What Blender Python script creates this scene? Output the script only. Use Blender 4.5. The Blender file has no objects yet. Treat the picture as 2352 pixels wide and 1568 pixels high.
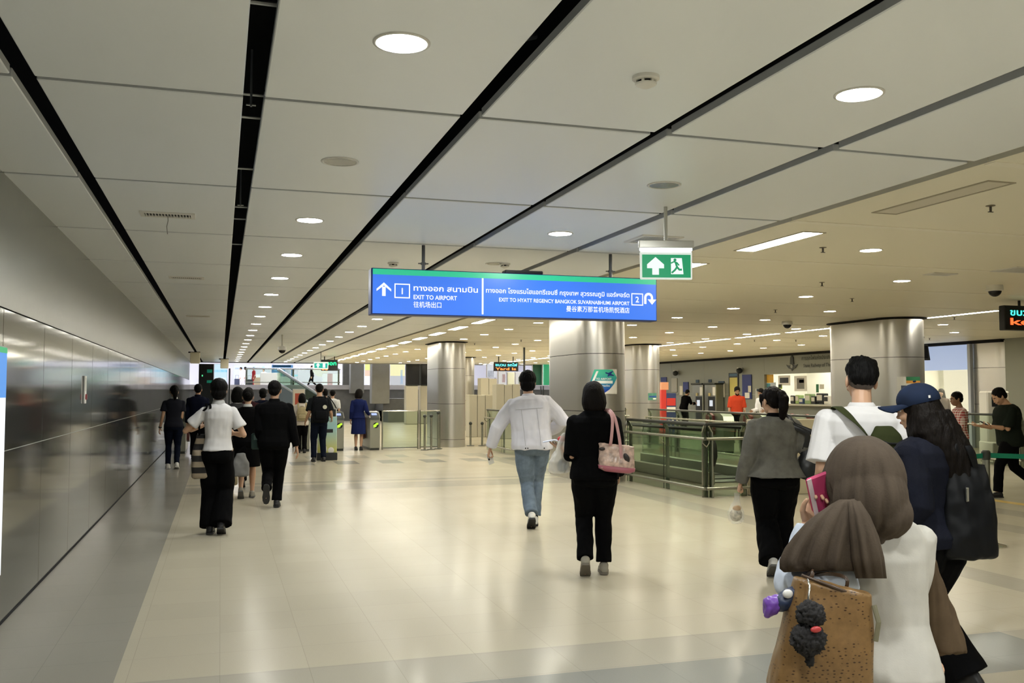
import bpy, bmesh, math, random
import numpy as np
from mathutils import Vector as V, Matrix as M, noise
random.seed(7)
PI = math.pi
sc = bpy.context.scene
COL = sc.collection
# ------------------------------------------------------------------ camera numbers (metres, camera over the origin)
F, YAW, PIT, H, CZ = 2145.0, math.radians(17.3), math.radians(3.1), 1.54, 2.97
_c, _s, _cp, _sp = math.cos(YAW), math.sin(YAW), math.cos(PIT), math.sin(PIT)
_R = V((_c, -_s, 0)); _FW = V((_s*_cp, _c*_cp, _sp)); _U = _R.cross(_FW); _O = V((0, 0, H))
def ray(px, py): return _FW + _R*((px-1176)/F) + _U*((784-py)/F)
def atz(px, py, z=0.0):
    d = ray(px, py); return _O + d*((z-H)/d.z)
def aty(px, py, y):
    d = ray(px, py); return _O + d*(y/d.y)
def atx(px, py, x):
    d = ray(px, py); return _O + d*(x/d.x)
def atd(px, py, dep): return _O + ray(px, py)*dep
ORD = ['first', 'second', 'third', 'fourth', 'fifth', 'sixth', 'seventh', 'eighth', 'ninth', 'tenth', 'eleventh', 'twelfth',
       'thirteenth', 'fourteenth', 'fifteenth', 'sixteenth', 'seventeenth', 'eighteenth', 'nineteenth', 'twentieth', 'twenty-first', 'twenty-second', 'twenty-third', 'twenty-fourth']
# ------------------------------------------------------------------ materials
MATS = {}
def mat(name, col=(.5, .5, .5), rough=.5, metal=0., emit=None, es=1., spec=.5, bump=0., bscale=60., var=0., vscale=8., trans=0., alpha=1., ior=1.45, coat=0., aniso=None, sheen=0.):
    if name in MATS: return MATS[name]
    m = bpy.data.materials.new(name); m.use_nodes = True
    nt = m.node_tree; b = nt.nodes['Principled BSDF']
    b.inputs['Base Color'].default_value = (*col, 1); b.inputs['Roughness'].default_value = rough
    b.inputs['Metallic'].default_value = metal; b.inputs['Specular IOR Level'].default_value = spec
    b.inputs['Transmission Weight'].default_value = trans; b.inputs['Alpha'].default_value = alpha; b.inputs['IOR'].default_value = ior
    b.inputs['Coat Weight'].default_value = coat
    b.inputs['Sheen Weight'].default_value = sheen
    if emit:
        b.inputs['Emission Color'].default_value = (*emit, 1); b.inputs['Emission Strength'].default_value = es
    if bump or var:
        tc = nt.nodes.new('ShaderNodeTexCoord')
        if bump:
            n = nt.nodes.new('ShaderNodeTexNoise'); n.inputs['Scale'].default_value = bscale; n.inputs['Detail'].default_value = 3
            nt.links.new(tc.outputs['Object'], n.inputs['Vector'])
            bp = nt.nodes.new('ShaderNodeBump'); bp.inputs['Strength'].default_value = bump; bp.inputs['Distance'].default_value = .01
            nt.links.new(n.outputs['Fac'], bp.inputs['Height']); nt.links.new(bp.outputs['Normal'], b.inputs['Normal'])
        if var:
            n2 = nt.nodes.new('ShaderNodeTexNoise'); n2.inputs['Scale'].default_value = vscale; n2.inputs['Detail'].default_value = 4
            nt.links.new(tc.outputs['Object'], n2.inputs['Vector'])
            r = nt.nodes.new('ShaderNodeValToRGB')
            r.color_ramp.elements[0].color = (*[max(0, c*(1-var)) for c in col], 1); r.color_ramp.elements[0].position = .3
            r.color_ramp.elements[1].color = (*[min(1, c*(1+var)) for c in col], 1); r.color_ramp.elements[1].position = .7
            nt.links.new(n2.outputs['Fac'], r.inputs['Fac']); nt.links.new(r.outputs['Color'], b.inputs['Base Color'])
    MATS[name] = m
    return m
def brushed(name, col, rough=.3, scale=(1, 1, 60), metal=1., amount=.12):
    if name in MATS: return MATS[name]
    m = mat(name, col, rough, metal); nt = m.node_tree; b = nt.nodes['Principled BSDF']
    tc = nt.nodes.new('ShaderNodeTexCoord'); mp = nt.nodes.new('ShaderNodeMapping'); mp.inputs['Scale'].default_value = scale
    n = nt.nodes.new('ShaderNodeTexNoise'); n.inputs['Scale'].default_value = 12; n.inputs['Detail'].default_value = 4
    nt.links.new(tc.outputs['Object'], mp.inputs['Vector']); nt.links.new(mp.outputs['Vector'], n.inputs['Vector'])
    mr = nt.nodes.new('ShaderNodeMapRange'); mr.inputs['To Min'].default_value = max(.02, rough-amount); mr.inputs['To Max'].default_value = rough+amount
    nt.links.new(n.outputs['Fac'], mr.inputs['Value']); nt.links.new(mr.outputs['Result'], b.inputs['Roughness'])
    return m
def tile_mat(name, col, rough=.16, grout=.86, spots=.06):
    """polished stone: faint joints every 0.478 m, fine speckle, slightly uneven gloss"""
    m = mat(name, col, rough, 0, spec=.045, coat=.0); nt = m.node_tree; b = nt.nodes['Principled BSDF']; L = nt.links.new
    tc = nt.nodes.new('ShaderNodeTexCoord'); mp = nt.nodes.new('ShaderNodeMapping'); mp.inputs['Location'].default_value = (-.02, -.145, 0)
    L(tc.outputs['Object'], mp.inputs['Vector'])
    br = nt.nodes.new('ShaderNodeTexBrick'); br.offset = 0; br.squash = 1
    for k, v in (('Scale', 1.), ('Mortar Size', .0016), ('Mortar Smooth', .1), ('Bias', 0.), ('Brick Width', .478), ('Row Height', .478)): br.inputs[k].default_value = v
    br.inputs['Color1'].default_value = (*col, 1); br.inputs['Color2'].default_value = (*[c*.965 for c in col], 1); br.inputs['Mortar'].default_value = (*[c*grout*.92 for c in col], 1)
    L(mp.outputs['Vector'], br.inputs['Vector'])
    n = nt.nodes.new('ShaderNodeTexNoise'); n.inputs['Scale'].default_value = 140; n.inputs['Detail'].default_value = 2; L(tc.outputs['Object'], n.inputs['Vector'])
    n2 = nt.nodes.new('ShaderNodeTexNoise'); n2.inputs['Scale'].default_value = 1.3; n2.inputs['Detail'].default_value = 5; L(tc.outputs['Object'], n2.inputs['Vector'])
    mr = nt.nodes.new('ShaderNodeMapRange'); mr.inputs['To Min'].default_value = 1-spots; mr.inputs['To Max'].default_value = 1+spots; L(n.outputs['Fac'], mr.inputs['Value'])
    mx = nt.nodes.new('ShaderNodeVectorMath'); mx.operation = 'SCALE'; L(br.outputs['Color'], mx.inputs[0]); L(mr.outputs['Result'], mx.inputs['Scale'])
    L(mx.outputs['Vector'], b.inputs['Base Color'])
    mr2 = nt.nodes.new('ShaderNodeMapRange'); mr2.inputs['To Min'].default_value = rough-.06; mr2.inputs['To Max'].default_value = rough+.09; L(n2.outputs['Fac'], mr2.inputs['Value'])
    L(mr2.outputs['Result'], b.inputs['Roughness'])
    bp = nt.nodes.new('ShaderNodeBump'); bp.inputs['Strength'].default_value = .012; bp.inputs['Distance'].default_value = .02; L(n2.outputs['Fac'], bp.inputs['Height']); L(bp.outputs['Normal'], b.inputs['Normal'])
    return m
def checks(name, a, bcol, scale=60.):
    m = mat(name, a, .8); nt = m.node_tree; b = nt.nodes['Principled BSDF']
    tc = nt.nodes.new('ShaderNodeTexCoord'); sep = nt.nodes.new('ShaderNodeSeparateXYZ'); nt.links.new(tc.outputs['Object'], sep.inputs[0])
    outs = []
    for ax in ('X', 'Z'):
        q = nt.nodes.new('ShaderNodeMath'); q.operation = 'MULTIPLY'; q.inputs[1].default_value = scale; nt.links.new(sep.outputs[ax], q.inputs[0])
        w = nt.nodes.new('ShaderNodeMath'); w.operation = 'SINE'; nt.links.new(q.outputs[0], w.inputs[0])
        g = nt.nodes.new('ShaderNodeMath'); g.operation = 'GREATER_THAN'; g.inputs[1].default_value = .1; nt.links.new(w.outputs[0], g.inputs[0]); outs.append(g)
    ad = nt.nodes.new('ShaderNodeMath'); ad.operation = 'ADD'; nt.links.new(outs[0].outputs[0], ad.inputs[0]); nt.links.new(outs[1].outputs[0], ad.inputs[1])
    dv = nt.nodes.new('ShaderNodeMath'); dv.operation = 'MULTIPLY'; dv.inputs[1].default_value = .5; nt.links.new(ad.outputs[0], dv.inputs[0])
    mx = nt.nodes.new('ShaderNodeMix'); mx.data_type = 'RGBA'; mx.inputs[6].default_value = (*a, 1); mx.inputs[7].default_value = (*bcol, 1)
    nt.links.new(dv.outputs[0], mx.inputs[0]); nt.links.new(mx.outputs[2], b.inputs['Base Color'])
    return m
def stripes_z(name, a, bcol, period, ofs=0., duty=.5, axis='Z', rough=.85):
    m = mat(name, a, rough); nt = m.node_tree; b = nt.nodes['Principled BSDF']
    tc = nt.nodes.new('ShaderNodeTexCoord'); sep = nt.nodes.new('ShaderNodeSeparateXYZ'); nt.links.new(tc.outputs['Object'], sep.inputs[0])
    ad = nt.nodes.new('ShaderNodeMath'); ad.operation = 'ADD'; ad.inputs[1].default_value = ofs+50*period; nt.links.new(sep.outputs[axis], ad.inputs[0])
    md = nt.nodes.new('ShaderNodeMath'); md.operation = 'MODULO'; md.inputs[1].default_value = period; nt.links.new(ad.outputs[0], md.inputs[0])
    g = nt.nodes.new('ShaderNodeMath'); g.operation = 'GREATER_THAN'; g.inputs[1].default_value = period*duty; nt.links.new(md.outputs[0], g.inputs[0])
    mx = nt.nodes.new('ShaderNodeMix'); mx.data_type = 'RGBA'; mx.inputs[6].default_value = (*a, 1); mx.inputs[7].default_value = (*bcol, 1)
    nt.links.new(g.outputs[0], mx.inputs[0]); nt.links.new(mx.outputs[2], b.inputs['Base Color'])
    return m
def gradient(name, a, bcol, z0, z1, rough=.4):
    """a printed colour blend from a (at z0) to bcol (at z1)"""
    m = mat(name, a, rough); nt = m.node_tree; b = nt.nodes['Principled BSDF']
    tc = nt.nodes.new('ShaderNodeTexCoord'); sep = nt.nodes.new('ShaderNodeSeparateXYZ'); nt.links.new(tc.outputs['Object'], sep.inputs[0])
    mr = nt.nodes.new('ShaderNodeMapRange'); mr.inputs['From Min'].default_value = z0; mr.inputs['From Max'].default_value = z1; nt.links.new(sep.outputs['Z'], mr.inputs['Value'])
    mx = nt.nodes.new('ShaderNodeMix'); mx.data_type = 'RGBA'; mx.inputs[6].default_value = (*a, 1); mx.inputs[7].default_value = (*bcol, 1)
    nt.links.new(mr.outputs['Result'], mx.inputs[0]); nt.links.new(mx.outputs[2], b.inputs['Base Color'])
    return m
def glow(name, col=None, es=1.): return mat(name, (.02, .02, .02), .5, emit=col, es=es)
# ------------------------------------------------------------------ objects
def tag(o, label=None, cat=None, group=None, kind=None):
    if label: o['label'] = label
    if cat: o['category'] = cat
    if group: o['group'] = group
    if kind: o['kind'] = kind
    return o
def thing(name, label, cat, loc=(0, 0, 0), rz=0., group=None):
    o = bpy.data.objects.new(name, None); COL.objects.link(o); o.location = loc; o.rotation_euler = (0, 0, rz); o.empty_display_size = .1
    return tag(o, label, cat, group)
def obj(name, bm, m, parent=None, smooth=False, label=None, loc=None):
    me = bm if isinstance(bm, bpy.types.Mesh) else None
    if me is None:
        me = bpy.data.meshes.new(name); bm.normal_update(); bm.to_mesh(me); bm.free()
    for q in (m if isinstance(m, (list, tuple)) else [m]): me.materials.append(q)
    if smooth is True: me.shade_smooth()
    elif smooth:
        me.shade_smooth()
        try: me.set_sharp_from_angle(angle=smooth)
        except Exception: pass
    o = bpy.data.objects.new(name, me); COL.objects.link(o)
    if parent: o.parent = parent
    if loc: o.location = loc
    if label: o['label'] = label
    return o
def struct(name, bm, m, label, cat, smooth=False):
    o = obj(name, bm, m, None, smooth); return tag(o, label, cat, None, 'structure')
def kids(o): return list(o.children)
def dup(o, loc=None, rz=None, label=None, parent=None):
    c = o.copy(); COL.objects.link(c)
    if parent: c.parent = parent
    if loc is not None: c.location = loc
    if rz is not None: c.rotation_euler = (0, 0, rz)
    if label: c['label'] = label
    for k in kids(o): dup(k, parent=c)
    return c
# ------------------------------------------------------------------ mesh helpers
def B(): return bmesh.new()
def box(bm, x0, x1, y0, y1, z0, z1, bev=0., mi=0, seg=1, mtx=None):
    r = bmesh.ops.create_cube(bm, size=1)
    vs = r['verts']
    for v in vs: v.co = V((x0+(v.co.x+.5)*(x1-x0), y0+(v.co.y+.5)*(y1-y0), z0+(v.co.z+.5)*(z1-z0)))
    fs = {f for v in vs for f in v.link_faces}
    if bev > 0:
        es = list({e for v in vs for e in v.link_edges})
        g = bmesh.ops.bevel(bm, geom=es, offset=bev, segments=seg, affect='EDGES', profile=.5)
        fs = {f for f in fs if f.is_valid} | set(g['faces']); vs = list({v for f in fs for v in f.verts})
    for f in fs: f.material_index = mi
    if mtx is not None:
        for v in vs: v.co = mtx @ v.co
    return fs
def frame_of(d, ref=None):
    d = d.normalized(); ref = ref or V((0, 1, 0))
    u = ref.cross(d)
    if u.length < 1e-4: u = V((1, 0, 0)).cross(d)
    if u.length < 1e-4: u = V((0, 1, 0)).cross(d)
    u.normalize(); return u, d.cross(u).normalized()
def loft(bm, rings, n=14, cap=True, mi=0, closed=False):
    """rings: (centre, u half-axis vector, v half-axis vector, exponent)"""
    L = []
    for r in rings:
        c, u, v = V(r[0]), V(r[1]), V(r[2]); p = r[3] if len(r) > 3 else 2.
        row = []
        for i in range(n):
            a = 2*PI*i/n; ca, sa = math.cos(a), math.sin(a)
            x = math.copysign(abs(ca)**(2/p), ca); y = math.copysign(abs(sa)**(2/p), sa)
            row.append(bm.verts.new(c+u*x+v*y))
        L.append(row)
    fs = []
    m = len(L)
    for k in range(m if closed else m-1):
        A, Bq = L[k], L[(k+1) % m]
        for i in range(n): fs.append(bm.faces.new((A[i], A[(i+1) % n], Bq[(i+1) % n], Bq[i])))
    if cap and not closed:
        fs.append(bm.faces.new(L[0][::-1])); fs.append(bm.faces.new(L[-1]))
    for f in fs: f.material_index = mi
    return L
def tube(bm, pts, r, n=10, mi=0, ref=None, cap=True, p=2., flat=1.):
    pts = [V(q) for q in pts]; rr = r if isinstance(r, list) else [r]*len(pts)
    rings = []
    for i, q in enumerate(pts):
        d = (pts[min(i+1, len(pts)-1)]-pts[max(i-1, 0)])
        u, v = frame_of(d, ref)
        a = rr[i] if isinstance(rr[i], (list, tuple)) else (rr[i], rr[i]*flat)
        rings.append((q, u*a[0], v*a[1], p))
    return loft(bm, rings, n, cap, mi)
def rodz(bm, x, y, z0, z1, r, n=16, mi=0): return tube(bm, [(x, y, z0), (x, y, z1)], r, n, mi)
def ell(bm, c, r, n=16, k=10, rot=None, mi=0):
    g = bmesh.ops.create_uvsphere(bm, u_segments=n, v_segments=k, radius=1)
    for v in g['verts']:
        q = V((v.co.x*r[0], v.co.y*r[1], v.co.z*r[2]))
        if rot is not None: q = rot @ q
        v.co = V(c)+q
    for f in {f for v in g['verts'] for f in v.link_faces}: f.material_index = mi
def prism(bm, poly, t0, t1, plane='XZ', mi=0):
    """extruded 2-D outline; plane XZ extrudes along Y, XY along Z, YZ along X"""
    def P(a, b, t): return {'XZ': (a, t, b), 'XY': (a, b, t), 'YZ': (t, a, b)}[plane]
    A = [bm.verts.new(P(a, b, t0)) for a, b in poly]; Q = [bm.verts.new(P(a, b, t1)) for a, b in poly]
    n = len(poly); fs = [bm.faces.new(A[::-1]), bm.faces.new(Q)]
    for i in range(n): fs.append(bm.faces.new((A[i], A[(i+1) % n], Q[(i+1) % n], Q[i])))
    bmesh.ops.recalc_face_normals(bm, faces=fs)
    for f in fs: f.material_index = mi
def lathe(bm, prof, n=24, c=(0, 0, 0), mi=0, cap=True):
    loft(bm, [((c[0], c[1], c[2]+z), (max(r, 1e-4), 0, 0), (0, max(r, 1e-4), 0)) for r, z in prof], n, cap, mi)
def text_mesh(s, width=None, height=.1, bold=0., mtx=None, align='CENTER', ext=.001):
    c = bpy.data.curves.new('lettering', 'FONT'); c.body = s; c.size = 1; c.offset = bold; c.extrude = 0; c.resolution_u = 3
    o = bpy.data.objects.new('lettering_tmp', c); COL.objects.link(o)
    dg = bpy.context.evaluated_depsgraph_get(); me = bpy.data.meshes.new_from_object(o.evaluated_get(dg))
    bpy.data.objects.remove(o); bpy.data.curves.remove(c)
    me.materials.clear()
    xs = [v.co.x for v in me.vertices]; ys = [v.co.y for v in me.vertices]
    x0, x1 = min(xs), max(xs); sy = height/.72; sx = (width/(x1-x0)) if width else sy
    ox = {'CENTER': (x0+x1)/2, 'LEFT': x0, 'RIGHT': x1}[align]
    for v in me.vertices:
        q = V(((v.co.x-ox)*sx, v.co.y*sy, 0)); v.co = mtx @ q if mtx is not None else q
    return me
def face_mtx(loc, facing='-Y'):
    """text plane to world: reading direction left to right for somebody who looks at that face"""
    R = {'-Y': M.Rotation(PI/2, 4, 'X'), '-X': M.Rotation(-PI/2, 4, 'Z') @ M.Rotation(PI/2, 4, 'X'), '+Y': M.Rotation(PI, 4, 'Z') @ M.Rotation(PI/2, 4, 'X')}[facing]
    return M.Translation(V(loc)) @ R
def lettering(parent, s, loc, m, width=None, height=.1, bold=0., align='CENTER', facing='-Y', name='lettering'):
    me = text_mesh(s, width, height, bold, face_mtx(loc, facing), align); return obj(name, me, m, parent)
def remesh(bm, voxel, smooth=3, name='tmp'):
    me = bpy.data.meshes.new(name); bmesh.ops.recalc_face_normals(bm, faces=bm.faces[:]); bm.to_mesh(me); bm.free()
    o = bpy.data.objects.new(name, me); COL.objects.link(o)
    r = o.modifiers.new('r', 'REMESH'); r.mode = 'VOXEL'; r.voxel_size = voxel
    if smooth:
        s = o.modifiers.new('s', 'SMOOTH'); s.factor = .5; s.iterations = smooth
    dg = bpy.context.evaluated_depsgraph_get(); out = bpy.data.meshes.new_from_object(o.evaluated_get(dg))
    bpy.data.objects.remove(o); bpy.data.meshes.remove(me)
    return out
def wrinkle(me, amp, scale=(9, 9, 5), seed=0., detail=2, mask=None):
    """push vertices along their normals by stretched noise: cloth folds, hair strands"""
    n = len(me.vertices)
    if not n or not amp: return me
    nor = [v.normal.copy() for v in me.vertices]
    for v, nn in zip(me.vertices, nor):
        q = V((v.co.x*scale[0]+seed, v.co.y*scale[1]+seed*1.7, v.co.z*scale[2]-seed))
        a = noise.noise(q)+(.5*noise.noise(q*2.1) if detail > 1 else 0)
        v.co += nn*(amp*a*(mask(v.co) if mask else 1))
    me.update(); return me
# ------------------------------------------------------------------ the setting
M_floor = tile_mat('beige_polished_stone', (.47, .43, .335), .2)
M_band = tile_mat('grey_polished_stone', (.30, .285, .245), .17)
M_band2 = tile_mat('pale_grey_polished_stone', (.39, .365, .30), .17)
M_band3 = tile_mat('slate_polished_stone', (.27, .27, .245), .17)
M_tact = mat('yellow_tactile_strip', (.62, .44, .12), .5)
def floor():
    xs = sorted({-1.4, -.52, 1.45, 4.33, 4.0, 5.93, 6.33, 8.35, 8.8, 9.45, 9.9, 10.45, 10.65, 22.5} | {1.45+.48*k for k in range(13)})
    ys = sorted({-9., 4.2, 4.9, 5.42, 15.0, 15.95, 16.25, 16.5, 20.2, 21.2, 22.0, 23.0, 51.})
    bm = B(); grid = {}
    for i, x in enumerate(xs):
        for j, y in enumerate(ys): grid[i, j] = bm.verts.new((x, y, 0))
    for i in range(len(xs)-1):
        for j in range(len(ys)-1):
            x, y = (xs[i]+xs[i+1])/2, (ys[j]+ys[j+1])/2
            mi = 0
            if x < -.52: mi = 1
            elif 4.2 < y < 4.9: mi = 3 if x < 4.6 else 2
            elif 4.9 < y < 5.42 and x < 4.4: mi = 2
            elif 5.93 < x < 6.33 and y < 24: mi = 2
            elif 10.45 < x < 10.65 and y < 16: mi = 4
            elif (8.35 < x < 8.8 or 9.45 < x < 9.9) and y < 12: mi = 2
            elif 15.0 < y < 15.95 and x < 5.9: mi = 2
            elif 16.25 < y < 16.5 and x < 5.9: mi = 2
            elif 1.45 < x < 7.2:
                k = int((x-1.45)/.48)
                if 20.2 < y < 21.2 and k % 2 == 0: mi = 1
                if 22.0 < y < 23.0 and k % 2 == 1: mi = 2
            f = bm.faces.new((grid[i, j], grid[i+1, j], grid[i+1, j+1], grid[i, j+1])); f.material_index = mi
    return struct('floor', bm, [M_floor, M_band, M_band2, M_band3, M_tact], 'polished beige stone concourse floor with grey inlaid bands', 'floor')
floor()
# --- ceiling: hanging trays with dark gaps on the left, flush panels on the right
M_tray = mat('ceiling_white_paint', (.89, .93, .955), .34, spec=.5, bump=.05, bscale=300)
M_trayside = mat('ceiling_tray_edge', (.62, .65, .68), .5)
M_dark = mat('ceiling_void_black', (.006, .006, .007), .9)
LX = [-.93, .081, 1.172, 2.264, 3.355, 4.447]            # left edge of each dark gap
YR = [4.62+2.1*k for k in range(-5, 21)]
def ceiling():
    bm = B(); lo = -1.40
    spans = []
    for g in LX: spans.append((lo, g)); lo = g+.1
    ys = [YR[0]-2.1+.05]+[y for y in YR]
    for a, b_ in spans:
        for j in range(len(YR)-1):
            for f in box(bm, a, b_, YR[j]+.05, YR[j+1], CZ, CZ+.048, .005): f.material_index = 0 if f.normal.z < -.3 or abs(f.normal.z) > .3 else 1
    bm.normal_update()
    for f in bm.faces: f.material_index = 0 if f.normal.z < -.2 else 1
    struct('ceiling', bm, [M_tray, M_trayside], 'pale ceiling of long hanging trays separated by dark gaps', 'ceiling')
    bm = B()
    for j in range(len(YR)-1): box(bm, lo, 23, YR[j], YR[j+1]-.008, CZ, CZ+.11)
    struct('ceiling_flush', bm, mat('ceiling_flush_paint', (.90, .86, .70), .42, bump=.05, bscale=300), 'flush pale yellowish ceiling over the right side of the hall', 'ceiling')
    bm = B(); box(bm, -1.5, 5.0, YR[0], YR[-1], CZ+.55, CZ+.6)
    box(bm, -1.5, 23, YR[-1], YR[-1]+.1, CZ-.02, CZ+.6)
    struct('ceiling_void', bm, M_dark, 'black void above the hanging ceiling trays', 'ceiling')
    bm = B()
    for j in range(1, len(YR)): box(bm, lo+.02, 19.9, YR[j]-.045, YR[j]+.045, CZ-.004, CZ+.002)
    struct('trim_ceiling', bm, mat('seam_cover_paint', (.92, .88, .74), .4), 'thin light cover strips across the flush ceiling', 'trim')
ceiling()
# --- left wall: polished metal panels below a satin band
M_wlow = brushed('polished_steel_wall', (.235, .245, .225), .085, (1, 1, 1), .85, .015)
M_wup = brushed('satin_steel_wall', (.29, .30, .27), .25, (1, 1, 1), .7, .02)
def wall_left():
    bm = B(); y = 6.85-1.5*9
    while y < 45:
        box(bm, -1.47, -1.372, y+.004, y+1.496, .012, 2.09, .003); y += 1.5
    struct('wall_left', bm, M_wlow, 'polished grey metal panel wall along the left side', 'wall')
    bm = B(); box(bm, -1.47, -1.378, -7, 45.35, 2.10, 3.0)
    struct('wall_left_upper', bm, M_wup, 'satin grey metal band above the polished left wall', 'wall')
    bm = B(); box(bm, -1.5, -1.40, -7, 45.3, 0, 2.102)
    struct('wall_left_backing', bm, M_dark, 'black backing behind the left wall joints', 'wall')
    bm = B(); box(bm, -1.373, -1.3715, 4.0, 24, 1.144, 1.150)
    struct('trim_1', bm, mat('pale_line', (.30, .31, .29), .4), 'thin pale line running along the left wall at waist height', 'trim')
wall_left()
bm = B(); box(bm, -1.374, -1.366, -7, 45.3, 0, .016)
struct('baseboard_left', bm, M_dark, 'thin black joint along the foot of the polished left wall', 'baseboard')
bm = B(); box(bm, -1.6, 23, -7.2, -7, 0, 3.1)
struct('wall_rear', bm, mat('rear_wall_grey', (.45, .44, .4), .6), 'plain grey wall behind the viewer', 'wall')
# --- right wall with two openings (ticket office and information desk)
M_rwall = brushed('grey_metal_cladding', (.27, .28, .24), .42, (1, 1, 1), .35, .06)
def wall_right():
    bm = B(); x0, x1 = 20.0, 20.25
    def seg(ya, yb, za, zb): box(bm, x0, x1, ya+.004, yb-.004, za, zb)
    for ya, yb in ((33.1, 36.2), (36.2, 39.3), (39.3, 42.4), (42.4, 47.4)): seg(ya, yb, 0, 1.45); seg(ya, yb, 1.458, 2.88)
    seg(31.5, 33.1, 0, 1.45); seg(31.5, 33.1, 1.458, 2.88)
    seg(26.0, 31.5, 0, 1.05); seg(26.0, 28.6, 2.22, 2.88); seg(28.6, 31.5, 2.22, 2.88); seg(23.5, 26.0, 0, 2.88)
    seg(20.6, 23.5, 0, .95)
    struct('wall_right', bm, M_rwall, 'grey metal clad wall with the ticket office opening', 'wall')
    bm = B(); box(bm, 19.96, 20.3, 20.0, 47.4, 2.885, 2.97)
    struct('trim_2', bm, M_dark, 'black shadow gap along the top of the right wall', 'trim')
    bm = B(); box(bm, 22.6, 22.8, 19, 48, 0, 3.05); box(bm, 20.25, 22.7, 25.2, 25.3, 0, 3); box(bm, 20.25, 22.7, 32.5, 32.6, 0, 3); box(bm, 20.25, 22.7, 19.9, 20.0, 0, 3)
    struct('wall_office', bm, mat('office_white', (.85, .84, .76), .6), 'white back wall inside the ticket office and information desk', 'wall')
wall_right()
bm = B(); box(bm, 20, 22.5, -7, 19.9, 0, 3.0)
struct('wall_right_near', bm, M_rwall, 'grey metal clad wall on the right, near end', 'wall')
# --- columns: long rounded plan, brushed aluminium, three seams
M_col = brushed('brushed_aluminium', (.62, .605, .57), .3, (1, 1, 8), .92, .03)
M_gap = mat('black_recess', (.008, .008, .008), .8)
def column(cx, cy, r, ln, label):
    t = thing('column', label, 'column', (cx, cy, 0)); t['kind'] = 'structure'
    def ring(z, rr):
        pts = []
        for i in range(25): a = PI+PI*i/24; pts.append((rr*math.cos(a), rr*math.sin(a), z))
        for i in range(25): a = PI*i/24; pts.append((rr*math.cos(a), ln+rr*math.sin(a), z))
        return pts
    bm = B()
    zs = [0, .205, .215, 1.205, 1.215, 2.2, 2.21, 2.93]
    for a, b_ in ((0, 1), (2, 3), (4, 5), (6, 7)):
        A = [bm.verts.new(q) for q in ring(zs[a], r)]; Q = [bm.verts.new(q) for q in ring(zs[b_], r)]
        for i in range(50): bm.faces.new((A[i], A[(i+1) % 50], Q[(i+1) % 50], Q[i]))
        bm.faces.new(A[::-1]); bm.faces.new(Q)
    obj('cladding', bm, M_col, t, .6)
    bm = B()
    A = [bm.verts.new(q) for q in ring(0.001, r-.012)]; Q = [bm.verts.new(q) for q in ring(2.968, r-.012)]
    for i in range(50): bm.faces.new((A[i], A[(i+1) % 50], Q[(i+1) % 50], Q[i]))
    A = [bm.verts.new(q) for q in ring(2.955, r+.07)]; Q = [bm.verts.new(q) for q in ring(2.968, r+.07)]
    for i in range(50): bm.faces.new((A[i], A[(i+1) % 50], Q[(i+1) % 50], Q[i]))
    bm.faces.new(A[::-1]); bm.faces.new(Q)
    obj('shadow_gap', bm, M_gap, t, .6)
    return t
column(6.27, 25.95, .40, 1.35, 'brushed metal column beyond the ticket gates, left of the denim-jacket man')
C2 = column(6.39, 15.30, .44, 1.35, 'large brushed metal column behind the blue sign with the airport sticker')
column(12.15, 25.6, .44, 1.35, 'pale metal column behind the sticker column, with a small green notice')
C4 = column(12.58, 15.10, .46, 1.35, 'wide metal column behind the man in the white T-shirt')
column(20.76, 20.3, .75, .6, 'broad rounded pier at the right end beside the white machine')
column(9.55, 37.2, .4, 1.35, 'distant metal column just right of the column by the gates')
# ------------------------------------------------------------------ lamps
E_COOL, E_WARM = (.985, 1.0, .97), (1.0, .91, .72)
LAMP = 178.
M_ring = mat('lamp_ring_white', (.75, .74, .7), .35)
M_lc = glow('lamp_cool_white', E_COOL, LAMP*1.4); M_l0 = glow('lamp_near_white', E_COOL, LAMP*2.0); M_ln = glow('lamp_neutral_white', (1, .96, .86), LAMP*.55); M_lw = glow('lamp_warm_white', E_WARM, LAMP*.72)
M_off = mat('lamp_reflector_off', (.36, .37, .37), .25, .8)
def make_downlight(m, lit=True):
    t = thing('downlight', 'x', 'ceiling light')
    bm = B(); lathe(bm, [(.118, .0), (.118, -.004), (.104, -.007), (.100, -.002), (.100, 0)], 32, cap=False); obj('trim_ring', bm, M_ring, t, True)
    bm = B()
    if lit: lathe(bm, [(.001, -.0035), (.1, -.0035)], 24, cap=False)
    else: lathe(bm, [(.001, -.0015), (.06, -.002), (.1, -.004)], 24, cap=False)
    bm.normal_update()
    for f in bm.faces:
        if f.normal.z > 0: f.normal_flip()
    obj('diffuser' if lit else 'reflector', bm, m, t)
    return t
ROWN = ['nearest the left wall', 'second from the left wall', 'just right of the strip lamps', 'fourth from the left wall', 'fifth from the left wall', 'sixth from the left wall', 'seventh from the left wall', 'eighth from the left wall']
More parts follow.
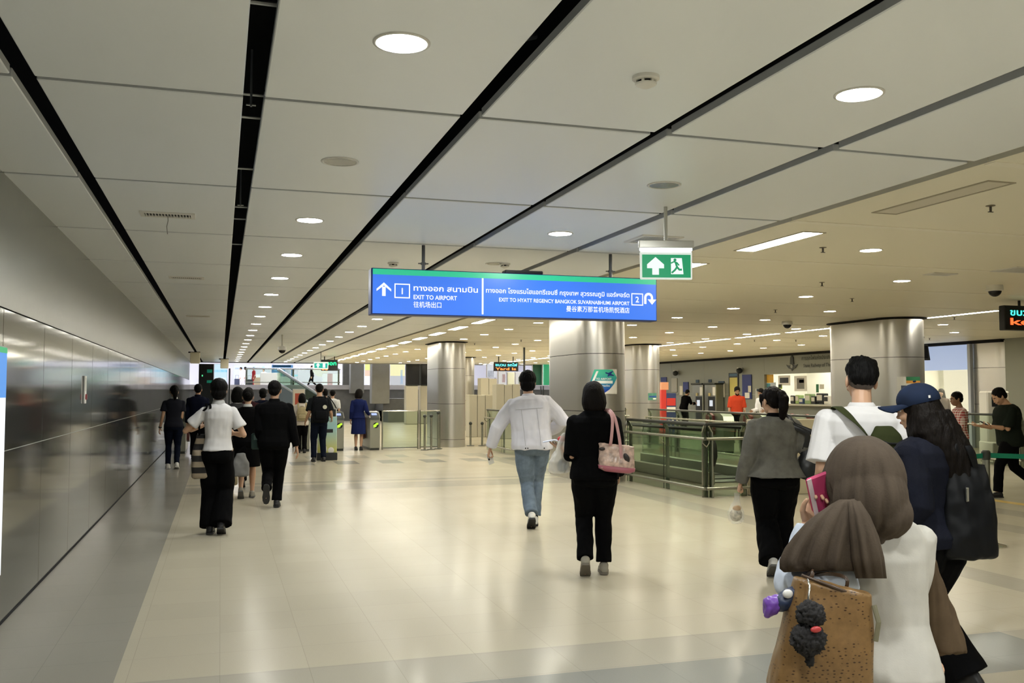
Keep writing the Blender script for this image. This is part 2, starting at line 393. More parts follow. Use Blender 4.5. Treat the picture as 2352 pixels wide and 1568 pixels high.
def downlights():
    p0, pc, pn, pw, po = make_downlight(M_l0), make_downlight(M_lc), make_downlight(M_ln), make_downlight(M_lw), make_downlight(M_off, False)
    used = set()
    def put(src, x, y, lab, grp):
        if id(src) not in used: used.add(id(src)); src.location = (x, y, CZ); o = src
        else: o = dup(src, (x, y, CZ))
        o['label'] = lab; o['group'] = grp
    for r, x in enumerate([.685, 2.905, 6.24, 8.35, 10.28, 12.4, 14.6, 16.8]):
        n = 0
        for k in range(-3 if r < 4 else 0, 21):
            y = 3.72+2.07*k
            if x == 6.24 and not (k == 2 or k >= 6): continue
            if r in (3,) and k < 3 and k >= 0: continue
            if r == 4 and k < 5 or r >= 5 and k < 6: continue
            if y > 46.8: continue
            n += k >= 0
            off = (r == 0 and k == 1) or (r == 1 and k in (1, 3))
            if k < 0: lab = 'round ceiling downlight behind the viewer, in the row '+ROWN[r]
            else:
                kk = k if r < 2 else n-1
                lab = ('unlit grey recessed' if off else 'lit round')+' downlight, '+ORD[min(kk, 23)]+' in the row '+ROWN[r]
            put(po if off else (p0 if k < 1 else pc if k < 5 else pn) if r < 2 else p0 if k < 0 else pw, x, y, lab, 'downlights in the ceiling row '+ROWN[r])
downlights()
def strip_lamps():
    made = []
    def strip(x, y, lit, lab, ln=1.15, w=.20):
        t = thing('strip_lamp', lab, 'ceiling light', (x, y, CZ), 0, 'long strip lamps in the ceiling')
        bm = B()
        for a, b_, c_, d_ in ((-w/2-.02, -w/2, -ln/2-.02, ln/2+.02), (w/2, w/2+.02, -ln/2-.02, ln/2+.02), (-w/2, w/2, -ln/2-.02, -ln/2), (-w/2, w/2, ln/2, ln/2+.02)): box(bm, a, b_, c_, d_, -.006, .004)
        obj('frame', bm, mat('strip_frame', (.42, .38, .28), .5), t)
        bm = B(); box(bm, -w/2, w/2, -ln/2, ln/2, -.003, .006); obj('diffuser', bm, glow('strip_lamp_white', (1, .95, .82), 44) if lit else mat('strip_off', (.68, .64, .52), .4), t)
    for k in range(21):
        y = 5.6+2.1*k
        if y > 46.5: break
        if k in (2, 3, 4, 5): lit = True
        strip(5.05, y, k != 0, ('unlit strip lamp at the near end of the strip row right of the trays' if k == 0 else 'lit strip lamp, '+ORD[k]+' along the row right of the trays'))
    for k in range(17):
        y = 13.9+2.3*k
        if y > 46.5: break
        strip(13.0, y, True, 'lit strip lamp, '+ORD[k]+' along the far right strip row', 1.9, .16)
strip_lamps()
# ------------------------------------------------------------------ small ceiling fittings
M_vent = mat('vent_white', (.78, .77, .72), .4)
def vent(x, y, w, d, lab, tick=False):
    t = thing('air_vent', lab, 'vent', (x, y, CZ), 0, 'ceiling air vents')
    bm = B(); f = .035
    for a in ((-w/2, w/2, -d/2, -d/2+f), (-w/2, w/2, d/2-f, d/2), (-w/2, -w/2+f, -d/2+f, d/2-f), (w/2-f, w/2, -d/2+f, d/2-f)): box(bm, a[0], a[1], a[2], a[3], -.012, .002, .002)
    obj('frame', bm, M_vent, t)
    bm = B(); box(bm, -w/2+f, w/2-f, -d/2+f, d/2-f, -.001, .003); obj('opening', bm, mat('vent_dark', (.03, .03, .03), .8), t)
    bm = B(); n = int((w-2*f)/.022)
    for i in range(n):
        x_ = -w/2+f+(i+.5)*(w-2*f)/n; box(bm, x_-.003, x_+.003, -d/2+f, d/2-f, -.011, -.001)
    obj('slats', bm, M_vent, t)
    if tick:
        bm = B(); tube(bm, [(0, 0, -.005), (.003, .002, -.05), (-.006, 0, -.1), (0, .004, -.16)], .003, 6); obj('streamer', bm, mat('grey_ribbon', (.3, .3, .28), .6), t)
vent(-.43, 7.95, .42, .21, 'white air vent with a hanging ribbon, nearest vent left of the first dark gap', True)
vent(-.43, 12.3, .42, .21, 'white air vent, second one back near the left wall')
vent(-.43, 18.5, .42, .21, 'white air vent, third one back near the left wall')
vent(3.30+.55, 7.9, .42, .42, 'square white air vent above the green exit sign')
vent(8.9, 8.6, .5, .4, 'pale vent in the flush ceiling right of the strip lamp')
vent(8.3, 5.1+4.1, .35, .2, 'small pale vent beside the round lamp at the right')
def smoke(x, y, lab, s=1.):
    t = thing('smoke_detector', lab, 'smoke detector', (x, y, CZ), 0, 'smoke detectors on the ceiling')
    bm = B(); lathe(bm, [(.0, 0), (.062*s, 0), (.062*s, -.014*s), (.05*s, -.02*s)], 24); obj('base', bm, M_vent, t, .6)
    bm = B(); lathe(bm, [(.036*s, -.018*s), (.036*s, -.034*s)], 20); obj('chamber', bm, M_gap, t, .6)
    bm = B(); lathe(bm, [(.05*s, -.033*s), (.046*s, -.04*s), (.02*s, -.052*s), (0, -.054*s)], 24); obj('cap', bm, M_vent, t, .6)
    bm = B()
    for i in range(6):
        a = i*PI/3+.3; box(bm, -.006*s, .006*s, .038*s, .046*s, -.036*s, -.016*s, mtx=M.Rotation(a, 4, 'Z'))
    obj('grille', bm, M_vent, t)
smoke(1.82, 3.80, 'round white smoke detector on the tray between the two nearest lit lamps')
smoke(1.80, 10.2, 'small white smoke detector above the left end of the blue sign')
smoke(3.0, 9.9, 'small white smoke detector above the right half of the blue sign')
def sprinkler(x, y, lab):
    t = thing('sprinkler', lab, 'sprinkler', (x, y, CZ), 0, 'sprinklers in the flush ceiling')
    bm = B(); lathe(bm, [(.035, 0), (.035, -.004), (.012, -.008)], 16); obj('mounting_plate', bm, mat('sprinkler_brass', (.25, .22, .16), .4, .7), t, .6)
    bm = B(); rodz(bm, 0, 0, -.05, -.006, .009, 8); box(bm, -.022, .022, -.006, .006, -.052, -.047); obj('head', bm, mat('sprinkler_dark', (.09, .08, .07), .5, .6), t)
for i, p in enumerate([(2275, 472), (1890, 568), (1888, 648), (1781, 711), (1957, 685), (1880, 755), (1733, 780), (1828, 780), (2192, 728), (2135, 776), (1090, 788), (1197, 780)]):
    q = atz(p[0], p[1], CZ); sprinkler(q.x, q.y, 'small dark sprinkler, '+ORD[i]+' from the front in the flush ceiling')
def dome(x, y, drop, lab):
    t = thing('dome_camera', lab, 'camera', (x, y, CZ), 0, 'ceiling cameras')
    bm = B(); rodz(bm, 0, 0, -drop, 0.0, .022, 12); obj('mounting_stem', bm, M_vent, t, .6)
    bm = B(); lathe(bm, [(.03, -drop+.06), (.1, -drop+.04), (.11, -drop-.04), (.085, -drop-.05)], 24); obj('housing', bm, mat('camera_white', (.8, .79, .75), .4), t, .6)
    bm = B(); ell(bm, (0, 0, -drop-.04), (.085, .085, .085), 20, 12); obj('lens_dome', bm, mat('black_glass', (.01, .01, .012), .08), t, True)
dome(1.45, 24.0, .34, 'white dome camera on a stem between the second and third dark gaps')
dome(9.89, 9.98, .03, 'dome camera with black lens near the red and green display at the right')
q = atz(1808, 738, CZ); dome(q.x, q.y, .02, 'small dome camera in the ceiling left of the wide column')
q = atz(1550, 842-12, CZ); dome(12.2, 28.5, .45, 'white dome camera on a stem above the ticket machines')
def pod(x, y, lab):
    t = thing('speaker_box', lab, 'speaker', (x, y, CZ), 0, 'white boxes at the gap ends')
    bm = B(); box(bm, -.16, .16, -.12, .12, -.46, -.08, .02); obj('body', bm, mat('cream_plastic', (.78, .74, .6), .5), t)
    bm = B(); rodz(bm, 0, 0, -.09, 0.1, .03, 10); box(bm, -.22, .16, -.05, .05, -.1, -.06); obj('mounting_bracket', bm, M_dark, t)
q = atz(428, 806, CZ); pod(-.85, 33.5, 'cream speaker box under the first dark gap near the far end')
pod(.13, 40.0, 'cream speaker box under the second dark gap near the far end')
# pipes inside the wide gaps
def pipes():
    m = mat('galvanised_pipe', (.55, .57, .57), .35, .8); n = 0
    for y, dz, r in ((3.53, .2, .011), (3.75, .2, .011), (3.97, .2, .011), (5.3, .22, .009), (5.75, .22, .009), (7.1, .22, .009), (8.6, .22, .009), (9.2, .22, .009), (10.8, .22, .009)):
        bm = B(); tube(bm, [(-.2, 0, dz), (.5, .01, dz)], r, 8)
        o = obj('mounting_pipe', bm, m, None, .6, None, (0, y, CZ)); tag(o, ORD[n]+' metal pipe from the front crossing inside the wide black gap', 'pipe', 'pipes inside the wide ceiling gap'); n += 1
    for i, y in enumerate((5.1, 7.9)):
        t = thing('hanger_bolt', ('near', 'far')[i]+' threaded hanger with a small plate inside the wide black gap', 'hanger', (.13, y, CZ), 0, 'hangers inside the wide ceiling gap')
        bm = B(); tube(bm, [(0, 0, .09), (0, 0, .4)], .006, 6); obj('rod', bm, m, t)
        bm = B(); tube(bm, [(-.025, 0, .1), (.025, 0, .1)], .006, 6); obj('plate', bm, m, t)
    bm = B(); tube(bm, [(0, 0, .16), (.1, .12, .13), (.25, .2, .2)], .016, 10)
    o = obj('hanging_hose', bm, m, None, .6, None, (1.1, 3.78, CZ)); tag(o, 'short curved silver hose inside the third dark ceiling gap', 'hose')
pipes()
# ------------------------------------------------------------------ the big blue direction sign
W_LIT = glow('sign_white', (.95, .97, 1), 1.05)
def stroke(bm, pts, w, y, th=.002):
    """flat ribbon in the XZ plane at depth y"""
    pts = [V((p[0], 0, p[1])) for p in pts]
    L = []
    for i, q in enumerate(pts):
        d = (pts[min(i+1, len(pts)-1)]-pts[max(i-1, 0)]).normalized(); nrm = V((-d.z, 0, d.x))*w/2; L.append((q+nrm, q-nrm))
    for a, b_ in zip(L[:-1], L[1:]):
        vs = [bm.verts.new((v.x, y, v.z)) for v in (a[0], b_[0], b_[1], a[1])]; bm.faces.new(vs)
def big_sign():
    X0, X1, Z0, Z1, Y = 1.345, 4.33, 2.275, 2.72, 8.82
    W = X1-X0; Hh = Z1-Z0
    t = thing('direction_sign', 'long blue hanging exit sign with green top edge and white lettering', 'sign', (X0, Y, Z0))
    bm = B(); box(bm, 0, W, -.004, .16, 0, Hh, .006); obj('housing', bm, mat('sign_case_navy', (.02, .04, .16), .4), t)
    bm = B(); box(bm, .016, W-.012, -.008, -.003, .012, Hh-.012)
    obj('lightbox_face', bm, mat('sign_blue', (.02, .09, .45), .3, emit=(.045, .165, .66), es=.86), t)
    bm = B(); box(bm, .016, W-.012, -.010, -.0075, Hh-.062, Hh-.008); obj('green_band', bm, mat('sign_green', (.02, .3, .16), .3, emit=(.02, .36, .20), es=1.0), t)
    y = -.0115
    def P(px): return (px-50)/1960*W            # from the sign's own drawing, left to right
    def Zz(v): return v*Hh
    bm = B()
    stroke(bm, [(P(130), Zz(.40)), (P(130), Zz(.60))], .034, y); vs = [bm.verts.new((P(a), y-.0003, Zz(b_))) for a, b_ in ((84, .55), (130, .69), (176, .55), (176, .50), (130, .625), (84, .50))]; bm.faces.new(vs[::-1])
    obj('up_arrow', bm, W_LIT, t)
    bm = B()
    for (x0, x1, a, b_) in ((200, 292, .375, .665),):
        x0, x1, a, b_ = P(x0), P(x1), Zz(a), Zz(b_)
        stroke(bm, [(x0, a), (x0, b_)], .011, y); stroke(bm, [(x1, a), (x1, b_)], .011, y); stroke(bm, [(x0-.005, a), (x1+.005, a)], .011, y); stroke(bm, [(x0-.005, b_), (x1+.005, b_)], .011, y)
    obj('number_box', bm, W_LIT, t)
    bm = B(); x0, x1, a, b_ = P(1820), P(1900), Zz(.37), Zz(.63)
    stroke(bm, [(x0, a), (x0, b_)], .011, y); stroke(bm, [(x1, a), (x1, b_)], .011, y); stroke(bm, [(x0-.005, a), (x1+.005, a)], .011, y); stroke(bm, [(x0-.005, b_), (x1+.005, b_)], .011, y)
    obj('number_box', bm, W_LIT, t)
    bm = B(); stroke(bm, [(P(770), Zz(.06)), (P(770), Zz(.86))], .018, y); obj('divider', bm, W_LIT, t)
    # U-turn arrow
    bm = B(); c0, r = P(1945), .038
    pts = [(c0-r, Zz(.40)), (c0-r, Zz(.55))]+[(c0+r*math.cos(a), Zz(.55)+r*math.sin(a)) for a in [PI*(1-i/10) for i in range(11)]]+[(c0+r, Zz(.50))]
    stroke(bm, pts, .026, y); vs = [bm.verts.new((c0+r+dx, y-.0003, Zz(.51)+dz)) for dx, dz in ((-.05, .0), (.0, -.055), (.05, .0))]; bm.faces.new(vs)
    obj('turn_arrow', bm, W_LIT, t)
    def L(s, px0, px1, zc, h, al='LEFT', bold=.012):
        lettering(t, s, (P(px0) if al == 'LEFT' else P(px1), y-.0006, Zz(zc)-h*.5), W_LIT, P(px1)-P(px0), h, bold, al)
    lettering(t, '1', (P(246), y-.0006, Zz(.52)-.03), W_LIT, None, .06, .02); lettering(t, '2', (P(1860), y-.0006, Zz(.50)-.03), W_LIT, None, .06, .02)
    L('ทางออก สนามบิน', 318, 738, .595, .052, 'LEFT', .018)
    L('EXIT TO AIRPORT', 318, 600, .40, .042, 'LEFT', .018)
    L('往机场出口', 318, 498, .235, .046, 'LEFT', .01)
    L('ทางออก โรงแรมไฮแอทรีเจนซี่ กรุงเทพ สุวรรณภูมิ แอร์พอร์ต', 792, 1802, .595, .045, 'LEFT', .018)
    L('EXIT TO HYATT REGENCY BANGKOK SUVARNABHUMI AIRPORT', 880, 1802, .40, .038, 'LEFT', .018)
    L('曼谷素万那普机场凯悦酒店', 1345, 1802, .235, .046, 'LEFT', .01)
    for px in (392, 1690):
        bm = B(); rodz(bm, P(px), .08, Hh, CZ-Z0+.25, .017, 12); lathe(bm, [(.026, 0), (.026, .02)], 12, (P(px), .08, Hh+.06)); box(bm, P(px)-.05, P(px)+.05, .07, .09, Hh+.065, Hh+.075)
        obj('hanger_rod', bm, mat('rod_dark_grey', (.12, .125, .13), .4, .6), t, .6)
    g = thing('sensor_box', 'flat black box lying on top of the blue direction sign', 'sensor', (X0+P(1060), Y+.08, Z1+.0005))
    bm = B(); box(bm, -.2, .2, -.06, .06, 0, .035, .008); obj('body', bm, mat('device_black', (.012, .012, .02), .4), g)
    bm = B(); box(bm, -.19, .19, -.062, -.058, .012, .022); obj('slot', bm, M_gap, g)
big_sign()
def exit_sign():
    c = (3.262, 6.48)
    t = thing('exit_sign', 'green hanging emergency exit sign with arrow and running figure', 'sign', (c[0], c[1], 2.405), math.radians(-14))
    w, h = .405, .215
    bm = B(); box(bm, -w/2, w/2, -.012, .012, 0, h, .006); obj('frame', bm, mat('sign_frame_white', (.8, .82, .8), .4, emit=(.75, .85, .8), es=.5), t)
    bm = B(); box(bm, -w/2+.014, w/2-.014, -.0145, -.011, .014, h-.024); obj('face', bm, mat('exit_green', (.0, .22, .1), .35, emit=(.0, .19, .075), es=1.), t)
    m = glow('exit_white', (.85, .95, .9), 1.0); y = -.0155
    bm = B(); cx = -.085
    for q in [[(-.026, .035), (.026, .035), (.026, .10), (-.026, .10)], [(-.066, .085), (.066, .085), (.066, .115), (0, .172), (-.066, .115)]]:
        vs = [bm.verts.new((cx+a, y, b_)) for a, b_ in q]; f = bm.faces.new(vs)
    obj('arrow', bm, m, t)
    bm = B(); cx = .07
    vs = [bm.verts.new((cx+a, y, b_)) for a, b_ in ((-.035, .04), (.062, .04), (.05, .165), (-.035, .165))]; bm.faces.new(vs)
    obj('door_panel', bm, m, t)
    bm = B(); g = y-.001
    stroke(bm, [(cx+.0, .135), (cx+.012, .095), (cx+.03, .075), (cx+.05, .076)], .016, g); stroke(bm, [(cx+.012, .095), (cx-.005, .072), (cx-.03, .05)], .015, g)
    stroke(bm, [(cx-.035, .125), (cx-.012, .137), (cx+.012, .128), (cx+.028, .108)], .011, g)
    vs = [bm.verts.new((cx-.004+.012*math.cos(i*PI/6), g-.0003, .15+.012*math.sin(i*PI/6))) for i in range(12)]; bm.faces.new(vs)
    obj('running_figure', bm, mat('exit_green'), t)
    bm = B(); box(bm, -w/2, w/2, -.02, .02, h+.005, h+.03, .004); obj('lamp_bar', bm, glow('exit_lamp', (.9, 1, .95), 2.5), t)
    bm = B(); box(bm, -w/2-.01, w/2+.01, -.03, .03, h+.028, h+.085, .004); obj('bracket', bm, mat('clear_bracket', (.6, .6, .55), .2, .3), t)
    bm = B(); rodz(bm, 0, 0, h+.08, CZ-2.405+.03, .014, 12); obj('hanger_rod', bm, mat('rod_pale', (.6, .6, .56), .35, .6), t, .6)
exit_sign()
def small_exit(x, y, z, w, lab):
    t = thing('exit_sign', lab, 'sign', (x, y, z)); h = w*.5
    bm = B(); box(bm, -w/2, w/2, -.02, .02, 0, h, .01); obj('frame', bm, mat('sign_frame_white'), t)
    bm = B(); box(bm, -w/2+.03, w/2-.03, -.024, -.018, .04, h-.05); obj('face', bm, glow('exit_green_far', (.0, .45, .35), 1.), t)
    bm = B(); vs = [bm.verts.new((-w*.2+a*w, -.026, b_*w)) for a, b_ in ((-.06, .1), (.06, .1), (.06, .25), (.16, .25), (0, .42), (-.16, .25), (-.06, .25))]; bm.faces.new(vs)
    box(bm, w*.12, w*.3, -.027, -.025, .1*w, .4*w); obj('symbols', bm, glow('exit_white'), t)
    bm = B(); rodz(bm, 0, 0, h, CZ-z+.02, .012, 8); obj('hanger_rod', bm, mat('rod_dark_grey'), t)
small_exit(*aty(737, 839, 34).xy, 2.36, .52, 'small distant green exit sign above the ticket gates')
def led(x, y, z, w, h, lines, lab, rod=True, rz=0.):
    t = thing('led_display', lab, 'display', (x, y, z), rz)
    bm = B(); box(bm, -w/2, w/2, 0, .12, 0, h, .01); obj('case', bm, mat('led_case_black', (.01, .011, .012), .4), t)
    for s, zc, hh, m, x0, x1 in lines: lettering(t, s, (-w/2+x0*w, -.004, zc*h), m, (x1-x0)*w, hh*h, .02, 'LEFT')
    if rod:
        bm = B(); rodz(bm, -w*.3, .06, h, CZ-z+.02, .02, 10); rodz(bm, w*.3, .06, h, CZ-z+.02, .02, 10); obj('hanger_rod', bm, mat('rod_black', (.02, .02, .02), .5), t)
L_teal = glow('led_teal', (.05, .9, .65), 2.2); L_red = glow('led_red', (1, .09, .02), 2.6); L_or = glow('led_orange', (1, .22, .04), 2.4); L_gr = glow('led_green', (.0, .9, .3), 2.)
led(12.45, 11.5, 2.50, 1.75, .385, [('ขบวนรถไฟ', .60, .26, L_teal, .06, .6), ('kor rd', .22, .28, L_red, .06, .7)], 'black display with teal and red lettering at the right edge')
q = aty(1163, 852, 36); led(q.x, q.y, q.z, 1.02, .36, [('ขบวน รถไฟ', .55, .3, glow('led_cyan', (.1, .85, .9), 2.2), .05, .95), ('Yard Is', .12, .28, L_or, .05, .9)], 'black display with cyan and red lettering above the cream hoardings')
q = aty(757, 851, 38); led(q.x, q.y, q.z, .66, .44, [('ออก', .5, .36, L_gr, .3, .9), ('88', .06, .34, L_or, .02, .4)], 'distant display with green and orange lettering behind the small exit sign')
def wall_box():
    t = thing('wall_lightbox', 'upright lit poster box with blue and green header on the left wall', 'lightbox', (-1.36, 6.58, .375))
    y0, y1 = -.9, 0
    bm = B(); box(bm, -.011, .055, -.55, .05, 0, 1.455, .008); obj('case', bm, mat('lightbox_case', (.75, .77, .78), .4), t)
    bm = B(); box(bm, .054, .06, -.53, .035, .02, 1.13); obj('lit_panel', bm, glow('lightbox_white', (.92, .96, 1), 1.0), t)
    bm = B(); box(bm, .054, .061, -.53, .035, 1.13, 1.41); obj('blue_header', bm, glow('lightbox_blue', (.06, .28, .75), 1.), t)
    bm = B(); box(bm, .054, .062, -.53, .035, 1.41, 1.445); obj('green_edge', bm, glow('lightbox_green', (.02, .4, .15), 1.), t)
    bm = B(); tube(bm, [(.02, .05, 1.27), (.02, .085, 1.29), (.02, .085, 1.43), (.02, .05, 1.45)], .012, 8); obj('handle', bm, M_gap, t)
wall_box()
def call_point():
    t = thing('call_point', 'white upright emergency panel with red button on the left wall', 'call point', (-1.372, 10.72, 1.42))
    bm = B(); box(bm, .0005, .018, -.055, .055, 0, .29, .004); obj('mounting_plate', bm, mat('plate_white', (.78, .76, .72), .4), t)
    bm = B(); tube(bm, [(.018, 0, .07), (.03, 0, .07)], .03, 16); obj('button', bm, mat('button_red', (.25, .02, .03), .4), t)
    bm = B(); box(bm, .0175, .0195, -.04, .04, .13, .27); obj('notice', bm, mat('notice_pale', (.6, .6, .55), .5), t)
call_point()
# ------------------------------------------------------------------ sticker on the big column (printed on its curved face)
def column_sticker():
    cx, cy, r = 6.39, 15.30, .445
    ang0 = math.atan2(-cy, -cx)+.16                     # outward direction of the middle of the sticker
    t = thing('airport_sticker', 'teal to blue airport direction sticker on the large column', 'sticker', (cx, cy, 0))
    def bend(bm, rr):
        for v in bm.verts:
            a = ang0+v.co.x/r; v.co = V((rr*math.cos(a), rr*math.sin(a), v.co.z))
    def sheet(poly, rr, m, name):
        bm = B(); vs = [bm.verts.new((a, 0, b_)) for a, b_ in poly]; bm.faces.new(vs)
        for k in range(-26, 27):
            bmesh.ops.bisect_plane(bm, geom=bm.verts[:]+bm.edges[:]+bm.faces[:], plane_co=(k*.011, 0, 0), plane_no=(1, 0, 0))
        bend(bm, rr); return obj(name, bm, m, t)
    z0 = 1.725
    def S(u, v): return (u*.255, z0+v*.22)
    sheet([S(.35, .95), S(.98, .95), S(.98, -.98), S(-.3, -.98)], r+.0012, mat('sticker_backing', (.72, .70, .64), .4), 'backing')
    sheet([S(-.65, .92), S(.62, .92), S(.97, .28), S(.72, -.22), S(.4, -.62), S(.05, -.9), S(-.3, -.92), S(-.97, -.1)], r+.002, gradient('sticker_print', (.01, .06, .45), (.05, .50, .33), z0-.16, z0+.14), 'print')
    mw = mat('sticker_white', (.85, .88, .86), .4)
    sheet([S(-.5, .8), S(-.36, .8), S(-.64, .05), S(.62, .05), S(.62, -.17), S(-.62, -.17), S(-.55, -.32), S(-.68, -.34), S(-.86, -.1)], r+.003, mw, 'arrow')
    nv = mat('sticker_navy', (.01, .03, .2), .4)
    sheet([S(.1, .72), S(.3, .66), S(.62, .82), S(.66, .78), S(.5, .58), S(.7, .5), S(.72, .42), S(.4, .44), S(.28, .36), S(.24, .42), S(.3, .54), S(.1, .62)], r+.003, nv, 'airplane')
    for s, w, h, zz, x in (('TO AIRPORT', .27, .034, z0+.025, .0), ('ไปสนามบิน', .24, .03, z0-.09, -.02)):
        me = text_mesh(s, w, h, .02, M.Translation((x, 0, zz)) @ M.Rotation(PI/2, 4, 'X'))
        for v in me.vertices:
            a = ang0+v.co.x/r; v.co = V(((r+.004)*math.cos(a), (r+.004)*math.sin(a), v.co.z))
        obj('lettering', me, mw, t)
column_sticker()
def notice_on_column(cx, cy, r, da, z, w, h, lab, parts):
    a0 = math.atan2(-cy, -cx)+da
    t = thing('column_notice', lab, 'notice', (cx, cy, z))
    for x0, x1, z0, z1, m, nm, k in parts:
        bm = B()
        n = 8; A = []
        for i in range(n+1):
            a = a0+(x0+(x1-x0)*i/n)*w/r; rr = r+.002+.0015*k
            A.append((bm.verts.new((rr*math.cos(a), rr*math.sin(a), z0*h)), bm.verts.new((rr*math.cos(a), rr*math.sin(a), z1*h))))
        for p, q in zip(A[:-1], A[1:]): bm.faces.new((p[0], q[0], q[1], p[1]))
        obj(nm, bm, m, t)
notice_on_column(12.15, 25.6, .44, .55, 1.30, .30, .21, 'small green notice with a blue band on the pale middle column', [(-.5, .5, 0, 1, mat('notice_green', (.08, .25, .17), .5), 'sheet', 0), (-.4, .45, .4, .62, mat('notice_blue', (.02, .07, .28), .5), 'band', 1), (0, .4, .1, .3, mat('notice_white', (.7, .7, .66), .5), 'caption', 1)])
notice_on_column(12.58, 15.10, .46, .42, 1.50, .46, .33, 'white notice with a green and orange header on the wide column', [(-.5, .5, 0, 1, mat('notice_white'), 'sheet', 0), (-.15, .5, .78, 1, mat('notice_dkgreen', (.03, .18, .08), .5), 'header', 1), (-.15, .5, .62, .78, mat('notice_orange', (.6, .28, .05), .5), 'stripe', 1), (-.35, -.15, .25, .5, mat('notice_icon', (.06, .08, .14), .5), 'picture', 1)])
# ------------------------------------------------------------------ ticket gates
M_steel = brushed('gate_steel', (.33, .335, .285), .3, (1, 1, 30), .85, .06)
M_stdark = mat('gate_dark', (.03, .035, .03), .35)
ARROW = glow('gate_arrow', (.50, .95, .03), 1.15)
def make_gate(lit=True):
    t = thing('ticket_gate', 'x', 'ticket gate')
    bm = B()
    prism(bm, [(0, .06), (1.7, .06), (1.7, .92), (1.62, .99), (.3, .99), (.06, .86), (0, .8)], -.13, .13, 'YZ'); obj('cabinet', bm, M_steel, t)
    bm = B(); box(bm, -.12, .12, .02, 1.68, 0, .06); obj('plinth', bm, M_stdark, t)
    bm = B(); prism(bm, [(-.015, .80), (.05, .865), (.29, .998), (.50, 1.03), (.52, .985), (.3, .97), (.06, .84)], -.125, .125, 'YZ'); obj('reader', bm, M_stdark, t)
    bm = B(); box(bm, -.07, .07, -.003, .1, 0, .004, mtx=M.Translation((0, .14, .925)) @ M.Rotation(math.radians(29), 4, 'X')); obj('screen', bm, glow('gate_screen', (.35, .45, .9), 1.2) if lit else M_stdark, t)
    bm = B(); tube(bm, [(.02, -.001, .66), (.02, -.012, .66)], .075, 20); obj('indicator_ring', bm, mat('gate_black', (.01, .012, .01), .3), t, .6)
    if lit:
        bm = B(); prism(bm, [(-.04, .60), (.03, .62), (.035, .655), (.085, .685), (.075, .725), (.03, .72), (-.005, .69), (-.05, .665)], -.016, -.013, 'XZ'); obj('indicator', bm, ARROW, t)
    bm = B(); tube(bm, [(-.135, .05, .86), (-.135, .3, 1.0), (-.135, 1.65, 1.0)], .012, 8); tube(bm, [(.135, .05, .86), (.135, .3, 1.0), (.135, 1.65, 1.0)], .012, 8); obj('edge_rail', bm, mat('chrome', (.75, .75, .72), .18, 1.), t, .6)
    for s in (-1, 1):
        bm = B(); prism(bm, [(.75, .3), (1.05, .25), (1.1, .9), (.85, .85)], s*.13, s*.20, 'YZ'); obj('flap', bm, mat('flap_maroon', (.09, .02, .02), .4), t)
    return t
g1 = make_gate(True); g0 = make_gate(False)
gl = [(-.95, g0, 'dark-reader steel ticket gate against the left wall'), (.2, g0, 'steel ticket gate hidden behind the walking group, nearer the left wall'), (1.15, g0, 'steel ticket gate behind the man in the black suit'),
      (2.10, g0, 'steel ticket gate without a lit arrow beside the woman with the beige backpack'), (2.98, g1, 'steel ticket gate with lit green arrow beside the man with the black backpack'), (3.93, g1, 'steel ticket gate with lit green arrow beside the woman in the navy dress')]
first = set()
for x, src, lab in gl:
    if id(src) not in first: first.add(id(src)); o = src; o.location = (x, 24.85, 0)
    else: o = dup(src, (x, 24.85, 0))
    o['label'] = lab; o['group'] = 'ticket gates at the end of the passage'
# gates of the railway side, red crosses lit
def rail_gate(x, y, rz, lab, red=True):
    t = thing('ticket_gate', lab, 'ticket gate', (x, y, 0), rz, 'ticket gates in front of the ticket office')
    bm = B(); prism(bm, [(0, .06), (1.5, .06), (1.5, .86), (1.38, .98), (.25, 1.0), (.05, .93), (0, .8)], -.14, .14, 'YZ'); obj('cabinet', bm, M_steel, t)
    bm = B(); box(bm, -.13, .13, .02, 1.48, 0, .06); obj('plinth', bm, M_stdark, t)
    bm = B(); prism(bm, [(.55, .45), (1.15, .45), (1.1, .93), (.9, 1.02), (.62, .94)], -.2, -.14, 'YZ'); obj('flap', bm, mat('flap_red', (.16, .03, .03), .35), t)
    bm = B(); prism(bm, [(.55, .45), (1.15, .45), (1.1, .93), (.9, 1.02), (.62, .94)], .14, .2, 'YZ'); obj('flap', bm, mat('flap_red'), t)
    if red:
        bm = B(); stroke(bm, [(-.05, .74), (.05, .84)], .028, -.006); stroke(bm, [(-.05, .84), (.05, .74)], .028, -.0065); obj('red_cross', bm, glow('cross_red', (1, .1, .07), 3.5), t)
        bm = B(); tube(bm, [(0, -.001, .79), (0, -.004, .79)], .085, 20); obj('indicator_ring', bm, mat('ring_pale', (.6, .4, .36), .4), t)
q = [atd(1675, 985, 23.4), atd(1767, 985, 22.6), atd(1843, 985, 21.9), atd(1912, 985, 21.2)]
for i, p in enumerate(q): rail_gate(p.x, p.y, -.15, ('steel gate with maroon flaps left of the ponytail woman', 'steel gate with red cross left of the ponytail', 'steel gate with red cross right of the ponytail', 'steel gate with maroon flaps beside the wide column')[i], i in (1, 2))
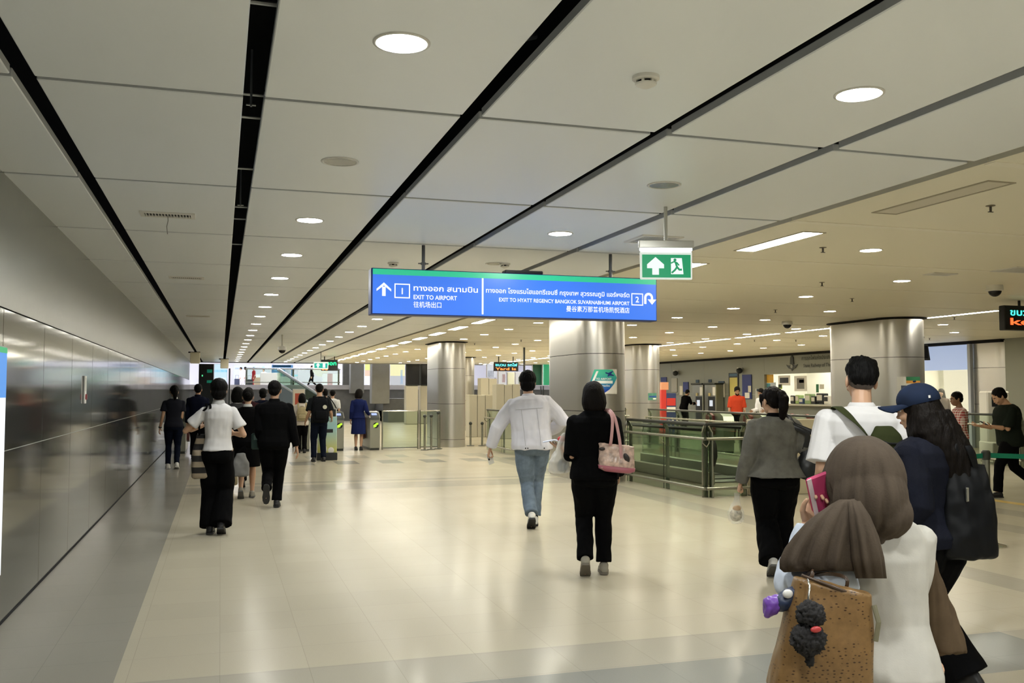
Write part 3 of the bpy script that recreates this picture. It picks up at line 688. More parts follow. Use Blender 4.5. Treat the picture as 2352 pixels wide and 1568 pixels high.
# ------------------------------------------------------------------ glass balustrades
M_glass = mat('balustrade_glass', (.66, .76, .66), .03, 0, trans=1., ior=1.12, spec=.5)
M_rail = brushed('rail_steel', (.36, .365, .31), .25, (1, 1, 1), .9, .05)
M_raild = mat('rail_dark', (.05, .055, .05), .3, .6)
def balustrade(pts, lab, h=1.07, posts=1.5, hand=.86, low=.14, joints=None, post_side=1, name='glass_balustrade', railm=None):
    t = thing(name, lab, 'balustrade', (pts[0][0], pts[0][1], 0), 0, 'glass balustrades')
    o = V((pts[0][0], pts[0][1], 0)); P = [V((a, b_, 0))-o for a, b_ in pts]
    top = B(); tube(top, [p+V((0, 0, h)) for p in P], .024, 12); obj('top_rail', top, railm or M_raild, t, .6)
    for i in range(len(P)-1):
        a, b_ = P[i], P[i+1]; d = (b_-a); L = d.length; d.normalize(); nrm = V((-d.y, d.x, 0))*post_side
        n = max(1, round(L/posts))
        for k in range(n):
            s, e = a+d*(L*k/n+.006), a+d*(L*(k+1)/n-.006)
            bm = B(); w = nrm*.006
            vs = [(s-w), (e-w), (e+w), (s+w)]
            A = [bm.verts.new((v.x, v.y, .015)) for v in vs]; Q = [bm.verts.new((v.x, v.y, h-.02)) for v in vs]
            bm.faces.new(A[::-1]); bm.faces.new(Q)
            for j in range(4): bm.faces.new((A[j], A[(j+1) % 4], Q[(j+1) % 4], Q[j]))
            bmesh.ops.recalc_face_normals(bm, faces=bm.faces[:])
            obj('glass_pane', bm, M_glass, t)
        for k in range(n+1):
            c = a+d*(L*k/n)+nrm*.07
            bm = B(); tube(bm, [(c.x, c.y, 0), (c.x, c.y, h-.12), (c.x-nrm.x*.06, c.y-nrm.y*.06, h-.02)], (.05, .012), 8, ref=nrm, p=6)
            obj('post', bm, M_rail, t)
            c2 = a+d*(L*k/n); bm = B(); tube(bm, [(c2.x, c2.y, .01), (c2.x, c2.y, h-.02)], .006, 6); obj('joint', bm, M_raild, t)
            bm = B(); m_ = c2-nrm*.07; tube(bm, [(c2.x, c2.y, hand-.12), (m_.x, m_.y, hand-.06), (m_.x, m_.y, hand)], .010, 8); obj('bracket', bm, M_rail, t)
        for z, nm in ((hand, 'hand_rail'), (low, 'low_rail')):
            s, e = a-nrm*.07-d*.05*(i > 0), b_-nrm*.07+d*.07
            bm = B(); tube(bm, [(s.x, s.y, z), (e.x, e.y, z)], .024, 12); obj(nm, bm, M_rail, t, .6)
    return t
balustrade([(6.74, 14.92), (6.80, 12.25), (7.44, 12.24)], 'near glass balustrade with steel rails and a corner right of the large column', posts=1.35, post_side=1)
balustrade([(6.84, 24.2), (6.78, 17.2)], 'long glass balustrade between the two columns behind the denim-jacket man', posts=1.4, post_side=1)
balustrade([(11.3, 23.6), (10.9, 14.6)], 'glass balustrade with dark top rail in front of the ticket machines', posts=1.8, post_side=1)
balustrade([(8.3, 24.6), (11.2, 24.9)], 'distant glass balustrade crossing behind the middle column', posts=1.5)
def fence(x0, x1, y, lab):
    t = thing('glass_fence', lab, 'fence', ((x0+x1)/2, y, 0), 0, 'low glass fences beside the gates'); w = (x1-x0)/2
    bm = B(); box(bm, -w, w, -.005, .005, .06, 1.02); obj('glass_pane', bm, M_glass, t)
    bm = B(); tube(bm, [(-w, 0, 1.03), (w, 0, 1.03)], .016, 8); obj('top_rail', bm, mat('chrome'), t, .6)
    bm = B(); tube(bm, [(-w, 0, .05), (w, 0, .05)], .012, 8); obj('low_rail', bm, M_raild, t)
    for s in (-1, 1):
        bm = B(); rodz(bm, s*w, 0, 0, 1.05, .02, 10); obj('post', bm, M_rail, t, .6)
fence(4.15, 5.12, 25.0, 'low glass fence right of the gate by the navy dress')
fence(5.2, 5.75, 25.1, 'narrow glass fence left of the column by the gates')
def bollard(x, y, h, lab):
    t = thing('bollard', lab, 'bollard', (x, y, 0), 0, 'steel posts by the far column')
    bm = B(); lathe(bm, [(.11, 0), (.11, .012), (.04, .02)], 18); obj('foot', bm, M_raild, t, .6)
    bm = B(); rodz(bm, 0, 0, .01, h-.03, .03, 14); obj('post', bm, M_rail, t, .6)
    bm = B(); ell(bm, (0, 0, h-.02), (.05, .05, .05), 14, 10); obj('cap', bm, M_raild, t, True)
bollard(6.88, 26.1, .66, 'short dark-topped steel post against the right of the far column')
bollard(7.2, 26.0, .66, 'short dark-topped steel post standing clear of the far column')
for i, (x, hh) in enumerate(((5.2, .92), (5.42, .92), (5.66, 1.0))): bollard(x, 24.5+.2*i, hh, ('leftmost slim barrier post', 'middle slim barrier post', 'slim barrier post closest to the column')[i]+' beside the gate fence')
# stairwell inside the near balustrade, with escalator cladding panel
bm = B(); box(bm, 7.56, 9.0, 12.27, 12.42, 0, 1.13, .01)
o = obj('parapet', bm, mat('parapet_beige', (.58, .53, .38), .55), None); tag(o, 'beige parapet panel right of the near glass balustrade', 'parapet')
def escalator_near():
    t = thing('escalator', 'escalator with black handrails behind the near glass balustrade', 'escalator', (8.4, 14.2, 0))
    bm = B()
    for k in range(12): box(bm, -.45, .45, k*.4, k*.4+.4, 0, .02+.02*(k % 2))
    obj('steps', bm, mat('escalator_steps', (.18, .18, .17), .5, .5), t)
    for s in (-1, 1):
        bm = B(); prism(bm, [(-.2, 0), (4.8, 0), (4.8, .82), (0, .82), (-.25, .7), (-.32, .5)], s*.58-.02, s*.58+.02, 'YZ'); obj('side_glass', bm, M_glass, t)
        bm = B(); tube(bm, [(s*.58, 4.8, .9), (s*.58, 0, .9), (s*.58, -.24, .82), (s*.58, -.36, .66), (s*.58, -.38, .48), (s*.58, -.3, .32)], (.04, .03), 10, p=3); obj('handrail', bm, mat('rubber_black', (.015, .015, .015), .45), t, .6)
        bm = B(); box(bm, s*.58-.07, s*.58+.07, -.25, 4.8, 0, .2, .01); obj('skirt', bm, M_steel, t)
escalator_near()
def turn_barrier(px, y, lab):
    p = aty(px, 985, y); t = thing('turn_barrier', lab, 'barrier', (p.x, p.y, 0), .2, 'curved glass barriers by the machines')
    for k in range(4):
        bm = B(); pts = [(.0+.11*k, 0, 0), (.0+.11*k, 0, .6)]+[(.11*k-.1*(1-math.cos(a)), 0, .6+.32*math.sin(a)) for a in [PI/2*i/6 for i in range(1, 7)]]
        tube(bm, pts, .016, 8); obj('hoop', bm, mat('chrome'), t, .6)
    bm = B(); box(bm, -.15, .5, -.02, .02, 0, .09); obj('base', bm, M_steel, t)
turn_barrier(1535, 18.5, 'row of curved chrome hoops behind the near balustrade')
# ------------------------------------------------------------------ cream hoardings beyond the gates
def hoarding(x0, x1, y, h, lab, n):
    t = thing('hoarding', lab, 'hoarding', ((x0+x1)/2, y, 0), 0, 'cream hoardings beyond the far column'); w = (x1-x0)/2
    for k in range(n):
        a = -w+2*w*k/n; bm = B(); box(bm, a+.006, a+2*w/n-.006, 0, .5, 0, h-.02*(k % 2), .012); obj('panel', bm, mat('hoarding_cream', (.45, .43, .35), .6), t)
p1, p2 = aty(1078, 905, 31), aty(1152, 905, 31); hoarding(p1.x, p2.x, 31, 1.45, 'low cream hoarding just right of the far column', 4)
p1, p2 = aty(1150, 880, 29), aty(1206, 880, 29); hoarding(p1.x, p2.x, 29.5, 1.80, 'taller cream hoarding left of the denim-jacket man', 3)
p1, p2 = aty(1104, 866, 36), aty(1142, 866, 36); hoarding(p1.x, p2.x, 36, 2.1, 'far tall cream hoarding behind the low cream one', 2)
def stand(px0, px1, py0, py1, y, m, lab, cat='poster', name='poster', extra=None, th=.05):
    """an upright panel standing on the floor or hung, given by where its corners are seen at distance y"""
    a, b_ = aty(px0, py1, y), aty(px1, py0, y)
    t = thing(name, lab, cat, ((a.x+b_.x)/2, y, a.z)); w, h = (b_.x-a.x)/2, b_.z-a.z
    bm = B(); box(bm, -w, w, 0, th, 0, h, .01); obj('board', bm, mat('board_edge', (.5, .5, .48), .5), t)
    bm = B(); box(bm, -w+.02, w-.02, -.004, .001, .02, h-.02); obj('print', bm, m, t)
    for (u0, u1, v0, v1, mm, nm) in (extra or []):
        bm = B(); box(bm, -w+u0*2*w, -w+u1*2*w, -.007, -.003, v0*h, v1*h); obj(nm, bm, mm, t)
    if a.z > .05:
        bm = B(); rodz(bm, -w*.8, th/2, -a.z+.0, .02, .02, 8); rodz(bm, w*.8, th/2, -a.z, .02, .02, 8); obj('legs', bm, M_raild, t)
    return t
# ------------------------------------------------------------------ things on and in the right wall
def rect_on_wall(px0, px1, py0, py1, x=19.99):
    a = atx(px0, (py0+py1)/2, x); b_ = atx(px1, (py0+py1)/2, x); zt = atx((px0+px1)/2, py0, x).z; zb = atx((px0+px1)/2, py1, x).z
    return b_.y, a.y, zb, zt
def wall_panel(px0, px1, py0, py1, m, name, lab, cat, extra=(), th=.03, x=19.995, group=None):
    y0, y1, z0, z1 = rect_on_wall(px0, px1, py0, py1, x)
    t = thing(name, lab, cat, (x, (y0+y1)/2, z0), 0, group); w = (y1-y0)/2; h = z1-z0
    bm = B(); box(bm, -th, -.002, -w, w, 0, h, .006); obj('mounting_board', bm, m, t)
    for u0, u1, v0, v1, mm, nm in extra:     # u runs left to right as seen
        bm = B(); box(bm, -th-.004, -th+.001, w-u1*2*w, w-u0*2*w, (1-v1)*h, (1-v0)*h); obj(nm, bm, mm, t)
    return t
navy = mat('panel_navy', (.02, .035, .20), .45); white = mat('panel_white', (.80, .79, .74), .5); paper = mat('paper_cream', (.66, .64, .56), .6); black = mat('panel_black', (.015, .018, .02), .35)
wall_panel(1706, 1727, 860, 916, navy, 'notice_board', 'navy notice board right of the yellow poster with two white papers', 'notice board', [(.3, .8, .74, .97, white, 'paper'), (.66, .98, .46, .72, paper, 'paper')])
wall_panel(1675, 1697, 856, 920, black, 'poster_case', 'black framed yellow poster behind the man in the orange shirt', 'poster', [(.12, .92, .17, .95, mat('poster_yellow', (.62, .55, .16), .5), 'print'), (.1, .9, .03, .12, mat('poster_blue', (.05, .12, .2), .5), 'header')])
wall_panel(1651, 1665, 881, 912, paper, 'notice', 'pale notice sheet right of the two ticket machines', 'notice', [])
wall_panel(1651, 1664, 875, 880, mat('tag_blue', (.04, .08, .14), .5), 'wall_tag', 'small dark blue tag above the pale notice sheet', 'tag')
wall_panel(1599, 1606, 872, 879, mat('tag_blue'), 'wall_tag', 'small dark tag above the left ticket machine', 'tag')
wall_panel(1628, 1635, 871, 878, mat('tag_blue'), 'wall_tag', 'small dark tag above the right ticket machine', 'tag')
wall_panel(1570, 1582, 877, 900, navy, 'wall_sign', 'upright navy sign left of the ticket machines', 'sign')
wall_panel(1519, 1532, 866, 887, navy, 'wall_sign', 'navy sign beside the pale middle column', 'sign')
wall_panel(1562, 1569, 886, 907, paper, 'notice', 'narrow white notice left of the upright navy sign', 'notice')
wall_panel(1543, 1556, 868, 900, mat('map_grey', (.38, .38, .36), .5), 'wall_map', 'grey printed wall map behind the red counter', 'map')
def ticket_machine(px0, px1, lab):
    y0, y1, z0, z1 = rect_on_wall(px0, px1, 884, 937, 19.6)
    w = (y1-y0)/2; t = thing('ticket_machine', lab, 'ticket machine', (19.6, (y0+y1)/2, 0), 0, 'ticket machines on the right wall')
    z1 = 1.86
    bm = B(); box(bm, -.0, .38, -w, w, 0, z1, .02); obj('cabinet', bm, M_steel, t)
    bm = B(); box(bm, -.012, .002, -w*.85, w*.3, .35, 1.35, .004); obj('front_panel', bm, black, t)
    bm = B(); box(bm, -.016, -.01, -w*.5, w*.05, .95, 1.2); obj('screen', bm, glow('machine_screen', (.8, .85, .9), .8), t)
    bm = B(); box(bm, -.012, .002, -w*.95, -w*.5, 1.4, 1.75); obj('price_sheet', bm, white, t)
    bm = B(); box(bm, -.03, .002, -w*.1, w*.2, 1.38, 1.5); obj('coin_unit', bm, mat('coin_yellow', (.6, .5, .2), .5), t)
    bm = B(); box(bm, -.06, .38, -w-.02, w+.02, z1, z1+.06, .01); obj('hood', bm, M_stdark, t)
ticket_machine(1590, 1614, 'left ticket machine with black front panel on the right wall'); ticket_machine(1618, 1644, 'right ticket machine with black front panel on the right wall')
def red_counter():
    p, q = atd(1519, 935, 34), atd(1553, 935, 34)
    t = thing('exchange_counter', 'red and navy counter with striped front beside the pale middle column', 'counter', (p.x, p.y, 0)); L = (q-p).length; t.rotation_euler.z = math.atan2(q.y-p.y, q.x-p.x)
    bm = B(); box(bm, 0, L*.35, 0, .5, 0, 1.62, .01); obj('side_panel', bm, mat('counter_red', (.6, .04, .03), .4), t)
    bm = B(); box(bm, L*.35, L, 0, .6, 0, 1.5, .01); obj('front', bm, mat('counter_navy', (.03, .05, .16), .4), t)
    for a, b_, m in ((1.05, 1.32, mat('counter_red')), (.82, 1.0, white)):
        bm = B(); box(bm, L*.37, L*.96, -.012, 0, a, b_); obj('stripe', bm, m, t)
    bm = B(); box(bm, 0, L*.5, 0, .3, 1.62, 1.9, .01); obj('roof_sign', bm, mat('counter_peach', (.75, .35, .2), .5), t)
red_counter()
# logo and lettering above the ticket office
def office_sign():
    t = thing('office_sign', 'dark railway emblem and lettering above the ticket office window', 'sign', (19.985, 29.63, 2.36))
    m = mat('emblem_dark', (.05, .055, .05), .35, .3)
    def YZ(poly, nm, x=-.02):
        bm = B(); prism(bm, [(-a, b_) for a, b_ in poly], x, 0, 'YZ'); obj(nm, bm, m, t)
    YZ([(-.12, .2), (.12, .2), (.09, .44), (.03, .52), (-.03, .52), (-.09, .44)], 'spire')
    YZ([(-.36, .19), (-.16, .15), (0, .2), (.16, .15), (.36, .19), (.2, .05), (.06, .02), (0, -.05), (-.06, .02), (-.2, .05)], 'wings')
    bm = B(); tube(bm, [(-.03, 0, .12), (-.0, 0, .12)], .07, 16); obj('wheel', bm, mat('emblem_grey', (.3, .3, .28), .4), t)
    lettering(t, 'การรถไฟแห่งประเทศไทย', (-.02, -.62, .33), m, 2.1, .13, .02, 'LEFT', '-X')
    lettering(t, 'State Railway of Thailand', (-.02, -.72, .07), m, 1.95, .12, .025, 'LEFT', '-X')
office_sign()
def office():
    x = 20.12
    items = [(1760, 1777, 860, 879, mat('notice_amber', (.72, .42, .06), .5), 'notice', 'amber notice in the upper left corner of the ticket office window', 'notice'),
             (1788, 1816, 862, 885, white, 'picture_frame', 'white framed black picture in the ticket office window', 'picture'),
             (1825, 1854, 863, 898, white, 'picture_frame', 'white framed grey picture in the ticket office window', 'picture'),
             (1759, 1770, 880, 892, mat('notice_teal', (.1, .3, .36), .5), 'notice', 'teal notice below the amber one in the ticket office window', 'notice'),
             (1770, 1783, 878, 905, mat('notice_sky', (.55, .62, .7), .5), 'notice', 'pale blue sheet in the ticket office window', 'notice'),
             (1788, 1797, 882, 893, mat('notice_lime', (.35, .5, .08), .5), 'notice', 'lime notice under the black picture in the ticket office', 'notice'),
             (1875, 1881, 882, 901, mat('notice_dkgreen'), 'notice', 'dark green strip notice at the right of the ticket office', 'notice'),
             (1883, 1893, 882, 893, paper, 'notice', 'pale grey sheet right of the dark green strip notice', 'notice')]
    for a in items:
        ex = []
        if 'black picture' in a[6]: ex = [(.15, .85, .22, .75, black, 'print')]
        if 'grey picture' in a[6]: ex = [(.22, .8, .15, .85, mat('print_grey', (.2, .2, .18), .5), 'print'), (.4, .78, .25, .45, paper, 'print_block')]
        wall_panel(*a, extra=ex, th=.015, x=x)
    cab = thing('cupboard', 'row of cream wall cupboards inside the ticket office', 'cupboard', (22.3, 27.0, 1.5))
    for k in range(5):
        bm = B(); box(bm, 0, .3, -1.4+k*.62, -1.4+k*.62+.6, .3, 1.2, .01); obj('door', bm, mat('cupboard_cream', (.8, .77, .62), .5), cab)
    cnt = thing('office_counter', 'pale counter shelf under the ticket office window', 'counter', (19.9, 28.7, 1.055))
    bm = B(); box(bm, -.35, .5, -2.6, 2.7, 0, .06, .01); obj('top', bm, mat('counter_stone', (.5, .48, .42), .3), cnt)
    k = 0
    for px, w, h, m, lab in ((1837, .22, .32, mat('box_lime', (.4, .55, .2), .5), 'lime box'), (1846, .26, .2, mat('box_navy', (.05, .08, .2), .4), 'navy box'), (1861, .34, .36, mat('box_green', (.3, .42, .2), .5), 'green box'), (1874, .24, .28, black, 'black terminal'), (1889, .38, .38, black, 'black monitor'), (1904, .26, .3, white, 'white machine'), (1826, .25, .3, black, 'black till')):
        p = atx(px, 925, 20.15); t = thing('counter_item', lab+' on the ticket office counter', 'equipment', (20.15, p.y, 1.116), 0, 'equipment on the ticket office counter')
        bm = B(); box(bm, -.12, .12, -w/2, w/2, .06 if 'monitor' in lab else 0, h, .02); obj('body', bm, m, t)
        bm = B(); box(bm, -.125, -.118, -w*.38, w*.38, h*.35, h*.85); obj('front', bm, paper if m is not white else black, t)
        if 'monitor' in lab: bm = B(); box(bm, -.06, .06, -.1, .1, 0, .06); obj('foot', bm, black, t)
    for y in (27.2, 29.4, 31.0):
        l = thing('office_lamp', 'ceiling lamp panel inside the ticket office, %s from the right' % ORD[int((y-27)/1.6)], 'ceiling light', (21.3, y, 2.96))
        bm = B(); box(bm, -.6, .6, -.25, .25, -.02, 0); obj('diffuser', bm, glow('office_lamp_white', (1, .97, .86), 22), l)
        bm = B(); box(bm, -.64, .64, -.29, -.25, -.025, 0); box(bm, -.64, .64, .25, .29, -.025, 0); obj('frame', bm, M_vent, l)
office()
stand(1737, 1750, 892, 935, 29.5, mat('stand_white', (.7, .69, .62), .5), 'white leaflet stand left of the bearded man in white', 'stand', 'leaflet_stand', [(.1, .9, .86, .97, mat('tag_blue'), 'header'), (.1, .9, .55, .8, paper, 'leaflet'), (.1, .9, .2, .5, paper, 'leaflet')])
stand(1745, 1757, 905, 940, 28.6, mat('stand_green', (.1, .38, .1), .5), 'green upright banner beside the bearded man in white', 'banner', 'roll_up_banner')
def mirror(px, py, lab):
    p = atx(px, py, 19.9); t = thing('convex_mirror', lab, 'mirror', (19.98, p.y, p.z), 0, 'small round cameras on the right wall')
    bm = B(); ell(bm, (-.12, 0, 0), (.13, .13, .12), 16, 10); obj('dome', bm, black, t, True)
    bm = B(); box(bm, -.2, 0, -.04, .04, .06, .12); obj('bracket', bm, white, t)
mirror(1553, 857, 'black round camera on a bracket left of the ticket machines'); mirror(1700, 851, 'black round camera on a bracket above the navy notice board')
# information desk
def info_desk():
    bp = thing('backlit_panel', 'glowing cream panel at the back of the information desk', 'panel', (22.4, 22.9, .6)); bm = B(); box(bm, 0, .1, -1.6, 1.9, 0, 2.0); obj('lit_face', bm, glow('desk_cream_panel', (.95, .88, .62), .85), bp)
    bm = B(); box(bm, .02, .12, -1.62, 1.92, -.05, 2.05); obj('mounting_frame', bm, M_vent, bp)
    t = thing('information_desk', 'glass fronted information desk with pale blue upper panel at the right', 'desk', (19.9, 22.05, 0))
    bm = B(); box(bm, 0, .09, -.95, 1.44, 2.17, 2.87); obj('header', bm, mat('header_blue', (.36, .45, .66), .4, emit=(.36, .46, .72), es=.6), t)
    bm = B(); box(bm, .05, .06, -.85, 1.44, 1.01, 2.16); obj('glass_pane', bm, mat('clear_glass', (.9, .92, .9), .02, alpha=.10), t)
    bm = B(); box(bm, -.25, .09, -.95, 1.44, .955, 1.005, .01); obj('counter', bm, mat('counter_stone'), t)
    bm = B(); box(bm, .04, .09, -.95, 1.44, 0, .95); obj('front', bm, mat('desk_front_blue', (.2, .24, .34), .4), t)
    bm = B(); box(bm, -.02, .09, -1.05, -.95, 0, 2.88); obj('post', bm, mat('post_pale_blue', (.5, .55, .66), .4), t)
    for y in (21.2, 22.6):
        l = thing('office_lamp', ('near' if y < 22 else 'far')+' ceiling lamp panel inside the information desk', 'ceiling light', (21.4, y, 2.96))
        bm = B(); box(bm, -.6, .6, -.25, .25, -.02, 0); obj('diffuser', bm, glow('desk_lamp_white', (1, .96, .8), 80), l)
        bm = B(); box(bm, -.64, .64, -.29, -.25, -.025, 0); box(bm, -.64, .64, .25, .29, -.025, 0); obj('frame', bm, M_vent, l)
info_desk()
def hung_tv(px0, px1, py0, py1, dep, lab):
    a, b_ = atd(px0, py1, dep), atd(px1, py0, dep)
    t = thing('hanging_screen', lab, 'screen', ((a.x+b_.x)/2, (a.y+b_.y)/2, a.z), math.atan2(b_.y-a.y, b_.x-a.x)); w = math.hypot(b_.x-a.x, b_.y-a.y)/2; h = b_.z-a.z
    bm = B(); prism(bm, [(-w, 0), (w, 0), (w*.75, h), (-w, h)], 0, .12, 'XZ'); obj('case', bm, black, t)
    bm = B(); box(bm, -w+.03, w*.72, -.004, 0, .04, h-.04); obj('screen', bm, mat('screen_off', (.012, .013, .016), .12), t)
    bm = B(); rodz(bm, 0, .06, h, CZ-a.z, .025, 10); obj('hanger_rod', bm, M_raild, t)
hung_tv(2098, 2136, 790, 827, 21, 'black hanging screen in front of the pale blue header')
hung_tv(2097, 2123, 762, 776, 20, 'small black hanging screen higher up beside the wide column')
def kiosk():
    a, b_ = atz(2256, 1040), atz(2300, 1040)
    p = atd(2296, 1020, 20.5)
    t = thing('vending_kiosk', 'white upright machine with small dark screen by the right pier', 'machine', (p.x, p.y, 0), -math.radians(25))
    bm = B(); box(bm, -.24, .24, 0, .5, .06, 1.56, .03); obj('cabinet', bm, mat('kiosk_white', (.78, .76, .68), .4), t)
    bm = B(); box(bm, -.14, .1, -.008, .002, 1.22, 1.44); obj('screen', bm, black, t)
    bm = B(); box(bm, -.1, .12, -.006, .002, .9, 1.08); obj('keypad', bm, paper, t)
    bm = B(); box(bm, -.26, .26, -.35, .5, .0, .45, .02); obj('base', bm, mat('kiosk_white'), t)
    bm = B(); ell(bm, (0, .2, 1.57), (.05, .05, .04), 10, 8); obj('beacon', bm, mat('beacon_red', (.3, .03, .02), .4), t, True)
kiosk()
balustrade([(14.9, 18.9), (15.6, 15.2)], 'glass balustrade with steel rail left of the man looking at his phone', posts=1.3)
# ------------------------------------------------------------------ far end: retaining wall, upper level, shops
M_conc = mat('dark_grey_stone', (.17, .17, .155), .55, var=.12, vscale=3)
M_conc2 = mat('mid_grey_stone', (.27, .265, .235), .5, var=.08, vscale=2)
UZ = 1.93
def far():
    bm = B(); box(bm, -9, 23, 52, 52.3, 0, UZ)
    box(bm, 8.2, 17.5, 47.6, 50.5, 0, .55); box(bm, 8.2, 17.5, 49.2, 52, .0, 1.2)
    struct('wall_far', bm, M_conc, 'dark grey stone retaining wall below the upper level', 'wall')
    bm = B(); box(bm, -12, 30, 51.9, 96, UZ-.25, UZ)
    struct('floor_upper', bm, mat('upper_floor_pale', (.62, .60, .60), .25), 'pale floor of the bright upper level', 'floor')
    bm = B(); box(bm, -12, 30, 95, 95.3, UZ, 8)
    struct('wall_upper', bm, mat('upper_wall_white', (.82, .82, .86), .6), 'white back wall of the bright upper level', 'wall')
    bm = B(); box(bm, -12, 30, 47.8, 96, 7.0, 7.2); box(bm, -12, 30, 47.75, 47.9, CZ, 7.2)
    struct('ceiling_upper', bm, mat('upper_ceiling_white', (.8, .8, .8), .6), 'high white ceiling of the upper level', 'ceiling')
    bm = B(); box(bm, -12.2, -12, 47.8, 96, 0, 7.2); box(bm, 29.9, 30.1, 47.8, 96, 0, 7.2); struct('wall_upper_side', bm, mat('upper_wall_white'), 'white side walls of the upper level', 'wall')
    bm = B(); box(bm, -9, -1.4, 45.35, 45.5, 0, 3); box(bm, 20.2, 26, 47.4, 47.6, 0, 3)
    struct('wall_end', bm, mat('end_blue_grey', (.14, .17, .22), .4), 'blue grey end wall beyond the left passage', 'wall')
    for i in range(3):
        for j in range(4):
            t = thing('ceiling_panel_lamp', 'bright ceiling lamp over the upper level, '+('near', 'middle', 'far')[i]+' line, '+ORD[j]+' from the left wall', 'ceiling light', (-4+8*j, 56+14*i, 6.98), 0, 'lamps over the upper level')
            bm = B(); box(bm, -2, 2, -1, 1, -.03, 0); obj('diffuser', bm, glow('upper_lamp_white', (.90, .92, 1), 30), t)
            bm = B(); box(bm, -2.06, 2.06, -1.06, -1, -.04, 0); box(bm, -2.06, 2.06, 1, 1.06, -.04, 0); obj('frame', bm, M_vent, t)
far()
def pier(px0, px1, py0, py1, y, lab, m):
    a, b_ = aty(px0, py1, y), aty(px1, py1, y)
    bm = B(); w = b_.x-a.x; box(bm, -w/2, w/2, 0, w*.8, 0, CZ+2-a.z if y > 47.9 else CZ-a.z-.01, .02)
    o = obj('pier', bm, m); o.location = ((a.x+b_.x)/2, y, a.z); tag(o, lab, 'pier', None, 'structure')
pier(854, 895, 834, 927, 48.6, 'broad grey stone pier left of the twin black screens', M_conc2)
pier(805, 836, 834, 903, 51.3, 'grey stone pier right of the round white sign', M_conc2)
bm = B(); p = aty(795, 900, 52.5); box(bm, p.x-.2, p.x+.25, 52.4, 52.7, UZ, 5); o = obj('pier_slim', bm, M_conc); tag(o, 'slim dark pier left of the grey stone piers', 'pier', None, 'structure')
def twin_tv():
    for px0, px1, yy, lab in ((932, 965, 44, 'left black screen on a cream post beside the far column'), (965, 1001, 44.8, 'right black screen on a cream post, half hidden by the far column')):
        a, b_ = aty(px0, 885, yy), aty(px1, 836, yy)
        t = thing('post_screen', lab, 'screen', ((a.x+b_.x)/2, yy, 0)); w = (b_.x-a.x)/2
        bm = B(); box(bm, -w, w, -.05, .15, a.z, b_.z, .03); obj('case', bm, black, t)
        bm = B(); box(bm, -w+.05, w-.05, -.056, -.05, a.z+.05, b_.z-.05); obj('screen', bm, mat('screen_off'), t)
        bm = B(); box(bm, -w*.95, w*.75, .0, .5, 0, a.z, .03); obj('post', bm, mat('post_cream', (.42, .40, .33), .5), t)
twin_tv()
def billboard(px0, px1, py0, py1, y, mats_, lab, name='billboard', cat='billboard'):
    a, b_ = aty(px0, py1, y), aty(px1, py0, y)
    t = thing(name, lab, cat, ((a.x+b_.x)/2, y, a.z)); w, h = (b_.x-a.x)/2, b_.z-a.z
    bm = B(); box(bm, -w-.01, w+.01, .0, .15, -.01, h+.01); obj('frame', bm, mat('bill_frame', (.5, .5, .52), .4), t)
    for u0, u1, v0, v1, m, nm in mats_:
        bm = B(); box(bm, -w+u0*2*w, -w+u1*2*w, -.02, .0, (1-v1)*h, (1-v0)*h); obj(nm, bm, m, t)
    if (y > 52 and a.z > UZ+.06) or (y < 51 and a.z > .06):
        zb = UZ if y > 52 else 0
        bm = B(); box(bm, -w*.9, -w*.8, .02, .15, zb-a.z, -.05); box(bm, w*.8, w*.9, .02, .15, zb-a.z, -.05); obj('legs', bm, M_raild, t)
G = glow
billboard(492, 522, 836, 880, 46.4, [(0, 1, 0, 1, G('ad_sky', (.62, .84, .95), .95), 'lit_print'), (0, 1, .3, .42, G('ad_blue', (.22, .62, .85), 1.), 'cloud_band'), (.05, .95, .7, .97, G('ad_white', (.85, .88, .92), 1.), 'picture_strip')], 'bright upright blue and white advert beside the dark monolith')
billboard(455, 491, 836, 960, 47.0, [(0, 1, 0, 1, mat('monolith_black', (.004, .008, .01), .2), 'panel'), (.55, .9, .1, .16, G('mono_green', (.02, .25, .15), .6), 'text_line'), (.55, .9, .3, .35, G('mono_green'), 'text_line'), (.2, .27, .2, .23, G('mono_green2', (.1, .9, .3), 2), 'light')], 'black monolith screen at the end of the left wall', 'dark_screen', 'screen')
billboard(524, 529, 846, 960, 46.8, [(0, 1, 0, 1, mat('monolith_black'), 'panel')], 'slim black post right of the bright blue advert', 'dark_post', 'post')
W1 = G('shop_white', (.93, .93, 1), 1.15)
billboard(535, 620, 838, 872, 90, [(0, 1, 0, 1, G('shop_lilac', (.78, .82, 1), 1.), 'lit_front'), (.05, .5, .2, .3, G('shop_blue', (.5, .65, .95), 1.), 'header'), (.55, .85, .12, .28, G('shop_cyan', (.3, .75, .9), 1.2), 'lit_sign'), (.6, .78, .12, .2, G('shop_pink', (.95, .7, .8), 1.1), 'lit_sign')], 'lilac white shopfront with cyan sign behind the walking shoppers', 'shopfront', 'shop')
billboard(624, 673, 838, 864, 88, [(0, 1, 0, 1, mat('shop_navy', (.02, .06, .12), .3, emit=(.03, .10, .2), es=.8), 'dark_front'), (.05, .5, .68, .98, G('shop_mint', (.6, .95, .9), 1.2), 'lit_shape'), (.62, .92, .35, .98, W1, 'white_shape'), (.05, .9, .02, .2, mat('shop_taupe', (.35, .32, .3), .5), 'awning'), (.1, .6, .45, .5, G('shop_cyan'), 'light_line')], 'dark navy shopfront with mint and white shapes above the escalator', 'shopfront', 'shop')
billboard(676, 684, 838, 864, 87, [(0, 1, 0, 1, G('shop_pale', (.8, .78, .95), 1.), 'lit_front'), (0, 1, .85, 1, G('shop_cyan'), 'light_line')], 'narrow pale lit panel right of the navy shopfront', 'shopfront', 'shop')
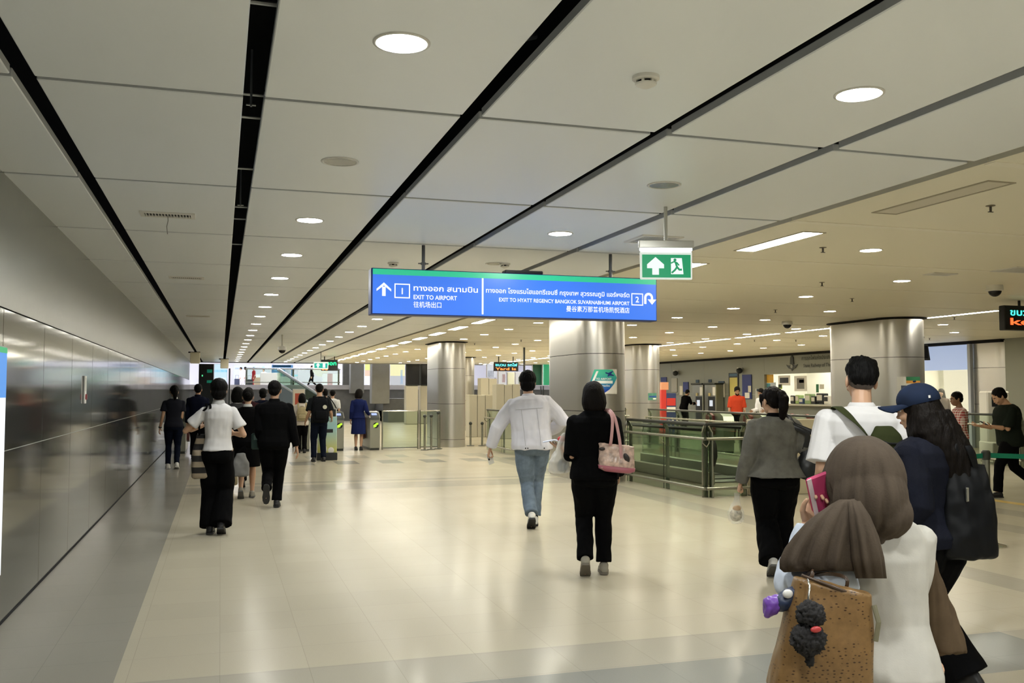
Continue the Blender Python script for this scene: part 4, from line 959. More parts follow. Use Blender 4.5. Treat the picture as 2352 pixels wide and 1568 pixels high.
billboard(741, 795, 858, 886, 70, [(0, 1, 0, 1, W1, 'lit_front'), (.2, .42, .0, 1, mat('lanterns_pink', (.62, .35, .33), .5), 'picture'), (.85, .98, 0, 1, mat('dark_glass', (.03, .04, .045), .2), 'dark_glass')], 'white shopfront with a rosy picture behind the walking man in black', 'shopfront', 'shop')
billboard(838, 852, 836, 882, 58, [(0, 1, 0, .3, G('ad_yellow', (.8, .85, .25), 1.), 'lit_print'), (0, 1, .3, .6, G('ad_peach', (.9, .65, .5), .9), 'picture'), (0, 1, .6, 1, W1, 'lit_print')], 'narrow yellow and peach poster between the grey stone piers')
billboard(896, 930, 836, 890, 56, [(0, 1, 0, .5, G('ad_lemon', (.85, .82, .45), 1.), 'lit_print'), (0, 1, .5, 1, G('ad_grey', (.62, .64, .66), .8), 'lit_print'), (.7, .85, .25, .85, G('ad_bluedot', (.3, .5, .75), .9), 'text_column')], 'lemon and grey lit poster left of the twin black screens')
def round_sign():
    p = aty(737, 846, 74); t = thing('round_sign', 'large round white disc sign above the man walking on the upper level', 'sign', (p.x, 74, p.z))
    bm = B(); tube(bm, [(0, 0, 0), (0, .15, 0)], .64, 32, ref=V((0, 0, 1))); obj('disc', bm, G('disc_cream', (.98, .96, .9), 1.), t, .6)
    bm = B(); rodz(bm, 0, .08, .4, 7.0-p.z, .04, 8); obj('hanger_rod', bm, M_raild, t)
round_sign()
billboard(1224, 1245, 836, 884, 46.2, [(0, 1, 0, 1, mat('board_dkgreen', (.03, .13, .09), .3), 'panel')], 'dark green hoarding panel left of the large column')
billboard(1247, 1272, 836, 884, 45.8, [(0, 1, 0, 1, G('board_green', (.01, .32, .13), .9), 'panel'), (0, .06, 0, 1, G('board_edge_lit', (.5, .85, .7), 1.), 'edge')], 'bright green hoarding panel beside the large column')
billboard(1119, 1140, 836, 866, 44, [(0, 1, 0, 1, G('poster_pale', (.75, .78, .85), .7), 'lit_print'), (.05, .7, .5, .98, mat('poster_dark', (.03, .03, .03), .5), 'picture')], 'pale poster with a dark picture right of the far columns')
billboard(1145, 1161, 853, 884, 40, [(0, 1, 0, 1, G('poster_white2', (.8, .78, .74), .7), 'lit_print'), (.5, .95, .2, .8, mat('lanterns_pink'), 'picture')], 'white poster with a pinkish figure under the cyan display')
billboard(1166, 1181, 855, 884, 40, [(0, 1, 0, 1, mat('poster_leafprint', (.42, .44, .36), .5), 'print')], 'grey green poster in the middle under the cyan display')
billboard(1185, 1203, 855, 884, 40, [(0, 1, 0, 1, G('poster_white2'), 'lit_print'), (.3, .6, .35, .9, mat('poster_leaf', (.25, .3, .2), .5), 'picture')], 'white poster with a plant picture, rightmost under the cyan display')
def pole(px, py0, py1, y, lab):
    a = aty(px, py1, y); bm = B(); rodz(bm, 0, 0, 0, CZ, .035, 12)
    t = thing('steel_pole', lab, 'pole', (a.x, y, 0)); obj('tube', bm, mat('rod_dark_grey'), t, .6)
    bm = B(); lathe(bm, [(.09, 0), (.09, .02), (.05, .03)], 12); obj('foot', bm, M_raild, t, .6)
pole(1204, 790, 1000, 28.5, 'slim dark floor to ceiling pole left of the denim-jacket man')
def escalator_far():
    y = 49.0; a = aty(752, 955, y); b_ = aty(640, 864, y)
    t = thing('escalator', 'distant escalator with glass sides rising to the bright upper level', 'escalator', (a.x, y, 0))
    L = b_.x-a.x; z0, z1 = .35, UZ
    for s, lab2 in ((0, 'near'), (1.3, 'far')):
        bm = B(); prism(bm, [(0, 0), (0, z0), (L, z1), (L, z1-.9), (L*.45, 0)], s, s+.2, 'XZ'); obj('truss', bm, mat('truss_bluegrey', (.10, .13, .16), .3, .5), t)
        bm = B(); prism(bm, [(0, z0), (0, z0+.75), (L, z1+.75), (L, z1)], s+.09, s+.11, 'XZ'); obj('side_glass', bm, M_glass, t)
        bm = B(); tube(bm, [(0, s+.1, z0+.8), (L, s+.1, z1+.8)], .05, 8); obj('handrail', bm, mat('handrail_pale', (.7, .75, .82), .25, .6), t, .6)
        bm = B(); tube(bm, [(0, s+.02, z0+.06), (L, s+.02, z1+.06)], .06, 8); obj('skirt', bm, mat('skirt_light', (.6, .66, .72), .25, .7), t, .6)
    bm = B(); n = 16
    for k in range(n): box(bm, min(L*k/n, L*(k+1)/n), max(L*k/n, L*(k+1)/n), .2, 1.3, 0, z0+(z1-z0)*(k+.5)/n)
    obj('steps', bm, mat('escalator_steps'), t)
escalator_far()
balustrade([(1.3, 52.0), (6.2, 52.0)], 'glass balustrade along the edge of the upper level left of the escalator', h=.9, hand=.85, posts=2.4, railm=mat('handrail_pale')) .location.z = UZ
stand(671, 701, 893, 965, 26.6, mat('poster_frame_cream', (.78, .70, .55), .5), 'cream framed red poster stand above the ticket gate', 'poster', 'poster_stand', [(.2, .8, .35, .86, mat('poster_redpaint', (.55, .1, .05), .5), 'picture'), (.2, .8, .1, .3, white, 'caption')])
def dog_banner():
    a = atz(757, 1057); t = thing('display_board', 'low printed board in pale blue and green with a black base beside the gate', 'board', (a.x, a.y+.1, 0))
    bm = B(); box(bm, -.26, .17, .0, .08, .1, .98, .01); obj('board', bm, gradient('board_print', (.55, .56, .18), (.36, .60, .62), .25, .7), t)
    bm = B(); box(bm, -.24, .08, -.004, .002, .62, .7); obj('band', bm, black, t)
    bm = B(); ell(bm, (-.1, 0, .25), (.05, .006, .09), 12, 8); ell(bm, (.04, 0, .22), (.07, .006, .07), 12, 8); obj('picture', bm, white, t)
    bm = B(); box(bm, -.28, .18, -.06, .2, 0, .17, .01); obj('base', bm, black, t)
dog_banner()
def sign_frame():
    a = aty(757, 970, 24.2); t = thing('paper_tray', 'black sign holder with a white edge above the second lit gate', 'sign holder', (2.72, 24.2, .78))
    bm = B(); box(bm, -.12, .1, 0, .02, .02, .32); obj('panel', bm, black, t)
    bm = B(); box(bm, .1, .12, -.005, .025, -.02, .34); box(bm, -.17, .12, -.005, .025, -.03, .0); obj('edge', bm, white, t)
    bm = B(); rodz(bm, .05, .01, -.78, .0, .012, 8); obj('leg', bm, mat('chrome'), t)
sign_frame()
def belt_post(x, y, lab, to):
    t = thing('queue_post', lab, 'queue post', (x, y, 0))
    bm = B(); lathe(bm, [(.165, 0), (.165, .012), (.1, .028), (.035, .04)], 28); obj('base', bm, mat('chrome'), t, .6)
    bm = B(); rodz(bm, 0, 0, .03, .93, .036, 18); obj('pole', bm, M_rail, t, .6)
    bm = B(); lathe(bm, [(.04, .86), (.044, .87), (.044, .94), (.03, .955)], 18); obj('head', bm, M_raild, t, .6)
    for q in to:
        d = V((q[0]-x, q[1]-y, 0)); n = 10; bm = B(); rr = []
        for i in range(n+1):
            f = i/n; sag = -.03*math.sin(PI*f); p = d*f+V((0, 0, .905+sag)); nn = V((-d.y, d.x, 0)).normalized()*.001
            tw = .0
            rr.append((bm.verts.new(p+V((0, 0, .024))+nn), bm.verts.new(p+V((0, 0, -.024))+nn), bm.verts.new(p+V((0, 0, -.024))-nn), bm.verts.new(p+V((0, 0, .024))-nn)))
        for a, b_ in zip(rr[:-1], rr[1:]):
            for j in range(4): bm.faces.new((a[j], a[(j+1) % 4], b_[(j+1) % 4], b_[j]))
        bmesh.ops.recalc_face_normals(bm, faces=bm.faces[:]); obj('belt', bm, mat('belt_green', (.0, .20, .11), .6), t)
belt_post(7.38, 7.62, 'steel queue post with a green belt behind the woman in the navy cap', [(6.2, 7.55), (9.4, 7.3)])
# ------------------------------------------------------------------ people
TAB = {'z': [.78, .84, .90, .97, 1.06, 1.17, 1.28, 1.36, 1.42, 1.46],
       'm': ([.145, .165, .168, .160, .152, .160, .176, .172, .125, .062], [.095, .118, .120, .112, .108, .116, .124, .108, .082, .060]),
       'f': ([.148, .166, .167, .152, .132, .138, .152, .152, .115, .052], [.100, .122, .125, .106, .094, .104, .118, .098, .072, .050]),
       'y': [-.008, -.02, -.02, -.008, .0, .0, -.005, -.012, -.014, -.010]}
SKIN = mat('skin_tan', (.50, .30, .19), .5, bump=.02, bscale=200)
SKIN2 = mat('skin_light', (.60, .39, .27), .5, bump=.02, bscale=200)
SKIN3 = mat('skin_brown', (.30, .17, .10), .5, bump=.02, bscale=200)
def hair_mat(name, col):
    m = mat(name, col, .5, spec=.14); nt = m.node_tree; b = nt.nodes['Principled BSDF']; L = nt.links.new
    tc = nt.nodes.new('ShaderNodeTexCoord'); mp = nt.nodes.new('ShaderNodeMapping'); mp.inputs['Scale'].default_value = (1, 1, .10); L(tc.outputs['Object'], mp.inputs['Vector'])
    n = nt.nodes.new('ShaderNodeTexNoise'); n.inputs['Scale'].default_value = 170; n.inputs['Detail'].default_value = 3; L(mp.outputs['Vector'], n.inputs['Vector'])
    bp = nt.nodes.new('ShaderNodeBump'); bp.inputs['Strength'].default_value = .6; bp.inputs['Distance'].default_value = .01; L(n.outputs['Fac'], bp.inputs['Height']); L(bp.outputs['Normal'], b.inputs['Normal'])
    r = nt.nodes.new('ShaderNodeMapRange'); r.inputs['To Min'].default_value = .38; r.inputs['To Max'].default_value = .8; L(n.outputs['Fac'], r.inputs['Value']); L(r.outputs['Result'], b.inputs['Roughness'])
    return m
HAIR = hair_mat('hair_black', (.0014, .0012, .0011)); HAIRB = hair_mat('hair_dark_brown', (.0045, .0029, .002))
EYE = mat('eye_white', (.75, .73, .7), .3); IRIS = mat('eye_dark', (.015, .01, .008), .2); LIPS = mat('lips', (.36, .15, .12), .5)
def interp(z, xs, ys):
    if z <= xs[0]: return ys[0]
    for a, b_, p, q in zip(xs, xs[1:], ys, ys[1:]):
        if z <= b_: return p+(q-p)*(z-a)/(b_-a)
    return ys[-1]
HANDS = {}
CURL = {'relax': (14, 26, 18, 25), 'grip': (62, 82, 50, 55), 'phone': (28, 52, 38, 30), 'flat': (4, 8, 6, 5), 'hold': (48, 62, 40, 45)}
def hand_mesh(pose):
    if pose in HANDS: return HANDS[pose]
    bm = B(); c1, c2, c3, ct = [math.radians(a) for a in CURL[pose]]
    loft(bm, [((0, 0, -.03), (.026, 0, 0), (0, .019, 0)), ((0, 0, .0), (.028, 0, 0), (0, .018, 0)), ((.003, 0, .03), (.038, 0, 0), (0, .016, 0), 2.4), ((0, 0, .065), (.043, 0, 0), (0, .0135, 0), 2.6), ((-.001, 0, .092), (.041, 0, 0), (0, .0105, 0), 2.6)], 14)
    for x, ln, r, sp_, up in ((.031, .070, .0088, 5, .0), (.0105, .079, .0092, 1, .004), (-.0105, .073, .0088, -3, .0), (-.030, .056, .0078, -8, -.008)):
        p = V((x, 0, .084+up)); a = 0; pts = [p.copy()]; rs = [r*1.06]
        for c, f, rr in ((c1, .44, .98), (c2, .31, .9), (c3, .25, .78)):
            a += c; p = p+V((math.sin(math.radians(sp_))*ln*f, math.sin(a)*ln*f, math.cos(a)*ln*f)); pts.append(p.copy()); rs.append(r*rr)
        tube(bm, pts, rs, 10)
        ell(bm, pts[-1], (rs[-1],)*3, 8, 6)
    p = V((.026, .004, .018)); d = V((.72, .38, .58)).normalized(); q = p+d*.042
    d2 = (M.Rotation(-ct*.8, 3, 'Y') @ (d+V((0, .35*math.sin(ct), 0)))).normalized(); s = q+d2*.032; e = s+(d2+V((-.25, .2, .15))).normalized()*.022
    tube(bm, [p, q, s, e], [.0145, .0118, .0102, .008], 10); ell(bm, e, (.008,)*3, 8, 6)
    HANDS[pose] = remesh(bm, .0034, 2, 'hand_'+pose); return HANDS[pose]
def ik(a, t, l1, l2, pole):
    d = t-a; L = min(d.length, (l1+l2)*.999); d.normalize(); t = a+d*L
    x = (l1*l1-l2*l2+L*L)/(2*L); h = math.sqrt(max(0, l1*l1-x*x))
    n = pole-d*pole.dot(d)
    if n.length < 1e-5: n = V((0, 1, 0))
    return a+d*x+n.normalized()*h, t
HAIRVOX = .0065
def head_bm(bm, Hm, s):
    def E_(c, r, rot=None): 
        g = B(); ell(g, c, r, 18, 12, rot); 
        for v in g.verts: v.co = Hm @ (v.co*s)
        me = bpy.data.meshes.new('e'); g.to_mesh(me); bm.from_mesh(me); bpy.data.meshes.remove(me); g.free()
    E_((0, -.014, .034), (.0745, .094, .084)); E_((0, .022, -.018), (.063, .070, .082)); E_((0, .040, -.072), (.040, .042, .036)); E_((0, .02, -.06), (.054, .055, .045))
    E_((0, .088, -.012), (.011, .014, .026)); E_((0, .098, -.026), (.015, .013, .011)); E_((0, .083, -.058), (.022, .010, .011)); E_((0, .072, .018), (.052, .02, .012))
    for q in (-1, 1): E_((q*.0765, -.006, -.008), (.0095, .022, .033), M.Rotation(q*.25, 3, 'Z')); E_((q*.04, .066, -.03), (.022, .02, .02))
def hair_bm(kind):
    """volumes in head space, later turned into one surface"""
    b = B(); sub = None
    if kind in ('short', 'undercut', 'side'):
        if kind != 'undercut':
            ell(b, (0, -.024, .044), (.085, .098, .088), 20, 14); ell(b, (0, -.06, -.005), (.070, .056, .066), 18, 12)
            for q in (-1, 1): ell(b, (q*.070, .0, .02), (.016, .03, .042), 12, 8)
        else:
            ell(b, (0, -.016, .066), (.088, .100, .066), 20, 14); ell(b, (0, -.05, .04), (.083, .066, .07), 18, 12); ell(b, (0, -.056, .012), (.077, .062, .058), 18, 12); ell(b, (.01, .0, .102), (.078, .08, .034), 16, 10)
            for i in range(16):
                a = i*2.4; r_ = .045*math.sqrt(i/16); c = V((r_*math.cos(a)*1.2, r_*math.sin(a)*1.4, .118)); tube(b, [c, c+V((c.x*.35-.006, c.y*.3, .012))], [.024, .008], 8)
    elif kind == 'bob':
        ell(b, (0, -.018, .035), (.093, .107, .098), 20, 14)
        loft(b, [((0, -.026, .05), (.092, 0, 0), (0, .1, 0)), ((0, -.03, -.01), (.102, 0, 0), (0, .098, 0), 2.3), ((0, -.034, -.065), (.105, 0, 0), (0, .092, 0), 2.4), ((0, -.042, -.115), (.092, 0, 0), (0, .075, 0), 2.3), ((0, -.05, -.135), (.07, 0, 0), (0, .055, 0))], 24)
    elif kind == 'neat':     # full short cut that covers the ears
        ell(b, (0, -.022, .04), (.092, .104, .096), 20, 14); ell(b, (0, -.05, -.03), (.082, .07, .075), 18, 12)
    elif kind == 'pony':
        ell(b, (0, -.024, .042), (.086, .1, .09), 20, 14); ell(b, (0, -.058, .0), (.075, .06, .07), 18, 12)
        tube(b, [(0, -.10, .055), (.0, -.145, .06), (.0, -.17, .01), (0, -.16, -.06), (0, -.14, -.13), (0, -.125, -.18)], [.028, .04, .048, .046, .036, .014], 14, flat=.8)
        for q in (-1, 1): tube(b, [(q*.068, .05, .07), (q*.078, .05, .01), (q*.072, .045, -.05)], [.014, .012, .005], 8)
    elif kind == 'bun':
        ell(b, (0, -.024, .042), (.085, .099, .089), 20, 14); ell(b, (0, -.055, .0), (.072, .058, .066), 18, 12); ell(b, (0, -.125, .03), (.046, .038, .044), 14, 10)
    elif kind == 'long':
        ell(b, (0, -.02, .038), (.09, .104, .094), 20, 14)
        loft(b, [((0, -.03, .05), (.09, 0, 0), (0, .095, 0)), ((0, -.04, -.04), (.1, 0, 0), (0, .085, 0)), ((0, -.06, -.14), (.115, 0, 0), (0, .07, 0)), ((0, -.08, -.26), (.125, 0, 0), (0, .06, 0)), ((0, -.085, -.36), (.115, 0, 0), (0, .05, 0)), ((0, -.085, -.43), (.075, 0, 0), (0, .03, 0))], 24)
    return b
class Fig:
    def __init__(self, label, loc, heading, ht, sex='m', wt=1., lean=0., turn=0., head=(0, 0, 0), hips=0., skin=SKIN, vox=.011, pelvis_z=None, group=None, near=False, sway=0.):
        self.k = ht/1.70; self.sex = sex; self.wt = wt; self.lean = math.radians(lean); self.turn = math.radians(turn); self.skin = skin
        self.vox = vox*self.k; self.pz = (pelvis_z or .93); self.sway = math.radians(sway)
        self.root = thing('person', label, 'person', (loc[0], loc[1], loc[2] if len(loc) > 2 else 0), math.radians(heading), group)
        self.head = [math.radians(a) for a in head]; self.arms = {}; self.legs = {}; self.shw = (.182 if sex == 'm' else .163)*math.sqrt(wt)
        self.seed = random.random()*50; self.near = near
        self.ground = 0
    def sp(self, z, x=0., y=0.):
        """point in the torso at height z (1.70 m figure), x to the right and y forward of the spine"""
        t = max(0, min(1.1, (z-.93)/.53)); dz = z-.93
        rt = M.Rotation(self.turn*t, 3, 'Z'); q = rt @ V((x, y+interp(z, TAB['z'], TAB['y']), 0))
        if dz > 0: q = M.Rotation(self.sway, 3, 'Y') @ (M.Rotation(-self.lean, 3, 'X') @ (q+V((0, 0, dz))))
        else: q = q+V((0, 0, dz))
        return (q+V((0, 0, self.pz)))*self.k
    def ax(self, z):
        t = max(0, min(1.1, (z-.93)/.53)); R_ = M.Rotation(self.turn*t, 3, 'Z')
        if z > .93: R_ = M.Rotation(self.sway, 3, 'Y') @ M.Rotation(-self.lean, 3, 'X') @ R_
        return R_ @ V((1, 0, 0)), R_ @ V((0, 1, 0))
    def sec(self, z, ease=0., mul=1., p=2.3):
        A, Bq = TAB[self.sex]; a = interp(z, TAB['z'], A)*self.wt*mul+ease; b = interp(z, TAB['z'], Bq)*self.wt*mul+ease
        u, v = self.ax(z); return (self.sp(z), u*a*self.k, v*b*self.k, p)
    def leg(self, side, ank, pitch=0., yaw=0., pole=(0, 1, 0)):
        """ank: ankle (x, y, z) on the 1.70 m figure; pitch > 0 lifts the heel"""
        s = -1 if side == 'L' else 1
        hip = V((s*.088, -.01, self.pz-.04))*self.k; t = V(ank)*self.k
        kn, t = ik(hip, t, .435*self.k, .415*self.k, V(pole)); self.legs[side] = (hip, kn, t, math.radians(pitch), math.radians(yaw))
    def arm(self, side, wrist, pole=(0, -1, -.3), pose='relax', palm=None, fdir=None):
        """wrist relative to the shoulder joint, x outwards, y forward, z up (1.70 m figure)"""
        s = -1 if side == 'L' else 1
        sh = self.sp(1.352, s*self.shw, 0); w = sh+V((s*wrist[0], wrist[1], wrist[2]))*self.k
        pl = V((s*pole[0], pole[1], pole[2])); el, w = ik(sh, w, .29*self.k, .255*self.k, pl)
        d = V((s*fdir[0], fdir[1], fdir[2])).normalized() if fdir else (w-el).normalized()
        n = V((s*palm[0], palm[1], palm[2])) if palm else V((-s, 0, 0))
        n = (n-d*n.dot(d)).normalized(); th = d.cross(n) if s > 0 else n.cross(d)
        self.arms[side] = (sh, el, w, d, n, th, pose)
        return w
    def hand_point(self, side, f=.09, n=.03):
        sh, el, w, d, nn, th, pose = self.arms[side]; return self.root.matrix_basis @ (w+d*f*self.k+nn*n*self.k)
    def head_mtx(self):
        N = self.sp(1.47); R_ = M.Rotation(self.turn, 3, 'Z')
        yaw, pit, rol = self.head
        R_ = R_ @ M.Rotation(self.sway*.5, 3, 'Y') @ M.Rotation(-self.lean*.35, 3, 'X') @ M.Rotation(yaw, 3, 'Z') @ M.Rotation(-pit, 3, 'X') @ M.Rotation(rol, 3, 'Y')
        s = self.k**.6*(1.06 if self.sex == 'm' else 1.03)
        u, v = self.ax(1.4); c = N+(M.Rotation(-self.lean, 3, 'X') @ V((0, .012, .0)))*self.k+R_ @ V((0, .018, .117))*s
        return M.Translation(c) @ R_.to_4x4(), s
    def build(self, hair='short', hairmat=None, bare_arms=True, face=True, hairwr=.004, beard=False):
        k = self.k; bm = B(); w_ = .86
        if not self.legs: self.leg('L', (-.1, 0, .08)); self.leg('R', (.1, 0, .08))
        if 'L' not in self.arms: self.arm('L', (.04, .03, -.53))
        if 'R' not in self.arms: self.arm('R', (.04, .03, -.53))
        loft(bm, [self.sec(z, 0, w_) for z in TAB['z'][1:]], 16)
        Hm, s = self.head_mtx(); N = self.sp(1.42)
        nr = (.056 if self.sex == 'm' else .047)*k
        tube(bm, [N, self.sp(1.465), Hm @ V((0, -.016*s, -.07*s)), Hm @ V((0, -.014*s, 0))], [nr*1.25, nr, nr*.98, nr*.9], 14)
        head_bm(bm, Hm, s)
        ar = (.048, .039, .036, .026) if self.sex == 'm' else (.041, .034, .031, .023)
        for sd, (sh, el, wq, d, n, th, pose) in self.arms.items():
            c = self.sp(1.34, (-.09 if sd == 'L' else .09)); m1 = el.lerp(wq, .3)
            tube(bm, [c, sh, sh.lerp(el, .5), el, m1, wq], [.05*k, ar[0]*k, ar[0]*k*.92, ar[1]*k, ar[1]*k, ar[3]*k], 12); ell(bm, sh, (.05*k,)*3, 12, 8); ell(bm, el, (ar[1]*k*.92,)*3, 10, 8)
        lg = (.075, .052, .05, .034) if self.sex == 'm' else (.078, .05, .05, .032)
        for sd, (hp, kn, an, pi_, ya) in self.legs.items():
            tube(bm, [hp+V((0, 0, .04))*k, hp.lerp(kn, .35), kn, kn.lerp(an, .33), an.lerp(kn, .1), an], [lg[0]*k, lg[0]*.95*k, lg[1]*k, lg[2]*1.06*k, lg[3]*k, lg[3]*1.05*k], 12)
            R_ = M.Rotation(ya, 3, 'Z') @ M.Rotation(-pi_, 3, 'X')
            tube(bm, [an+R_ @ V(q)*k for q in ((0, -.035, -.045), (0, .03, -.035), (0, .11, -.05), (0, .155, -.058))], [.032*k, .034*k, .033*k, .02*k], 10)
        me = remesh(bm, self.vox*.62 if self.near else self.vox*.75, 3, 'body')
        b2 = B(); b2.from_mesh(me); bpy.data.meshes.remove(me)
        for sd, (sh, el, wq, d, n, th, pose) in self.arms.items():
            hm = hand_mesh(pose); T = M.Translation(wq) @ M(((th.x, n.x, d.x), (th.y, n.y, d.y), (th.z, n.z, d.z))).to_4x4() @ M.Scale(k*(1. if self.sex == 'm' else .93), 4)
            base = len(b2.verts); vs = [b2.verts.new(T @ v.co) for v in hm.vertices]
            flip = T.determinant() < 0
            for p in hm.polygons:
                ids = list(p.vertices); ids = ids[::-1] if flip else ids
                b2.faces.new([vs[i] for i in ids])
        o = obj('body', b2, self.skin, self.root, True)
        if hair:
            hb = hair_bm(hair)
            for v in hb.verts: v.co = Hm @ (v.co*s)
            hme = remesh(hb, .0075*s if self.near else .010*s, 2, 'hair'); wrinkle(hme, hairwr, (60, 60, 14), self.seed); obj('hair', hme, hairmat or HAIR, self.root, True)
            if hair == 'undercut':
                hb = B(); ell(hb, (0, -.022, .015), (.0768, .0865, .07), 24, 16); ell(hb, (0, -.045, -.012), (.064, .050, .050), 18, 12)
                for v in hb.verts: v.co = Hm @ (v.co*s)
                obj('shaved_hair', remesh(hb, .007*s, 2), mat('hair_stubble', (.075, .058, .048), .75, bump=.05, bscale=400, var=.35, vscale=30), self.root, True)
        if beard:
            hb = B(); ell(hb, (0, .045, -.075), (.052, .052, .045), 16, 10); ell(hb, (0, .03, -.055), (.064, .045, .04), 16, 10)
            for v in hb.verts: v.co = Hm @ (v.co*s)
            obj('beard', remesh(hb, .008*s, 2), hairmat or HAIR, self.root, True)
        if face:
            for q in (-1, 1):
                e = B(); ell(e, (q*.031, .0755, .006), (.0125, .0085, .0055), 12, 8)
                for v in e.verts: v.co = Hm @ (v.co*s)
                eo = obj('eye', e, EYE, self.root, True)
                e = B(); ell(e, (q*.031, .0805, .006), (.006, .0042, .0054), 10, 6)
                for v in e.verts: v.co = Hm @ (v.co*s)
                obj('iris', e, IRIS, eo, True)
                e = B(); tube(e, [Hm @ (V(p)*s) for p in ((q*.014, .087, .024), (q*.032, .086, .029), (q*.05, .072, .023))], [.004*s, .005*s, .003*s], 6); obj('eyebrow', e, hairmat or HAIR, self.root, True)
            e = B(); ell(e, (0, .0895, -.0575), (.021, .007, .0075), 12, 8)
            for v in e.verts: v.co = Hm @ (v.co*s)
            obj('mouth', e, LIPS, self.root, True)
        self.Hm, self.hs = Hm, s
        return self
    # ---- clothes
    def limb_cloth(self, bm, side, end, r, flare=0.):
        sh, el, wq = self.arms[side][:3]; k = self.k; L1, L2 = (el-sh).length, (wq-el).length; c = self.sp(1.365, (-.07 if side == 'L' else .07))
        pts, rs = [c, sh, sh.lerp(el, .5)], [.058*k, r[0]*k*.92, (r[0]*.6+r[1]*.4)*k]
        if end <= .5: pts = [c, sh, sh.lerp(el, end*2)]; rs = [.058*k, r[0]*k*.92, (r[0]+flare)*k]
        else:
            pts += [el, el.lerp(wq, (end-.5))] ; rs += [r[1]*k, (r[1]*.5+r[2]*.5)*k]
            pts += [el.lerp(wq, (end-.5)*2)]; rs += [(r[2]+flare)*k]
        tube(bm, pts, rs, 14); ell(bm, sh, (r[0]*k*.88,)*3, 12, 8)
    def top(self, m, name='shirt', hem=.92, ease=.018, sleeve=.95, r=(.06, .05, .038), flare=0., hemflare=0., neck=1.445, wr=.006, collar=None, collar_h=.03, label=None, open_back=False, wscale=(7, 7, 4), shoulder=.0):
        bm = B(); k = self.k; zs = [hem]+[z for z in (.84, .90, .97, 1.06, 1.17, 1.28, 1.36, 1.405) if z > hem+.03]
        rings = []
        for z in zs:
            f = max(0, (1.2-z)/(1.2-hem)) if hem < 1.2 else 0
            c, u, v, p = self.sec(max(z, .8) if z < .8 else z, ease+hemflare*f*f)
            rings.append((c if z >= .8 else self.sp(z), u, v, p))
        c, u, v, p = self.sec(1.42, ease*.6); rings.append((c, u*(1+shoulder), v, p))
        c, u, v, p = self.sec(neck, ease*.4); rings.append((c, u, v, 2))
        loft(bm, rings, 22)
        if sleeve:
            for sd in self.arms: self.limb_cloth(bm, sd, sleeve if not isinstance(sleeve, dict) else sleeve[sd], r, flare)
        me = remesh(bm, self.vox*.85, 3, name); wrinkle(me, wr, wscale, self.seed); wrinkle(me, wr*.45, (19, 19, 12), self.seed+3, 1)
        o = obj(name, me, m, self.root, True, label)
        if collar:
            cb = B(); p0 = self.sp(1.435); p1 = self.sp(1.435+collar_h+.02)
            u, v = self.ax(1.44); a = (.068 if self.sex == 'm' else .06)*k
            loft(cb, [(p0, u*(a+.014), v*(a+.012)), (p0.lerp(p1, .5), u*(a+.008), v*(a+.006)), (p1, u*(a-.004), v*(a-.004)), (p1, u*(a-.012), v*(a-.012)), (p0, u*(a-.01), v*(a-.01))], 22, cap=False); obj('collar', cb, collar, o, True)
        return o
    def cuff(self, side, m, r, a=.86, b_=.97, name='cuff'):
        sh, el, wq = self.arms[side][:3]; bm = B(); tube(bm, [el.lerp(wq, a), el.lerp(wq, b_)], r*self.k, 14); return obj(name, bm, m, self.root, True)
    def trousers(self, m, ease=.012, knee=.075, hemr=.07, end=.97, waist=1.03, wr=.006, name='trousers', thigh=.09, label=None, pease=None):
        bm = B(); k = self.k
        pe = .012 if pease is None else pease
        loft(bm, [self.sec(.79, pe-.02)]+[self.sec(z, pe) for z in (.82, .86, .90, .97, waist)], 20)
        for sd, (hp, kn, an, pi_, ya) in self.legs.items():
            e = kn.lerp(an, end)
            tube(bm, [hp+V((0, 0, .03))*k, hp.lerp(kn, .3), kn.lerp(hp, .25), kn, kn.lerp(e, .4), e.lerp(kn, .15), e], [(thigh+ease)*k*self.wt, (thigh+ease)*k*self.wt, (knee+.012)*k, knee*k, (knee*.5+hemr*.5)*k, hemr*k, hemr*k*1.02], 16)
        me = remesh(bm, self.vox*.85, 3, name); wrinkle(me, wr, (9, 9, 6), self.seed+9); wrinkle(me, wr*.5, (20, 20, 13), self.seed+4, 1)
        return obj(name, me, m, self.root, True, label)
    def skirt(self, m, top=1.05, hem=.5, a=.24, b_=.17, name='skirt', wr=.008, yo=0., label=None, folds=0):
        bm = B(); k = self.k; rings = []
        for i in range(9):
            f = i/8; z = top+(hem-top)*f
            if z > .88: rings.append(self.sec(z, .016))
            else:
                g = (.88-z)/(.88-hem); c, u, v, p = self.sec(.88, .016)
                cc = V((0, yo*g, z-.93+self.pz))*k; rings.append((cc, u.normalized()*(u.length*(1-g)+a*k*g), v.normalized()*(v.length*(1-g)+b_*k*g), 2.2))
        loft(bm, rings, 28)
        me = remesh(bm, self.vox*.9, 3, name); wrinkle(me, wr, (11, 11, 1.2), self.seed+5)
        return obj(name, me, m, self.root, True, label)
